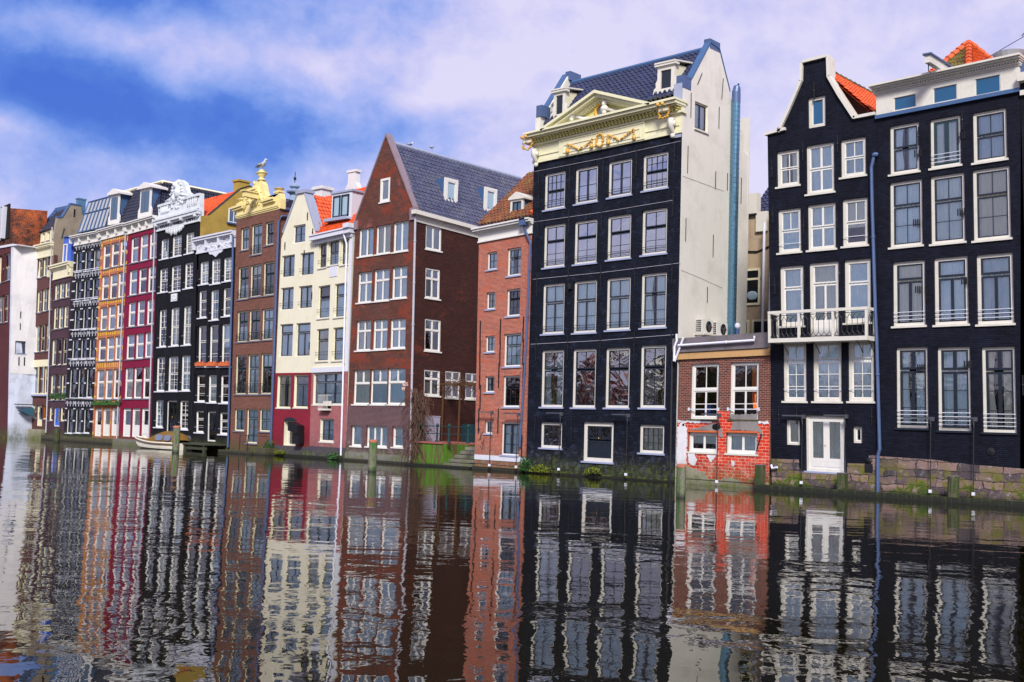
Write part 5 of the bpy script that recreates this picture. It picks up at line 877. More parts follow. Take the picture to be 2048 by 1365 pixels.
MB().prism([(-56.2, 15.5), (-53.9, 15.5), (-54.6, 16.8), (-54.65, 17.5), (-55.35, 17.5), (-55.35, 16.8)], 4., 4.35, 1).box(-55.45, -54.55, 3.95, 4.4, 17.45, 17.6).build('chimney', 'plaster_grey_white', r_, h.w)
wq = [w for w in h.h['win'] if w[0] == 'triple'][0]; xm = (wq[1]+wq[3])/2-.05; z_ = h.p['doorlow'][1][1]
m = MB().box(xm-.42, xm+.42, z_, z_+.1, -.1, .34); m.box(xm-.36, xm+.36, z_+.1, wq[2]+.2, .0, .035)
for k in range(9): m.bar((xm-.40+k*.1, z_+.1, .32), (xm-.40+k*.1, z_+.85, .32), .010, 4)
m.bar((xm-.42, z_+.85, .32), (xm+.42, z_+.85, .32), .016); m.bar((xm-.42, z_+.85, 0), (xm-.42, z_+.85, .32), .016); m.bar((xm+.42, z_+.85, 0), (xm+.42, z_+.85, .32), .016); h.part(m, 'balconette', 'ivory_paint')
# --- 11 big brown gabled house with dark side wall
Hw = H['big_brown']; gp = [(0, -.6), (Hw['W'], -.6), (Hw['W'], Hw['pts']['gable'][2][1]), Hw['pts']['gable'][1], (0, Hw['pts']['gable'][0][1])]
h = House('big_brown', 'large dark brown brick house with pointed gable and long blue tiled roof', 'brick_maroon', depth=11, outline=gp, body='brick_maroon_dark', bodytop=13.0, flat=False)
A_ = Vector(h.m(*Hw['pts']['gable'][1], 0))+h.o; xa = A_.x; za = A_.z
XR = -44.84
hs = [(.30, -.02)]
zg = 1.55; hs0 = [w[1:] for w in h.h['win']]; low = [w for w in hs0 if w[3] < 3.0]; zlow = 2.95
wall_mb([(0.005, .42), (h.W-.005, .42), (h.W-.005, zlow), (.005, zlow)], low, .03, .03).build('ground_floor', 'brick_purplish_old', h.root, lambda a, b, d: h.m(a, b, d+.02))
h.box('plinth', 'stone_grey', 0, h.W, -.6, .42, -.2, .06)
# side wall: real openings, facing right over the terrace
def sm(a, b, d):   # a: metres back from the front corner, leaning like the house
    k = b/13.3; return (-44.47+(XR+44.47)*k+d-h.o.x+.016, a-h.o.y, b)
sh = [('side2', .83, 11.45, 2.01, 12.74), ('side4', .87, 8.83, 1.96, 10.45), ('side4', .90, 6.01, 2.09, 7.72), ('side4', .92, 3.64, 2.11, 5.01), ('side4', 2.49, 3.58, 3.66, 5.04), ('side4', 4.05, 3.58, 5.22, 5.03)]
bpy.data.objects.remove([o for o in h.root.children if o.name.startswith('side_wall')][0])
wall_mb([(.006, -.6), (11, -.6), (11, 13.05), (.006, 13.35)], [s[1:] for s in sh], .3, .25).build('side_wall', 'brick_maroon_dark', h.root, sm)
for s_ in sh: window(h.root, sm, s_[0], *s_[1:], h.R, rec=.04)
m = MB().box(h.o.x-2.4, h.o.x-2.3, .3, 11, -.6, 13.).box(-49.5, XR, 10.9, 11, -.6, 13); h.part(m, 'rear_wall', 'brick_maroon_dark', True)
m = MB(); m.add([sm(a, b, d) for d in (0, .32) for a, b in ((-.25, 13.16), (11, 12.72), (11, 12.92), (-.25, 13.38))], [(0, 1, 2, 3), (4, 5, 6, 7), (0, 1, 5, 4), (1, 2, 6, 5), (2, 3, 7, 6), (3, 0, 4, 7)]); m.add([sm(a, b, d) for d in (0, .06) for a, b in ((0, 12.80), (11, 12.35), (11, 12.75), (0, 13.2))], [(0, 1, 2, 3), (4, 5, 6, 7), (0, 1, 5, 4), (1, 2, 6, 5), (2, 3, 7, 6), (3, 0, 4, 7)]); m.build('gutter', 'ivory_paint', h.root)
tiles('roof', 'tile_blue', h.root, (XR+.22, .25, 13.25), (XR+.22, 11.2, 12.95), (xa, 11.2, 17.35), (xa, .25, za-.35), o=h.o, tw=.26, ch=.28, amp=.045)
tiles('roof', 'tile_blue', h.root, (-49.65, .25, 13.3), (-49.65, 11.2, 13.0), (xa, 11.2, 17.35), (xa, .25, za-.35), o=h.o)
m = MB(); k = 0
for i in range(24): a = .4+i*.45; z_ = (za-.3)+(17.42-za+.3)*(a/11.2)**.7; m.tube([(xa, a, z_), (xa, a+.47, z_-.02)], .13, 8)
h.part(m, 'ridge', 'lead_pale', True)
m = MB(); P0, P1, P2 = Hw['pts']['gable']
for (a, b), (c, d) in ((P0, P1), (P1, P2)): h.part(MB().add([(a, b-.02, .08), (c, d-.02, .08), (c, d+.16, .08), (a, b+.16, .08), (a, b-.02, -.38), (c, d-.02, -.38), (c, d+.16, -.38), (a, b+.16, -.38)], [(0, 1, 2, 3), (4, 5, 6, 7), (0, 1, 5, 4), (1, 2, 6, 5), (2, 3, 7, 6), (3, 0, 4, 7)]), 'coping', 'coping_lilac')
h.box('corner_block', 'coping_lilac', P2[0]-.3, P2[0]+.05, P2[1]-.55, P2[1]+.1, -.38, .1); h.box('corner_block', 'coping_lilac', -.05, .25, P0[1]-.45, P0[1]+.05, -.38, .1)
for y0, y1, z0, z1 in ((2.75, 3.75, 14.35, 15.75), (5.95, 6.95, 14.35, 15.8)):
    xf = XR-.72
    d = MB().prism([(xf, z0+.05), (xf, z1), (xf-1.25, z1+.05), (xf-.7, z0+.9)], y0+.08, y1-.08, 1); d.v = [(a, b, c) for a, b, c in d.v]; d = d.build('dormer', 'lead_blue', h.root, h.w)
    m = MB(); ring(m, y0, y1, z0, z1, .16, 0, .12); m.v = [(xf+.02+z, x, y) for x, y, z in m.v]; w_ = m.build('window', 'white_paint', d, h.w); m = MB(); ring(m, y0+.16, y1-.16, z0+.16, z1-.16, .06, 0, .12); m.v = [(xf+.01+z, x, y) for x, y, z in m.v]; m.build('frame', 'white_paint', w_, h.w)
    MB().box(xf+.02, xf+.07, y0+.1, y1-.1, z0+.1, z1-.1).build('pane', 'window_pale', w_, h.w)
pipe(h.root, h.m, [(h.W+.06, h.Hh-.3, .0), (h.W+.06, 6, .0), (h.W+.06, .2, .0)], .06, 'pipe_grey')
m = MB().lathe([(.05, 0), (.05, .28), (.13, .3), (.13, .38), (.04, .42)], (xa, 3.4, 17.5), 2, 8); m.build('roof_vent', 'lead_pale', h.root, h.w)
gr = letters(h, h.root, 'KES', h.W-.42, 4.12, .26, 'graffiti_pale', .0); gr.name = 'graffiti'; 
gr = letters(h, h.root, 'W', h.W-.55, 3.88, .26, 'graffiti_pale', .0); gr.name = 'graffiti'
for i in (1,): bird(xa, 1.75, 17.5, 'grey gull on the ridge of the long blue tiled roof', 1.0, PI/2)
# --- terrace in the gap
MB_ = MB().box(-44.5, -42.0, .0, 9, -.6, 1.15).box(-42.0, -39.9, 1.9, 9, -.6, 1.15); t = solo(MB_, 'terrace_wall', 'wall_bright_moss', 'bright green mossy terrace wall between the brown house and the rose brick house', 'wall', (-43, 0, 0))
q = MB().box(-44.55, -42.0, -.06, 9, 1.15, 1.24).box(-42.0, -39.9, 1.85, 9, 1.15, 1.24).build('paving', 'tan_floor', t, lambda a, b, c: (a+43, b, c))
st_ = MB()
for k in range(5): st_.box(-42.0, -39.95, .05+k*.38, 1.95, -.3 if k == 0 else .05+k*.2, .22+k*.2)
solo(st_, 'stone_steps', 'render_grey_patch', 'dark stone steps beside the mossy green wall, down to the water', 'steps', (-41, 0, 0))
MB_ = MB().box(-44.5, -39.9, -.28, .0, -.3, .10); solo(MB_, 'waterline_ledge', 'beam_moss', 'low black ledge at the water in front of the terrace and steps', 'ledge', (-42, -.1, 0))
t = thing('railing', 'old green iron railing with knobbed posts on the terrace', 'railing', (-42.5, .06, 1.24))
for x in (-43.9, -42.55, -41.7, -40.35):
    MB().lathe([(.10, 0), (.10, .06), (.055, .1), (.05, .3), (.075, .34), (.05, .38), (.05, .74), (.08, .8), (.085, .86), (.05, .93), (.01, .95)], (x+42.5, 0, 0), 2, 8).build('post', 'rail_green', t)
for z in (.80, .42): MB().bar((-2.0, 0, z), (2.5, 0, z), .022).build('rail', 'rail_green', t)
solo(MB().box(-44.4, -43.75, .9, 1.4, 1.24, 2.52).box(-44.42, -43.73, .88, 1.42, 2.52, 2.57).box(-44.08, -44.06, .885, .90, 1.3, 2.45), 'utility_cabinet', 'cabinet_grey', 'pale lilac-grey utility cabinet with graffiti behind the green railing', 'cabinet', (-44.1, 1.1, 1.24))
solo(MB().box(-43.3, -42.2, 2.6, 2.9, 1.24, 2.2), 'shutter_panel', 'dark_teal_paint', 'dark teal slatted panel in the shade behind the railing', 'panel', (-42.7, 2.7, 1.24))
t = thing('pergola', 'weathered wooden pergola with tangled bare vines on the terrace', 'pergola', (-43, 2, 1.24))
for x, y in ((-44.2, 2.0), (-42.95, 2.0), (-41.0, 2.0)): MB().box(x+43-.035, x+43+.035, y-2-.03, y-2+.03, 0, 3.05).build('post', 'wood_pergola', t)
for y in (0, .9): MB().box(-1.4, 2.6, y-.04, y+.04, 3.0, 3.1).build('beam', 'wood_pergola', t)
m = MB(); R = random.Random(21)
for i in range(110):
    p = Vector((R.uniform(-1.3, 2.6), R.uniform(-.2, 1.0), 3.0+R.uniform(-.15, .25))); path = [p]; d = Vector((R.uniform(-1, 1), R.uniform(-.6, .6), R.uniform(-.8, .5)))
    for k in range(6): d += Vector((R.uniform(-.6, .6), R.uniform(-.4, .4), R.uniform(-.7, .45))); path.append(path[-1]+d.normalized()*.17)
    m.tube(path, .012, 4)
m.build('vine', 'twig', t)
t = thing('climbing_vine', 'dense bare brown creeper hanging at the corner of the big brown house', 'vine', (-44.3, -.1, 0))
m = MB(); 
for i in range(330):
    h0_ = R.uniform(.1, 4.0); x = -44.3+R.gauss(.25, .32)*(1.0 if h0_ > 2.2 else .7); y = R.uniform(-.3, .5); path = [Vector((x, y, h0_))]; d = Vector((R.uniform(-.4, .4), R.uniform(-.3, .3), -R.uniform(.2, 1)))
    for k in range(7): d += Vector((R.uniform(-.45, .45), R.uniform(-.25, .25), R.uniform(-.5, .25))); path.append(path[-1]+d.normalized()*.17)
    path = [q for q in path if q.z > .05]
    if len(path) > 2: m.tube([q-Vector((-44.3, -.1, 0)) for q in path], R.uniform(.008, .018), 4)
m.build('twigs', 'twig', t)
m = MB()
for k in range(5): m.tube([(R.uniform(-.1, .5), R.uniform(-.1, .3), z_*.55) for z_ in range(8)], .035, 5)
m.build('stem', 'twig', t)
# --- 12 rose brick house
h = House('red_brick', 'tall narrow rose-red brick house with white cornice and mossy roof', 'brick_rose', depth=6, body='brick_rose', flat=False)
h.cornice(h.p['cor'], ('white_paint',), proj=.35, dent=False); b = h.p['band']; h.box('white_band', 'cool_white_paint', 0, h.W, b[1][1]-.02, b[0][1]+.02, -.1, .03); anchors(h, h.p['anch'], 1.2)
tiles('roof', 'tile_mossy', h.root, (-40.1, -.05, 12.15), (-36.45, -.05, 12.3), (-36.45, 3.7, 15.6), (-40.1, 3.7, 15.5), o=h.o, tw=.23)
m = MB()
for i in range(13): a = Vector((-36.62, 0, 12.3)).lerp(Vector((-36.62, 3.7, 15.7)), i/13); b = Vector((-36.62, 0, 12.3)).lerp(Vector((-36.62, 3.7, 15.7)), (i+1)/13); m.tube([a+Vector((0, 0, .08)), b+Vector((0, 0, .05))], .14, 8, rs=[.15, .12])
h.part(m, 'verge_tiles', 'tile_orange', True)
xc = -37.93
d = MB().box(xc-.36, xc+.36, .5, 1.9, 12.35, 13.35).build('dormer', 'lead_blue', h.root, h.w)
m = MB(); m.box(xc-.42, xc-.30, .40, .5, 12.35, 13.3); m.box(xc+.30, xc+.42, .40, .5, 12.35, 13.3); m.box(xc-.30, xc+.30, .40, .5, 13.2, 13.3); m.prism([(xc-.52, 13.3), (xc+.52, 13.3), (xc+.52, 13.38), (xc, 13.68), (xc-.52, 13.38)], .32, 1.9, 1); m.build('pediment', 'ivory_paint', d, h.w)
m = MB(); ring(m, xc-.30, xc+.30, 12.4, 13.2, .05, 0, .05); m.box(xc-.03, xc+.03, 12.4, 13.2, 0, .05); m.v = [(x, .48-z, y) for x, y, z in m.v]; w_ = m.build('window', 'dark_paint', d, h.w); MB().box(xc-.27, xc+.27, .47, .478, 12.45, 13.15).build('pane', 'window_dark', w_, h.w)
pipe(h.root, h.m, [(h.W-.35, h.Hh+.45, .35), (h.W-.3, h.Hh+.1, .2), (h.W-.06, h.Hh-.5, .1), (h.W-.08, 6, .1), (h.W-.25, 1.2, .1)], .055, 'zinc'); h.box('hopper', 'zinc', h.W-.55, h.W-.2, h.Hh+.35, h.Hh+.7, .15, .42)
m = MB(); x0 = .22; z0 = 1.75
for L in ([(0, 0), (.1, .25), (.2, -.05), (.12, -.25), (.3, .05), (.38, .2)], [(.05, -.35), (.2, -.2), (.3, -.5), (.42, -.25), (.35, -.6)], [(.15, -.6), (.3, -.75), (.38, -.45), (.5, -.8)]): m.tube([(x0+a, z0+b*1.0, .012) for a, b in L], .014, 4)
h.part(m, 'graffiti', 'iron')
def quay_lamp(x, ztop, zbot, arm, lab, off=.35, dark='cable'):
    t = thing('quay_lamp', lab, 'lamp', (x, -off, 0), 'slim lamps with side arms standing in front of the houses')
    MB().bar((0, 0, zbot), (0, 0, ztop), .018).build('pole', dark, t); MB().box(-arm-.06, .10, -.04, .04, ztop, ztop+.055).box(.0, .12, -.05, .05, ztop-.08, ztop+.07).prism([(-.05, ztop), (.02, ztop), (.02, ztop-.32)], -.02, .02, 1).build('lamp_arm', 'pipe_dark', t)
    MB().box(-.045, .045, -.045, .045, zbot-.02, zbot+.09).build('float', 'pvc_white', t); return t
quay_lamp(-38.45, 2.78, .22, .85, 'left one of the two slim lamps before the rose brick house'); quay_lamp(-36.72, 2.74, .22, .75, 'right one of the two slim lamps before the rose brick house, next to the drainpipe')
quay_lamp(-34.1, 2.80, .24, .78, 'slim lamp on the black pedimented house, left of its basement door'); quay_lamp(-30.3, 2.80, .2, .78, 'slim lamp on the black pedimented house, right of its basement door')
# --- 13 tall black house with pediment
h = House('mom', 'tall wide black brick house with cream pediment, golden garlands and white side wall', 'brick_navy_paint', depth=5.6, body='plaster_white_side', bodytop=15.2, flat=False)
P = h.p; cp = P['cor']; cb = (cp[2][1]+cp[3][1])/2; W_ = h.W
XM = -28.03; R = h.R
bpy.data.objects.remove([o for o in h.root.children if o.name.startswith('side_wall')][0])
gable = [(.008, -.6), (.008, 17.45), (.25, 17.55), (.62, 17.59), (2.10, 19.66), (2.83, 19.55), (3.8, 17.8), (4.49, 16.4), (5.05, 16.2), (5.08, 15.3), (5.5, 15.15), (5.6, -.6)]
def xr_(z): return -27.97+(-28.03+27.97)*z/15
wall_mb(gable, [(.95, 15.5, 2.0, 16.72)], .3, .25).build('side_wall', 'plaster_white_side', h.root, lambda a, b, d: (xr_(b)+d-h.o.x+.01, a-h.o.y, b))
def side(a, b, d): return (xr_(b)+d-h.o.x+.01, a-h.o.y, b)
window(h.root, side, 'side_dark', .95, 15.5, 2.0, 16.72, R, rec=.06)
wall_mb(gable, [], .3, .25).build('side_wall', 'plaster_white_side', h.root, lambda a, b, d: (-36.36-h.o.x+(-.15)*b/15+d*-1, a-h.o.y, b))
h.part(MB().box(-36.4, -28, 5.5, 5.6, -.6, 17), 'rear_wall', 'plaster_white_side', True)
cm1 = {XM: MB(), -36.38: MB()}
for k in range(2, 6):
    (y0, z0), (y1, z1) = gable[k], gable[k+1]
    for X in cm1: cm1[X].add([(X+dx, y, z+dz) for dz in (0, .10) for y, z, dx in ((y0, z0, -.30), (y0, z0, .03), (y1, z1, .03), (y1, z1, -.30))], [(0, 1, 2, 3), (4, 5, 6, 7), (0, 1, 5, 4), (1, 2, 6, 5), (2, 3, 7, 6), (3, 0, 4, 7)])
for X in cm1: h.part(cm1[X], 'coping', 'lead_blue', True)
for X in (XM-.32, -36.45):
    h.part(MB().box(X, X+.32, 2.05, 2.9, 19.4, 19.85), 'gable_block', 'zinc', True); h.part(MB().box(X-.02, X+.34, -.03, .6, 17.1, 17.65), 'gable_block', 'zinc', True)
h.part(MB().box(XM-.45, XM-.02, -.05, .35, 14.9, 17.3), 'lead_cheek', 'lead_pale', True)
for y, z0, z1, s_ in ((.62, 15.9, 17.0, 0), (2.9, 15.9, 16.9, 0), (1.1, 17.5, 18.1, .35), (3.1, 17.3, 18.3, .1), (.45, 13.4, 14.6, 0), (2.7, 13.1, 13.9, 0), (3.7, 13.2, 14., 0), (.4, 10.4, 11.4, 0), (2.6, 10, 11, 0), (4.9, 12.8, 14.0, 0), (2.2, 7.9, 8.6, 0)):
    m = MB().bar((y, z0, .02), (y+s_, z1, .02), .022, 4); m.build('wall_anchor', 'iron', h.root, side)
m = MB()
for z, dz in ((13.2, -.1), (9.1, -.5)): m.tube([(.1, z, .015), (1.5, z+dz*.3, .015), (3.4, z+dz*.8, .015)], .007, 4)
m.build('cable', 'screen_grey', h.root, side)
tiles('roof', 'tile_navy', h.root, (-36.4, .25, 16.75), (XM-.3, .25, 16.95), (XM-.3, 2.3, 19.45), (-36.4, 2.3, 19.25), o=h.o, tw=.25, ch=.27, amp=.045)
tiles('roof_rear', 'tile_navy', h.root, (-36.4, 5.5, 15.2), (XM-.3, 5.5, 15.2), (XM-.3, 2.3, 19.45), (-36.4, 2.3, 19.25), o=h.o)
h.part(MB().tube([(-36.4, 2.3, 19.3), (XM-.3, 2.3, 19.5)], .12, 8), 'ridge', 'lead_blue', True)
m = MB()    # entablature
h0, h1 = cb, (P['cort'][0][1]+P['cort'][1][1])/2; HH = h1-h0
m.box(0, W_, h0, h0+HH*.82, -.3, .06); m.box(-.02, W_+.02, h0-.03, h0+.12, 0, .10)
sx = P['step']; s0, s1 = sx[0][0], sx[1][0]
m.box(s0, s1, h0+.02, h0+HH*.62, .05, .14)
m.box(s0, s1, h0+HH*.53, h0+HH*.56, .12, .17); m.box(.1, s0, h0+HH*.22, h0+HH*.25, .05, .10); m.box(s1, W_-.1, h0+HH*.22, h0+HH*.25, .05, .10)
m.box(-.1, W_+.1, h0+HH*.60, h0+HH*.66, -.2, .20)
m.box(-.05, W_+.02, h0+HH*.80, h0+HH*.84, -.2, .48); m.box(-.08, W_+.05, h0+HH*.84, h0+HH*.93, -.2, .62); m.box(-.12, W_+.08, h0+HH*.93, h0+HH, -.3, .72)
cor = h.part(m, 'cornice', 'mom_cream')
m = MB(); t = .12
while t < W_-.1: m.box(t, t+.09, h0+HH*.66, h0+HH*.72, .05, .30); m.box(t+.02, t+.10, h0+HH*.74, h0+HH*.79, .05, .40); t += .19
m.box(0, W_, h0+HH*.72, h0+HH*.74, 0, .32); m.build('dentils', 'tympanum_yellow', cor, h.m)
pn = P['panel']; p0, p1 = (pn[2][1]+pn[3][1])/2, (pn[0][1]+pn[1][1])/2
m = MB(); ring(m, pn[0][0], pn[1][0], p0+.02, p1-.02, .05, .13, .17); m.build('panel_frame', 'cream_paint', cor, h.m)
m = MB()    # pediment
ap = P['ped']; zA = ap[1][1]; zb = h1; x0, x1, xa_ = ap[0][0], ap[2][0], ap[1][0]
def rake(m, p, q, w0, w1, d0, d1):
    (a, b), (c, d) = p, q; m.add([(a, b-w0, d0), (c, d-w0, d0), (c, d-w1, d0), (a, b-w1, d0), (a, b-w0, d1), (c, d-w0, d1), (c, d-w1, d1), (a, b-w1, d1)], [(0, 1, 2, 3), (7, 6, 5, 4), (0, 4, 5, 1), (1, 5, 6, 2), (2, 6, 7, 3), (3, 7, 4, 0)])
for p, q in (((x0, zb+.02), (xa_, zA)), ((xa_, zA), (x1, zb+.02))): rake(m, p, q, 0, .14, -.3, .72); rake(m, p, q, .14, .28, -.2, .58); rake(m, p, q, .28, .40, -.2, .34)
m.prism([(x0+.2, zb), (x1-.2, zb), (xa_, zA-.2)], -.25, .08)
pdm = m.build('pediment', 'mom_cream', h.root, h.m); MB().prism([(x0+.7, zb+.01), (x1-.7, zb+.01), (xa_, zA-.42)], .05, .10).build('tympanum', 'tympanum_yellow', pdm, h.m)
m = MB()
for p, q in (((x0+1.1, zb+.02), (xa_, zA-.46)), ((xa_, zA-.46), (x1-1.1, zb+.02))):
    n = 17
    for i in range(n): a = p[0]+(q[0]-p[0])*i/n; b = p[1]+(q[1]-p[1])*i/n; m.box(a, a+.10, b-.02, b+.10, .05, .26)
m.build('dentils', 'mom_cream', pdm, h.m)
ck = P['clock'][0]; r = .30
m = MB().tube([(ck[0]+r*math.cos(t*PI/12), ck[1]+r*1.05*math.sin(t*PI/12), .14) for t in range(24)], .075, 8, True); m.build('round_frame', 'gold', pdm, h.m)
m = MB().lathe([(.01, .09), (r-.02, .09), (r-.02, .12), (.01, .12)], (ck[0], ck[1], 0), 2, 20); q_ = m.build('round_window', 'window_dark', pdm, h.m)
m = MB()
for k in range(6): a = k*PI/6; m.bar((ck[0]-r*math.cos(a), ck[1]-r*math.sin(a), .13), (ck[0]+r*math.cos(a), ck[1]+r*math.sin(a), .13), .014, 4)
m.build('tracery', 'screen_grey', q_, h.m)
for i, (bx, bz) in enumerate(P['bust']):
    m = MB(); m.blob((bx, bz+.16, .38), (.13, .16, .13), 8, i); m.blob((bx, bz-.06, .36), (.22, .16, .16), 8, i+3); m.lathe([(.10, -.32), (.12, -.2), (.07, -.1)], (bx, bz, .36), 1, 8); m.blob((bx, bz+.26, .34), (.14, .08, .14), 8, i+6); m.tube([(bx+.15, bz-.1, .3), (bx+.5, bz-.25, .2), (bx+.9, bz-.3, .12)], .08, 6); m.build('bust', 'white_paint', pdm, h.m, smooth=True)
def garland(m, pts, r=.05, R_=random.Random(4)):
    pts = [Vector((x, z, .20)) for x, z in pts]
    for a, b in zip(pts, pts[1:]):
        n = max(2, int((b-a).length/.075))
        for i in range(n): c = a.lerp(b, i/n); m.blob((c.x+R_.uniform(-.025, .025), c.y+R_.uniform(-.025, .025), .19+R_.uniform(0, .05)), (r*R_.uniform(.7, 1.1), r*R_.uniform(.7, 1.1), r), 6, i)
for k in ('f1', 'f2'):
    m = MB(); garland(m, P[k]); e_ = P[k]; m.blob((e_[0][0], e_[0][1]-.02, .2), (.10, .14, .09), 7); m.blob((e_[-1][0], e_[-1][1]-.02, .2), (.10, .14, .09), 7); m.build('garland', 'gold', cor, h.m, smooth=True)
rg = P['ring']; rr = rg[1][1]-rg[0][1]; m = MB(); garland(m, [(rg[0][0]+.20*math.sin(t*PI/8), rg[0][1]+.02+.28*math.cos(t*PI/8)) for t in range(17)], .05); m.build('wreath', 'gold', cor, h.m, smooth=True)
for (bx, bz) in (P['m1'][0], P['m2'][0]):
    m = MB().box(bx-.26, bx+.26, bz+.02, bz+.32, .05, .50); m.build('mask_block', 'cream_paint', cor, h.m)
    m = MB()
    for s_ in (-1, 1): m.blob((bx+s_*.12, bz+.26, .50), (.085, .085, .06), 8); garland(m, [(bx+s_*.26, bz+.30), (bx+s_*.27, bz-.05), (bx+s_*.22, bz-.34)], .05)
    garland(m, [(bx-.24, bz-.1), (bx-.14, bz-.26), (bx, bz-.3), (bx+.14, bz-.26), (bx+.24, bz-.1)], .055); m.v = [(a, b, c+.26) for a, b, c in m.v]; m.build('golden_mask', 'gold', cor, h.m, smooth=True)
for (bx, bz) in P['brk']:
    m = MB(); m.tube([(bx, bz+.38, .1), (bx, bz+.30, .30), (bx, bz+.05, .28), (bx, bz-.15, .14), (bx, bz-.32, .10)], .10, 8, rs=[.10, .15, .13, .09, .05]); m.blob((bx, bz-.35, .12), (.12, .13, .10), 7); m.blob((bx-.1, bz+.15, .22), (.12, .16, .12), 7, 2); m.blob((bx+.1, bz+.15, .22), (.12, .16, .12), 7, 5); m.build('bracket', 'ivory_paint', cor, h.m, smooth=True)
for xc, zc, ww in ((-35.42, 17.1, .70), (-29.25, 17.25, .92)):
    z1 = zc+1.15
    d = MB().prism([(.55, zc), (.55, z1), (2.2, z1+.25), (1.5, zc+.3)], xc-ww/2+.04, xc+ww/2-.04, 0).build('dormer', 'cream_paint', h.root, h.w)
    fr = MB(); ring(fr, xc-ww/2, xc+ww/2, zc-.05, z1, ww*.2, .0, .12)
    for s_ in (-1, 1): fr.prism([(xc+s_*ww/2, zc-.05), (xc+s_*(ww/2+.26), zc-.05), (xc+s_*(ww/2+.20), zc+.18), (xc+s_*(ww/2+.10), zc+.25), (xc+s_*(ww/2+.12), zc+.45), (xc+s_*ww/2, zc+.62)], .0, .08)
    fr.box(xc-ww/2-.1, xc+ww/2+.1, z1, z1+.10, -.1, .22); fr.v = [(x, .55-z, y) for x, y, z in fr.v]; f_ = fr.build('front', 'ivory_paint', d, h.w)
    MB().box(xc-ww/2+ww*.2, xc+ww/2-ww*.2, .50, .54, zc+.15, z1-.18).build('dark_opening', 'dark_paint', d, h.w)  # flat dark sheet, paints in the shade of the open dormer
    MB().prism([(.3, z1+.1), (.3, z1+.17), (2.4, z1+.5), (2.4, z1+.42)], xc-ww/2-.1, xc+ww/2+.1, 0).build('dormer_roof', 'ivory_paint', d, h.w)
anchors(h, P['anch'], 1.15)
cb_ = P['cab']; m = MB()
for i in range(0, len(cb_), 2): m.tube([(cb_[i][0], cb_[i][1], .02), ((cb_[i][0]+cb_[i+1][0])/2, (cb_[i][1]+cb_[i+1][1])/2-.04, .02), (cb_[i+1][0], cb_[i+1][1], .02)], .012, 4)
h.part(m, 'cable', 'pipe_grey'); wq = h.h['win'][8]; h.box('wall_box', 'iron', wq[3]+.3, wq[3]+.48, wq[4]-.35, wq[4]-.08, 0, .14)
dq = [w for w in h.h['win'] if w[0] == 'momdoor'][0]
pipe(h.root, h.m, [(W_-.05, 5.55, .25), (W_-.2, 5.2, .1), (W_-.2, 3, .1), (W_-.18, .05, .1)], .045, 'cable')
h.box('basement_ledge', 'ledge_moss', 0, W_, -.6, .12, 0, .12)
# --- ventilation duct and cooling units on the extension roof
t = thing('ventilation_duct', 'fat blue steel ventilation duct running up the white side wall', 'duct', (XM+.23, 3.98, 6.1))
m = MB(); prof = []; z = 0.
while z < 11.2: prof += [(.20, z), (.20, z+.19), (.208, z+.20), (.208, z+.21)]; z += .22
m.lathe(prof, (0, 0, 0), 2, 18); m.build('duct', 'duct_steel', t); MB().tube([(0, 0, 11.2), (0, 0, 11.7), (.02, .03, 11.95), (.06, .10, 12.1)], .2, 16, rs=[.205, .2, .16, .05]).build('cap', 'zinc', t)
m = MB()
for z_ in (2.5, 5.5, 8.5, 11): MB().box(-.22, .0, -.04, .04, z_, z_+.06).build('bracket', 'iron', t)
t = thing('flue_pipe', 'short blue flue with round grey cap beside the fat duct', 'flue', (XM+.50, 4.05, 6.1)); MB().bar((0, 0, 0), (0, 0, .85), .09, 12).build('pipe', 'zinc', t); MB().lathe([(.09, .8), (.13, .86), (.13, .98), (.06, 1.04)], (0, 0, 0), 2, 12).build('cap', 'pvc_white', t)
for i, (y, z, w_) in enumerate(((1.28, 6.48, 'left white cooling unit at the foot of the white side wall, on a dark bracket'), (2.46, 6.46, 'right white cooling unit next to the fat blue duct'))):
    t = thing('cooling_unit', w_, 'air conditioner', (XM+.27, y, z), 'cooling units on the extension roof'); t.scale = (.80, .76, .82)
    MB().box(-.2, .2, -.05, 1.12, 0, .74).build('casing', 'white_paint', t)
    m = MB().lathe([(.02, .205), (.28, .205), (.30, .215), (.30, .225), (.02, .225)], (0, .64, .37), 0, 22); m.build('fan_grille', 'dark_void', t)
    m = MB()
    for k in range(4):
        r = .07+k*.065; m.tube([(.232, .64+r*math.cos(a*PI/10), .37+r*math.sin(a*PI/10)) for a in range(20)], .004, 4, True)
    for k in range(3): a = k*2*PI/3+.3; m.tube([(.222, .64+.05*math.cos(a), .37+.05*math.sin(a)), (.222, .64+.24*math.cos(a+.3), .37+.24*math.sin(a+.3))], .03, 4)
    m.blob((.225, .64, .37), (.03, .06, .06), 8); m.build('fan', 'pipe_dark', t)
    m = MB()
    for a in range(4):
        for b in range(6): m.box(-.16+a*.085, -.10+a*.085, -.062, -.05, .06+b*.11, .145+b*.11)
    m.build('side_grille', 'dark_void', t); MB().box(.2, .205, .98, 1.06, .33, .40).build('badge', 'red_cloth', t)
    MB().box(-.35, .35, -.05, 1.15, -.10, -.03).prism([(-.35, -.1), (.3, -.1), (-.35, -.35)], .1, .15, 1).prism([(-.35, -.1), (.3, -.1), (-.35, -.35)], .9, .95, 1).build('bracket', 'ivory_paint', t)
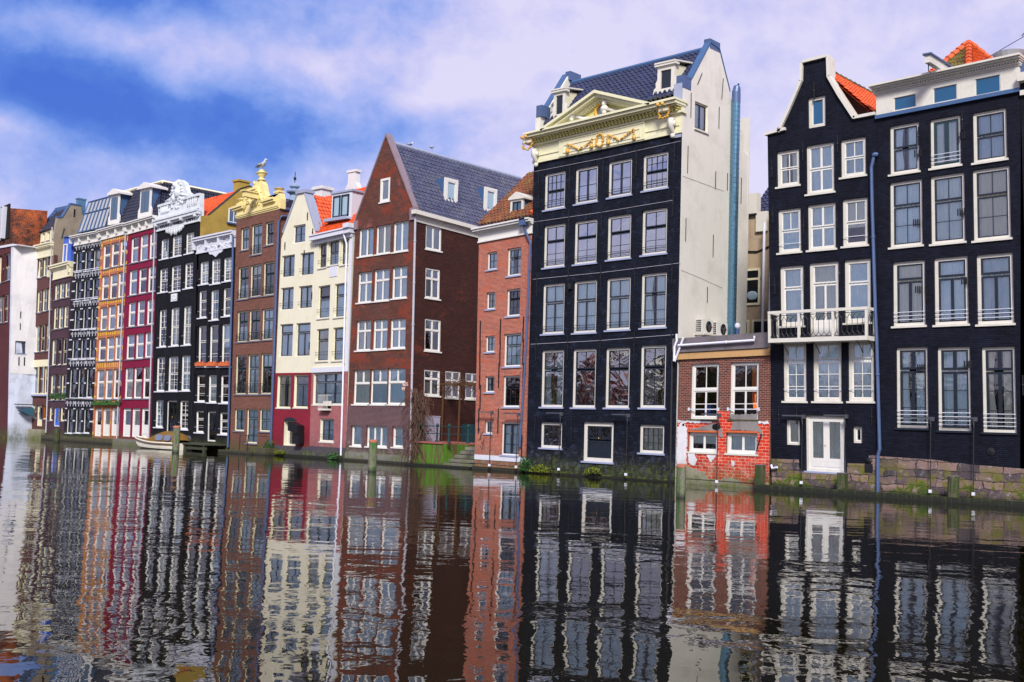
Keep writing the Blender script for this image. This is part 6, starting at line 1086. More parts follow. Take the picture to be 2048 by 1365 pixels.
# --- 14 low extension
h = House('extension', 'low extension between two black houses, brown brick above and peeling red painted blocks below', 'brick_extension', name='house_extension', group=None, depth=5.5, body='brick_extension')
P = h.p; pr = P['par']; z0, z1 = (pr[2][1]+pr[3][1])/2, (pr[0][1]+pr[1][1])/2
xe_ = min(pr[1][0], h.W); h.box('parapet', 'concrete', -.28, h.W-.02, z0, z1, -.35, .16); h.box('timber_beam', 'wood_beam', -.1, h.W, z0-.30, z0-.02, -.1, .10); m = MB()
for i in range(60): m.box(i*h.W/60, i*h.W/60+.03, z0-.02, z0+.03, -.1, .13)
h.part(m, 'batten', 'wood_old'); h.box('flat_roof', 'concrete', 0, h.W, z1-.25, z1-.1, -5.5, -.35)
zr = P['red'][1][1]; lo = [w[1:] for w in h.h['win']]
ol = [(0.006, -.1), (h.W-.005, -.1), (h.W-.005, zr), (P['redtop'][1][0]+.02, zr+.02), (P['redtop'][1][0]+.02, P['redtop'][0][1]), (P['redtop'][0][0], P['redtop'][0][1]), (P['redtop'][0][0], zr), (0.006, zr)]
wall_mb(ol, [w for w in lo if w[3] < zr+.2], .03, .03).build('red_block_wall', 'block_red', h.root, lambda a, b, d: h.m(a, b, d+.03))
R = random.Random(8)
def ragged(x0, x1, z0, z1, n=14, amp=.09):
    pts = []
    for i in range(n): pts.append((x0+(x1-x0)*i/n, z0+R.uniform(-amp, amp)))
    for i in range(n): pts.append((x1+R.uniform(-amp, amp), z0+(z1-z0)*i/n))
    for i in range(n): pts.append((x1-(x1-x0)*i/n, z1+R.uniform(-amp, amp)))
    for i in range(n): pts.append((x0+R.uniform(-amp, amp), z1-(z1-z0)*i/n))
    return pts
wh = P['white']; lw = [w for w in lo if w[3] < zr+.2]
def patch(pts, mat, d=.032, name='plaster_patch'):
    q = []
    for a, b in zip(pts, pts[1:]+pts[:1]):
        L = math.hypot(b[0]-a[0], b[1]-a[1]); n = max(1, int(L/.055)); q += [(a[0]+(b[0]-a[0])*i/n+R.uniform(-.028, .028), a[1]+(b[1]-a[1])*i/n+R.uniform(-.028, .028)) for i in range(n)]
    pts = q
    pts = [(max(.01, min(h.W-.01, a)), b) for a, b in pts]; pts = [p for i, p in enumerate(pts) if i == 0 or (Vector(p)-Vector(pts[i-1])).length > .01]; m = MB().prism(pts, d, d+.018); m.build(name, mat, h.root, h.m)
patch([(.02, .75), (.02, 2.45), (.12, 2.5), (.22, 2.72), (.34, 2.68), (.42, 2.50), (lw[0][0]-.05, 2.42), (lw[0][0]-.05, .85), (.3, .78)], 'plaster_white_peel')
patch([(lw[0][0]+.1, .9), (lw[0][0]-.0, 1.32), (lw[0][0]+.32, 1.34), (lw[0][0]+.5, 1.05), (lw[0][0]+.35, .82)], 'plaster_white_peel', .034)
patch([(.02, -.05), (.02, .8), (.5, .86), (.85, .7), (1.35, .62), (1.6, .35), (2.1, .28), (2.5, .45), (2.9, .40), (3.3, .2), (3.9, .15), (3.9, -.05)], 'lichen_plaster', .03)
w2 = lw[1]; patch([(w2[0]+.22, w2[3]+.12), (w2[0]+.35, w2[3]+.42), (w2[0]+.16, w2[3]+.74), (w2[2]-.03, w2[3]+.78), (w2[2]+.03, w2[3]+.3), (w2[2]+.18, w2[3]+.14), (w2[2]+.25, w2[3]-.1), (w2[2]+.06, w2[3]+.08)], 'render_grey_patch', .036)
w1 = lw[0]; patch([(w1[0]+.0, w1[3]+.10), (w1[0]+.9, w1[3]+.28), (w1[2]-.25, w1[3]+.40), (w1[2]+.0, w1[3]+.36), (w1[2]+.2, w1[3]+.12), (w1[2]+.3, w1[3]-.15), (w1[2]+.1, w1[3]-.2), (w1[2]+.06, w1[3]+.08)], 'render_grey_patch', .036)
patch([(w1[0]+.95, w1[1]-.1), (w1[2]-.02, w1[1]-.1), (w1[0]+1.15, w1[1]-.42)], 'plaster_white_peel', .04); patch(ragged(w2[0]+.3, w2[0]+.42, .9, 1.15, 3, .03), 'plaster_white_peel', .04); patch(ragged(.02, 1.7, zr-.05, zr+.05, 8, .03), 'plaster_white_peel', .042); patch(ragged(w2[2]+.05, h.W-.02, zr-.06, zr+.04, 5, .02), 'plaster_white_peel', .042)
for w in lw: h.box('lintel', 'terracotta', w[0]-.02, w[2]+.02, w[3]+.01, w[3]+.08, 0, .06)
h.part(MB().blob((w1[2]-.05, w1[3]+.25, .05), (.22, .13, .06), 8), 'wall_hole', 'dark_void'); h.part(MB().blob((.32, 2.55, .05), (.06, .06, .03), 8), 'wall_hole', 'dark_void')
lp = P['lamp']; quay_x = Vector(h.m(lp[2][0], 1, 0))+h.o; quay_lamp(quay_x.x-.0, (Vector(h.m(*lp[1], 0))).z-.02, .15, .72, 'slim lamp before the red painted blocks of the extension')
pp = P['pipe']; pipe(h.root, h.m, [(a, b, .28) for a, b in pp[:3]], .05, 'pvc_white'); pipe(h.root, h.m, [(pp[2][0]-.1, pp[2][1]+.5, .28), (pp[2][0]-.08, pp[2][1]+.2, .28), (pp[3][0]-.12, pp[3][1]+.15, .28), (pp[3][0]-.12, pp[3][1]-.45, .28)], .05, 'pvc_white'); h.part(MB().bar((pp[5][0]+.55, pp[5][1]+1.1, .25), (pp[5][0]+.1, pp[5][1]+.1, .2), .05), 'drainpipe', 'pvc_white')
h.part(MB().bar((h.W-.55, 1.55, .06), (h.W-.33, 2.25, .06), .03, 4), 'wall_anchor', 'iron')
for w, cc in ((h.h['win'][0], .75), (h.h['win'][1], .85)):
    pass
w = h.h['win'][1]
cmb = curtain_mb(w[3]-.50, w[3]-.12, w[2]+.7, w[4]-.1, -.32, R); q = cmb.build('curtain', 'curtain_orange', None, lambda a, b, d: tuple(Vector(h.m(a, b, d))+h.o)); tag(q, 'orange gathered curtain inside the right upper window of the extension', 'curtain')
m = MB().lathe([(.02, 0), (.22, .02), (.24, .55), (.12, .95), (.04, 1.2)], (w[1]+1.05, w[2]+.45, -.55), 1, 12); q = m.build('lamp_shade', 'lamp_orange', None, lambda a, b, d: tuple(Vector(h.m(a, b, d))+h.o), smooth=True); tag(q, 'glowing orange lamp shade inside the right upper window of the extension', 'lamp')
w = h.h['win'][0]; m = MB().box(w[1]+.38, w[1]+.72, w[2]+.12, w[2]+.62, -.75, -.5); q = m.build('blue_bag', 'blue_door', None, lambda a, b, d: tuple(Vector(h.m(a, b, d))+h.o)); tag(q, 'blue bag inside the left upper window of the extension', 'bag')
cmb = curtain_mb(w[3]-.28, w[3]-.06, w[4]-1.05, w[4]-.1, -.35, R); q = cmb.build('curtain', 'curtain_yellow', None, lambda a, b, d: tuple(Vector(h.m(a, b, d))+h.o)); tag(q, 'mustard yellow curtain inside the left upper window of the extension', 'curtain')
# --- building behind the extension
MB_ = MB().box(-30.5, -22.0, 7.0, 14, 0, 12.7)
t = thing('rear_building', 'stained beige building with blue tiled roof seen between the two black houses', 'house', (-27, 7, 0)); wq_ = lambda a, b, c: (a+27, b-7, c)
MB().box(-30.5, -22.0, 7.0, 14, 0, 12.75).build('wall', 'plaster_stained', t, wq_)
tiles('roof', 'tile_navy', t, (-29.3, 7.6, 12.6), (-22.0, 7.6, 12.6), (-22.0, 10.2, 15.0), (-29.3, 10.2, 15.0), o=(-27, 7, 0))
MB().box(-29.9, -28.35, 6.9, 7.3, 12.6, 13.7).box(-28.35, -27.75, 6.85, 7.4, 11.8, 12.75).build('parapet_block', 'ivory_paint', t, wq_); MB().box(-30.5, -28.3, 6.85, 7., 12.6, 12.7).build('coping', 'iron', t, wq_)
for x0, x1, z0, z1, zm in ((-29.8, -28.1, 8.3, 10.05, 9.55), (-29.8, -28.65, 6.3, 7.6, 6.9), (-28.5, -27.2, 6.3, 7.6, 6.9)):
    m = MB(); ring(m, x0, x1, z0, z1, .10, 0, .08); m.box(x0, x1, zm-.05, zm+.05, 0, .07); m.v = [(a, 7.0-c, b) for a, b, c in m.v]; w_ = m.build('window', 'cream_paint', t, wq_); MB().box(x0+.05, x1-.05, 6.97, 6.99, z0+.05, z1-.05).build('pane', 'window_black', w_, wq_)
m = MB(); m.tube([(-30, 6.95, 11.0), (-28.3, 6.95, 10.85), (-27.5, 6.95, 11.1)], .04, 5); m.build('cable', 'iron', t, wq_)
for x, zt in ((-27.62, 12.1), (-27.25, 12.9)): MB().bar((x, 6.4, 6.0), (x, 6.4, zt), .06, 8).build('pipe', 'pvc_white', t, wq_)
MB().blob((-28.5, 6.9, 8.75), (.3, .05, .22), 8).build('curtain', 'window_pale', t, wq_)
# --- 15 neck-gabled black house
Hw = H['neck_gable']; gp = Hw['pts']['gable']; ol = [(0, -.6), (Hw['W'], -.6), (Hw['W'], gp[-2][1])] + [tuple(p) for p in reversed(gp[1:-2])]
ol = [p for i, p in enumerate(ol) if i == 0 or (Vector(p)-Vector(ol[i-1])).length > .02]
h = House('neck_gable', 'black neck-gabled house with white coping, balcony and orange roof', 'brick_navy_paint_right', depth=8, outline=[(0, -.6), (Hw['W'], -.6), (Hw['W'], gp[-2][1]), gp[11], gp[10], gp[9], gp[8], gp[7], gp[6], gp[5], gp[4], gp[3], gp[2], (0, gp[1][1])], body='brick_navy_paint_right', bodytop=14.1, flat=False)
m = MB(); seq = [(-.05, gp[1][1]), gp[2]+(), gp[3], gp[4], gp[5], gp[6], gp[7], gp[8], gp[9], gp[10], gp[11], (Hw['W'], gp[-2][1])]
seq[0] = (-.08, gp[1][1]+.0); steps = [((-.08, gp[1][1]), (gp[2][0]+.28, gp[1][1]+.08))]
for a, b in zip(gp[2:11], gp[3:11]): steps.append((a, b))
steps.append((gp[10], (Hw['W']-.02, gp[-2][1])))
for k, ((a, b), (c, d)) in enumerate(steps):
    nx_, nz_ = (b-d), (c-a); L = math.hypot(nx_, nz_) or 1; nx_, nz_ = nx_/L*.09, nz_/L*.09
    m.add([(a-nx_*.3, b-nz_*.3, .12), (c-nx_*.3, d-nz_*.3, .12), (c+nx_, d+nz_, .12), (a+nx_, b+nz_, .12), (a-nx_*.3, b-nz_*.3, -.42), (c-nx_*.3, d-nz_*.3, -.42), (c+nx_, d+nz_, -.42), (a+nx_, b+nz_, -.42)], [(0, 1, 2, 3), (4, 5, 6, 7), (0, 1, 5, 4), (1, 2, 6, 5), (2, 3, 7, 6), (3, 0, 4, 7)])
h.part(m, 'coping', 'ivory_paint')
gX = -21.75; za = 16.9
tiles('roof', 'tile_bright', h.root, (-19.1, .3, 14.35), (-19.1, 8, 14.35), (gX, 8, za), (gX, .3, za), o=h.o, tw=.22, ch=.24); tiles('roof', 'tile_bright', h.root, (-23.75, .3, 14.35), (-23.75, 8, 14.35), (gX, 8, za), (gX, .3, za), o=h.o)
m = MB()
for i in range(18): m.tube([(gX, .4+i*.42, za+.05), (gX, .84+i*.42, za+.03)], .10, 7, rs=[.12, .09])
h.part(m, 'ridge', 'tile_dark_moss', True)
anchors(h, [(.2, 13.4), (1.55, 13.9), (3.0, 14.0), (2.05, 16.3), (.2, 11.5), (1.55, 10.9), (2.95, 11.0), (.25, 8.6), (1.55, 8.8), (3.05, 8.9), (.35, 3.4), (1.15, 3.4), (3.25, 3.3), (4.3, 3.4)], .7)
bl = h.p['bal']; zt, zb = (bl[0][1]+bl[1][1])/2, (bl[2][1]+bl[3][1])/2; x0, x1 = bl[0][0], bl[1][0]; dd = .75
m = MB(); m.box(x0, x1, zb-.02, zb+.14, 0, dd); b_ = h.part(m, 'balcony', 'ivory_paint')
m = MB(); n_ = [x0, x0+(x1-x0)*.31, x0+(x1-x0)*.655, x1-.09]
for x in n_: m.box(x, x+.09, zb+.14, zt-.08, dd-.09, dd)
m.box(x0, x1, zt-.09, zt+.02, dd-.10, dd+.01); m.box(x0, x0+.1, zt-.09, zt+.02, 0, dd-.1); m.box(x1-.1, x1, zt-.09, zt+.02, 0, dd-.1); m.box(x0, x0+.08, zb+.14, zt-.09, .0, .08); m.box(x1-.08, x1, zb+.14, zt-.09, .0, .08); m.build('railing_frame', 'ivory_paint', b_, h.m)
m = MB()
def lattice(m, P_, n):
    for i in range(n):
        u0, u1, um = i/n, (i+1)/n, (i+.5)/n; v = [.12, .30, .72, .88, .96]
        m.tube([P_(u0, .04), P_(um, .2), P_(um, .72), P_(u0, .90)], .012, 4); m.tube([P_(u1, .04), P_(um, .2)], .012, 4); m.tube([P_(um, .72), P_(u1, .90)], .012, 4)
    m.tube([P_(0, .95), P_(1, .95)], .014, 4); m.tube([P_(0, .03), P_(1, .03)], .014, 4)
for a, b in zip(n_, n_[1:]): lattice(m, lambda u, v, a=a, b=b: (a+.09+(b-a-.09)*u, zb+.16+(zt-zb-.28)*v, dd-.04), 6)
lattice(m, lambda u, v: (x0+.04, zb+.16+(zt-zb-.28)*v, .08+(dd-.17)*u), 3); lattice(m, lambda u, v: (x1-.04, zb+.16+(zt-zb-.28)*v, .08+(dd-.17)*u), 3); m.build('lattice', 'iron', b_, h.m)
for x in (x0+.5, x0+(x1-x0)*.45, x1-.5, x1-.05): MB().tube([(x, zb, dd-.1), (x, zb-.12, dd*.5), (x, zb-.45, .03)], .02, 4).build('bracket', 'iron', b_, h.m)
lp = h.p['lamps']
for k, lab in ((0, 'slim lamp left of the white double door of the neck-gabled house'), (1, 'slim lamp right of the white double door of the neck-gabled house')):
    p = Vector(h.m(*lp[1 if k == 0 else 5], 0))+h.o; quay_lamp(p.x-.02, p.z-.03, .32, .80, lab, off=.22)
xd = [w for w in h.h['win'] if w[0] == 'white_dbl'][0]
m = MB(); rng_ = random.Random(2)
sx = h.p['stone']; zs = sx[0][1]
wall_mb([(0.005, -.6), (h.W-.005, -.6), (h.W-.005, 1.62), (h.W-.35, 1.62), (h.W-.36, 1.30), (xd[3]+.10, 1.28), (xd[3]+.1, xd[2]-.06), (xd[1]-.1, xd[2]-.06), (xd[1]-.28, xd[2]+.1), (xd[1]-.28, 1.32), (.005, 1.30)], [], .05, .05).build('stone_base', 'rough_stone', h.root, lambda a, b, d: h.m(a, b, d+.06))
h.part(MB().box(h.W-.5, h.W-.2, 1.0, 1.3, 0, .1).blob((h.W-.32, 1.42, .08), (.12, .12, .05), 8), 'vent_rosette', 'iron'); h.part(MB().tube([(.02, 1.05, .1), (.1, .92, .16), (.35, .98, .2)], .045, 8), 'drainpipe', 'pvc_white')
# --- 16 right black house
h = House('right_black', 'broad black brick house with white attic band and tall dark windows, farthest right in full', 'brick_navy_paint_right', depth=8, body='brick_navy_paint_right', bodytop=14.5)
P = h.p; cp = P['cor']; z0, z1 = h.Hh+.02, (cp[0][1]+cp[1][1])/2; aw = P['aw']; hs = [(aw[i][0], aw[i+1][1], aw[i+1][0], aw[i][1]) for i in (0, 2, 4)]
hs = [(a-.10, b-.09, c+.10, d+.08) for a, b, c, d in hs]
zt = z0+(z1-z0)*.72
wall_mb([(0, z0), (h.W-.02, z0), (h.W-.02, zt), (0, zt)], hs, .2, .12).build('attic_front', 'ivory_paint', h.root, lambda a, b, d: h.m(a, b, d+.05))
for w in hs: window(h.root, lambda a, b, d: h.m(a, b, d+.05), 'attic_w', *w, h.R, rec=.0)
m = MB(); hh = z1-zt; 
for y0, y1, d in ((0, .16, .10), (.16, .3, .16), (.42, .6, .24), (.6, .78, .36), (.78, 1., .46)): m.box(-.05-d*.2, h.W+d*.3, zt+hh*y0, zt+hh*y1, -.2, d)
t = .05
while t < h.W-.05: m.box(t, t+.05, zt+hh*.3, zt+hh*.42, .1, .22); t += .10
m.box(0, h.W, zt+hh*.3, zt+hh*.42, -.2, .12); h.part(m, 'cornice', 'ivory_paint'); h.box('lead_strip', 'lead_blue', -.02, h.W, z0-.10, z0+.04, 0, .12)
h.part(MB().box(-13.9, -13.75, .1, 2.2, 13.6, 15.55), 'lead_cheek', 'zinc', True); h.part(MB().box(-19.1, -13.9, .2, 8, 14.3, 14.9), 'flat_roof', 'tile_slate', True)
apx = (-16.85, 3.1, 17.62); q = [(-18.3, 1.2, 15.6), (-15.2, 1.2, 15.6), (-14.3, 5.5, 15.6), (-18.6, 5.5, 15.6)]
r_ = tiles('roof', 'tile_dark_moss', h.root, q[0], (-16.1, 1.2, 15.6), apx, apx, o=h.o, tw=.24); tiles('roof', 'tile_bright', h.root, (-16.1, 1.2, 15.6), (-14.9, 4.5, 15.6), apx, apx, o=h.o, tw=.22, ch=.24); tiles('roof', 'tile_bright', h.root, (-19.2, 5, 15.6), q[0], apx, apx, o=h.o)
h.part(MB().box(-18.7, -15.0, 1.3, 5.5, 14.8, 15.62), 'roof_base', 'tile_slate', True)
for e0, nn in (((-16.1, 1.15, 15.65), 10), (q[0], 11), ((-14.9, 4.5, 15.65), 9)):
    m = MB()
    for i in range(nn): a = Vector(e0).lerp(Vector(apx)+Vector((0, 0, .05)), i/nn); b = Vector(e0).lerp(Vector(apx)+Vector((0, 0, .05)), (i+1.1)/nn); m.tube([a, b], .13, 8, rs=[.165, .12])
    h.part(m, 'hip_tiles', 'tile_orange', True)
m = MB().box(-16.78, -16.58, -1.25, 1.2, 15.72, 16.0); hb = h.part(m, 'hoist_beam', 'ivory_paint', True); MB().box(-16.84, -16.52, -1.32, 1.2, 16.0, 16.06).build('cover', 'zinc', hb, h.w); MB().tube([(-16.7, -1.1, 15.72), (-16.7, -1.1, 15.45), (-16.62, -1.1, 15.38)], .02, 5).build('hook', 'iron', hb, h.w)
xs = P['stone']; wall_mb([(0.005, -.6), (h.W-.01, -.6), (h.W-.01, 1.40), (3.4, 1.47), (2.0, 1.58), (.005, 1.62)], [], .05, .05).build('stone_base', 'rough_stone', h.root, lambda a, b, d: h.m(a, b, d+.06))
pp = P['pipe']; pipe(h.root, h.m, [(a, max(b, .25), .12) for a, b in pp], .065, 'zinc'); h.part(MB().blob((pp[0][0]+.05, pp[0][1]+.05, .12), (.13, .1, .12), 8), 'pipe_head', 'zinc')
lp = P['lamps']
for k, lab in ((1, 'slim lamp before the left ground window of the broad black house'), (5, 'slim lamp before the middle ground window of the broad black house')):
    p = Vector(h.m(*lp[k], 0))+h.o; quay_lamp(p.x-.02, p.z-.03, .30, .95, lab, off=.25)
for a, b in ((1.62, 12.9), (3.25, 13.3), (1.55, 10.3), (3.2, 10.5), (1.6, 7.8), (3.3, 8.0), (1.65, 4.9), (3.35, 5.0)):
    m = MB()
    for k in range(4): m.box(a-.14+k*.08, a-.10+k*.08, b-.13, b+.13, 0, .03)
    h.part(m, 'vent_grille', 'iron')
anchors(h, [(1.65, 13.9), (3.3, 14.2), (h.W-.15, 4.6)], .7); h.part(MB().lathe([(.02, 0), (.14, 0), (.14, .03), (.02, .05)], (4.1, 1.95, 0), 2, 14), 'vent_rosette', 'iron')
t = thing('satellite_dish', 'grey mesh dish behind the white cornice at the right edge', 'dish', (-14.45, .9, 15.3)); MB().lathe([(.05, .3), (.3, .33), (.5, .45), (.6, .62), (.58, .62), (.3, .36), (.05, .33)], (0, 0, 0), 1, 18).build('dish', 'screen_grey', t, lambda a, b, c: (a, c-.2, b+.2)); MB().bar((0, 0, -.4), (0, 0, .4), .04).build('pole', 'iron', t)
t = thing('antenna_mast', 'thin purple-grey mast with two guy wires at the top right corner', 'mast', (-14.0, 1.0, 14.6)); MB().bar((0, 0, 0), (0, 0, 2.35), .045).build('mast', 'mast_purple', t); MB().bar((0, 0, 2.2), (-2.75, 1.2, 1.65), .014, 4).build('guy_wire', 'iron', t); MB().bar((0, 0, 1.75), (-1.5, .6, .75), .014, 4).build('guy_wire', 'iron', t); MB().bar((-.15, 0, 2.2), (.15, 0, 2.5), .02, 4).build('crossbar', 'iron', t)
# --- 17 sliver at the right edge
t = thing('canal_house', 'dark house at the right edge of the picture, only a sliver visible', 'house', (-11, 0, 0), 'canal houses standing in the water in one row')
wq_ = lambda a, b, c: (a+11, b, c)
wall_mb([(2.5, -.6), (7.5, -.6), (7.5, 14.9), (2.5, 14.9)], [(3.3, 12.2, 4.2, 13.3), (5.2, 12.2, 6.1, 13.3), (3.3, 9, 4.2, 11), (5.2, 9, 6.1, 11), (3.3, 5.5, 4.2, 8), (5.2, 5.5, 6.1, 8), (3.3, 2.4, 4.2, 4.6), (5.2, 2.4, 6.1, 4.6)], .3, .3).build('wall', 'brick_black_paint', t, lambda a, b, d: (a-16.35+11, -d, b))
for hh_ in [(3.3, 12.2, 4.2, 13.3), (5.2, 12.2, 6.1, 13.3), (3.3, 9, 4.2, 11), (5.2, 9, 6.1, 11), (3.3, 5.5, 4.2, 8), (5.2, 5.5, 6.1, 8), (3.3, 2.4, 4.2, 4.6), (5.2, 2.4, 6.1, 4.6)]: window(t, lambda a, b, d: (a-16.35+11, -d, b), 'd22', *hh_, random.Random(3))
MB().box(-13.83, -8.9, .31, 8, -.6, 14.8).build('side_wall', 'brick_black_paint', t, wq_); MB().box(-13.86, -8.8, -.35, .3, 14.75, 15.05).box(-13.84, -8.8, -.12, .3, 14.3, 14.48).build('cornice', 'ivory_paint', t, wq_)
tiles('roof', 'tile_orange', t, (-13.8, .2, 15.0), (-8.9, .2, 15.0), (-8.9, 3, 17), (-13.8, 3, 17), o=(-11, 0, 0))
# ================================================================== at the water's edge
solo(MB().box(-23.55, -11.5, -.95, -.60, -.45, .20).box(-23.5, -11.5, -.60, .0, -.45, .02), 'mooring_beam', 'beam_moss', 'long black mossy timber beam lying along the water before the right-hand houses', 'beam', (-17, -.8, 0))
for i, (x, y, h_, lab, mat) in enumerate(((-23.55, -.62, .95, 'short square mossy post at the corner of the red block wall', 'pile_dull'), (-20.15, -.45, .80, 'square mossy post right of the white double door', 'pile_dull'), (-15.85, -.75, .92, 'dark mossy round post before the stone base under the middle windows, farthest right', 'pile_dull'))):
    t = thing('mooring_post', lab, 'post', (x, y, 0), 'short posts along the mooring beam'); (MB().box(-.16, .16, -.14, .14, -.5, h_) if i < 2 else MB().lathe([(.21, -.5), (.2, h_*.5), (.19, h_)], (0, 0, 0), 2, 12)).build('post', mat, t); MB().box(-.17, .17, -.15, .15, h_, h_+.03).build('cap', 'concrete', t)
for i, (x, y, h_, r_, lab) in enumerate(((-59.15, -4.64, 1.42, .205, 'green mossy mooring pile with pink top at the bow end of the boat'), (-38.04, -8.14, 1.25, .185, 'green mossy mooring pile with rusty orange top before the brown gabled house'), (-21.44, -9.31, .98, .150, 'mossy mooring pile with orange top before the extension, nearest of the piles'), (-77.9, -2.4, .95, .20, 'dark distant mooring pile before the black and white banded house'))):
    t = thing('mooring_pile', lab, 'mooring pile', (x, y, 0), 'round timber mooring piles standing in the canal')
    R = random.Random(i); m = MB(); m.tube([(0, 0, -1), (R.uniform(-.01, .01), 0, h_*.3), (.0, 0, h_*.7), (.01, 0, h_)], r_, 14, rs=[r_*1.02, r_, r_*1.04, r_*.97]); m.v = [(a+R.uniform(-.008, .008), b+R.uniform(-.008, .008), c) for a, b, c in m.v]; m.build('pile', 'pile_moss' if i < 3 else 'pile_dull', t)
    if i < 3: MB().lathe([(r_*1.05, h_), (r_*1.08, h_+.02), (r_*1.05, h_+.10), (r_*.6, h_+.13), (.01, h_+.13)], (0, 0, 0), 2, 14).build('cap', 'pile_cap', t)
# quay ledges on the left
solo(MB().box(-84.6, -74.2, -.28, .0, -.5, .38), 'quay_ledge', 'ledge_moss', 'low mossy stone ledge under the purple, banded and orange houses', 'ledge', (-79, -.1, 0))
solo(MB().box(-87, -84.6, -.3, .0, -.5, .75), 'quay_ledge', 'lichen_plaster', 'higher rough ledge under the brown cream-corniced house', 'ledge', (-86, -.1, 0))
solo(MB().box(-74.2, -69.8, -.26, .0, -.5, .42), 'quay_ledge', 'render_grey_patch', 'grey stone ledge under the magenta house behind the boat', 'ledge', (-72, -.1, 0))
t = thing('landing_stage', 'dark weathered wooden platform in front of the two black houses', 'landing stage', (-63.3, -.8, 0)); MB().box(-2.4, 2.4, -.75, .8, .38, .48).build('deck', 'wood_old', t)
for x in (-2.1, 0, 2.1): MB().box(x-.09, x+.09, -.68, -.5, -.6, .38).build('leg', 'wood_old', t)
MB().box(-2.3, 2.3, -.62, -.55, .1, .3).build('fascia', 'wood_old', t)
t = thing('landing_stage', 'low mossy landing with small railing before the tan brown house', 'landing stage', (-57.6, -.6, 0)); MB().box(-2.6, .8, -.5, .6, -.3, .18).build('deck', 'ledge_moss', t); MB().box(-.1, 2.0, -.35, .6, -.3, .42).build('step', 'ledge_moss', t)
m = MB(); 
for x in (-.55, .25): m.bar((x, -.4, .2), (x, -.4, 1.15), .025)
m.bar((-.55, -.4, 1.1), (.9, -.4, 1.1), .02); m.bar((-.55, -.4, .75), (.25, -.4, .75), .015); m.bar((.9, -.4, 1.1), (1.0, .4, 1.1), .02); m.build('railing', 'iron', t)
solo(MB().box(-56.2, -49.65, -.16, -.08, -.5, .14), 'quay_ledge', 'beam_moss', 'thin mossy ledge under the wine red and pink walls', 'ledge', (-53, -.1, 0)); solo(MB().box(-49.6, -44.5, -.2, -.07, -.5, .13), 'quay_ledge', 'ledge_moss', 'mossy ledge under the big brown gabled house', 'ledge', (-47, -.1, 0)); solo(MB().box(-39.8, -36.5, -.15, -.01, -.5, .15), 'quay_ledge', 'ledge_moss', 'mossy stone ledge under the rose brick house', 'ledge', (-38, -.1, 0))
solo(MB().tube([(-39.8, -.3, .30), (-36, -.3, .26), (-32, -.3, .24), (-28, -.3, .22), (-23.8, -.3, .20)], .018, 5), 'cable', 'cable', 'thin black cable strung just above the water before the black pedimented house', 'cable')
def shrub(x, y, z, r, n, lab, mat='plant_leaf', seed=0):
    m = MB(); m.open = True; R = random.Random(seed)
    for i in range(n):
        th, k = R.uniform(0, 2*PI), R.random()**.5; p = Vector((math.cos(th)*k*r[0], math.sin(th)*k*r[1], R.random()**1.3*r[2]*(1.1-k*.6))); a = Vector((R.gauss(0, 1), R.gauss(0, 1), R.gauss(0, 1))).normalized()*.06; b = a.cross(Vector((R.gauss(0, 1), R.gauss(0, 1), R.gauss(0, 1)))).normalized()*.035; m.add([p-a, p+b, p+a, p-b], [(0, 1, 2, 3)])
    return solo(moved(m, (x, y, z)), 'shrub', mat, lab, 'plant', (x, y, z), 'weeds growing at the foot of the walls')
shrub(-36.3, -.2, .1, (.34, .2, .8), 300, 'dark green weeds at the joint of the rose house and the tall black house', seed=1); shrub(-56.3, -.25, .1, (.5, .25, .95), 380, 'dark ivy clump between the tan house and the wine red wall', seed=2); shrub(-50.4, -.2, .05, (.45, .2, .4), 260, 'dark weed clump under the pink ground floor', seed=3); shrub(-55.3, -.2, .1, (.5, .2, .3), 200, 'yellow-green moss tuft below the arched door', 'moss_leaf', 4); shrub(-35.3, -.25, .1, (.7, .2, .35), 260, 'yellow-green weeds left of the left lamp on the tall black house', 'moss_leaf', 5); shrub(-32.2, -.25, .2, (.45, .2, .28), 160, 'yellow-green weeds below the basement door', 'moss_leaf', 6)
shrub(-57., -.5, .2, (1.0, .5, .3), 300, 'yellow-green moss and weeds on the low landing', 'moss_leaf', 7)
# --- boat
t = thing('motor_boat', 'white clinker boat with ochre canvas canopy moored beside the green pile', 'boat', (-66.0, -1.5, 0), None, 0.); t.scale = (.90, .9, 1.05)
def hull_sec(u):   # u 0 stern .. 1 bow
    w = .92*math.sin(PI*min(1, .30+.70*(1-u)**.62*1.0)/1.0) if False else .95*(1-u**3.2)**.5*(.82+.18*min(1, u*4)); return w
ns, nn = 16, 8; vs = []; L = 5.8
for i in range(ns+1):
    u = i/ns; x = L*(.5-u) ; w = max(.02, hull_sec(u)); sheer = .40+.30*max(0, u-.35)**2*2.0; keel = -.14+.45*max(0, u-.8)/.2*.9
    for j in range(nn+1):
        v = j/nn; yy = w*(.55+.45*v**.6) if v > 0 else 0.; vs.append((x-(.25*u**6)*v, w*math.sin(PI/2*min(1, (v*2.3)**.8))*(.88+.12*v), keel+(sheer-keel)*v))
hb = MB(); hb.open = True; hb.v = list(vs)+[(a, -b, c) for a, b, c in vs]; o1 = len(vs)
for i in range(ns):
    for j in range(nn): a = i*(nn+1)+j; hb.f.append((a, a+nn+1, a+nn+2, a+1)); hb.f.append((o1+a+1, o1+a+nn+2, o1+a+nn+1, o1+a))
hb.f.append(tuple(range(0, nn+1))+tuple(o1+k for k in range(nn, -1, -1))); hb.t = [0.]*len(hb.f); hb.build('hull', 'boat_hull', t)
rail = [Vector(vs[i*(nn+1)+nn]) for i in range(ns+1)]
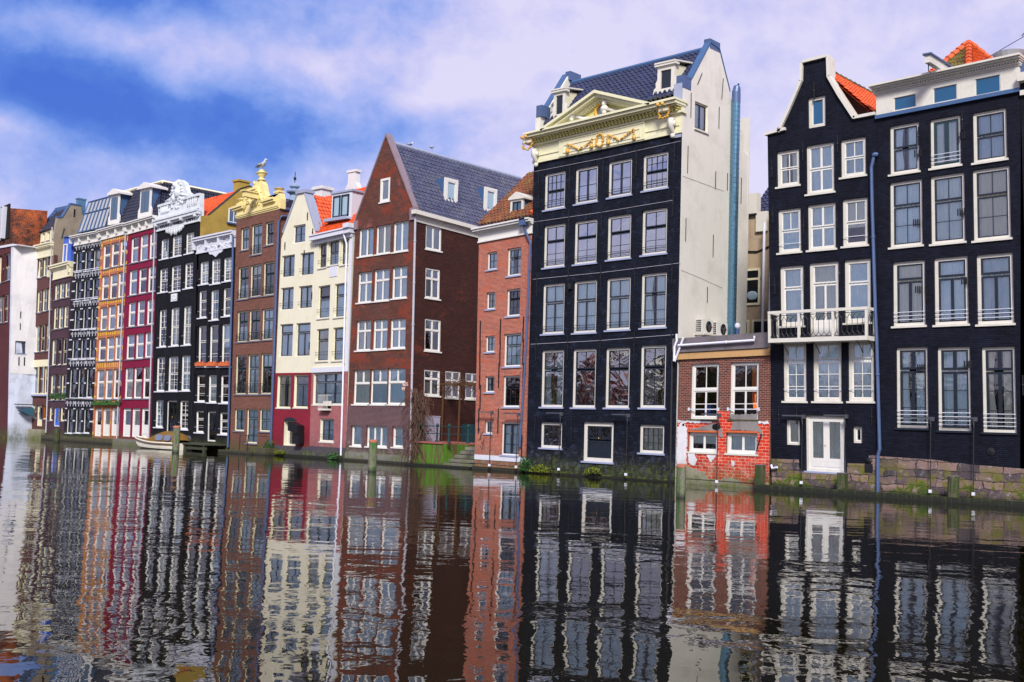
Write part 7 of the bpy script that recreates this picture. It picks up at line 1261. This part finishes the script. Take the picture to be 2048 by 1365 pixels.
for s_ in (1, -1):
    MB().tube([(p.x, p.y*s_, p.z) for p in rail], .045, 6).build('gunwale', 'boat_hull', t); MB().tube([(p.x, (p.y+.02)*s_, p.z-.09) for p in rail], .03, 6).build('rubbing_strake', 'boat_trim', t)
    for k in (3, 4, 5): MB().tube([(vs[i*(nn+1)+k][0], (vs[i*(nn+1)+k][1]+.003)*s_, vs[i*(nn+1)+k][2]) for i in range(ns+1)], .010, 4).build('strake', 'boat_hull', t)
dk_ = MB(); dk_.open = True; dk_.add([(p.x, p.y*.97, p.z-.04) for p in rail]+[(p.x, -p.y*.97, p.z-.04) for p in rail], [(i, i+1, ns+1+i+1, ns+1+i) for i in range(ns)]); dk_.build('deck', 'boat_trim', t)
cv = MB(); cv.open = True; secs = []
prof = [(2.8, .60, .22), (2.55, .75, .60), (1.8, .80, .78), (1.0, .82, .80), (.3, .83, .64), (-.5, .80, .36), (-1.4, .66, .14), (-2.2, .42, .05)]
m_ = 12; vv = []
for x, w, hgt in [(a, b, c) for a, b, c in prof]:
    for j in range(m_+1): th = PI*j/m_; vv.append((x, w*math.copysign(abs(math.cos(th))**.7, math.cos(th)), .40+hgt*.86*math.sin(th)**.75))
cv.add(vv, [(i*(m_+1)+j, i*(m_+1)+j+1, (i+1)*(m_+1)+j+1, (i+1)*(m_+1)+j) for i in range(len(prof)-1) for j in range(m_)]); cv.build('canopy', 'boat_canvas', t, smooth=True)
for x0, x1 in ((1.75, 2.55), (.6, 1.55)):
    for s_ in (-1, 1):
        w = MB(); n = 12; pl = []
        for k in range(n): a = 2*PI*k/n; pl.append(((x0+x1)/2+(x1-x0)/2*math.copysign(abs(math.cos(a))**.6, math.cos(a)), .70+.17*math.copysign(abs(math.sin(a))**.6, math.sin(a))))
        w.add([(a, s_*(.835-.25*(b-.60)), b) for a, b in pl]+[(a, s_*(.78-.25*(b-.60)), b) for a, b in pl], [tuple(range(n)), tuple(range(2*n-1, n-1, -1))]+[(i, (i+1) % n, (i+1) % n+n, i+n) for i in range(n)]); w.build('canopy_window', 'boat_window', t)
m = MB()
for s_ in (-1, 1): m.tube([(-2.3, s_*.3, .6), (-2.35, s_*.3, .82), (-2.6, s_*.18, .84), (-2.75, s_*.1, .7)], .014, 5)
m.build('bow_rail', 'screen_grey', t)

# ================================================================== the other bank, behind the camera: it only shows mirrored in the panes
g2 = flat('quay', 'render_grey_patch', -260, 60, -140, -82, .8)
R = random.Random(77); x = -250.; k = 0
while x < 20:
    w_ = R.uniform(7, 12); hh = R.uniform(6, 9); mat = ('brick_rose', 'plaster_cream', 'brick_tan_brown', 'plaster_taupe')[k % 4]
    t = thing('canal_house', 'gabled house on the far bank, only mirrored in the window panes', 'house', (x+w_/2, -92, .8), 'houses on the far bank behind the viewer')
    MB().box(-w_/2, w_/2, -10, 0, 0, hh).prism([(-w_/2, hh), (w_/2, hh), (0, hh+3.5)], -10, 0, 1).build('wall', mat, t)
    m = MB(); n = int(w_/1.9)
    for i in range(n):
        for j in range(int(hh/3)): m.box(-w_/2+.5+i*1.9, -w_/2+1.5+i*1.9, .0, .04, .8+j*3, 2.7+j*3)
    q = m.build('windows', 'window_black', t); k += 1; x += w_+.02
for i in range(8):
    x = -235+i*31+R.uniform(-3, 3); hgt = R.uniform(6, 9); t = thing('tree', 'leafy quay tree on the far bank, only mirrored in the window panes', 'tree', (x, -86+R.uniform(-1, 1), .8), 'quay trees on the far bank behind the viewer')
    MB().tube([(0, 0, 0), (.1, 0, hgt*.3), (0, .1, hgt*.75)], .25, 8, rs=[.3, .22, .06]).build('trunk', 'twig', t)
    m = MB(); m.open = True
    for j in range(900):
        p = Vector((R.gauss(0, 1), R.gauss(0, 1), R.gauss(0, 1))).normalized()*R.random()**.4; p = Vector((p.x*3.2, p.y*3.0, hgt*.64+p.z*hgt*.34)); a = Vector((R.gauss(0, 1), R.gauss(0, 1), R.gauss(0, 1))).normalized()*.34; b = a.cross(Vector((R.gauss(0, 1), R.gauss(0, 1), R.gauss(0, 1)))).normalized()*.22; m.add([p-a, p+b, p+a, p-b], [(0, 1, 2, 3)])
    m.build('crown', 'moss_leaf' if i % 3 else 'plant_leaf', t)
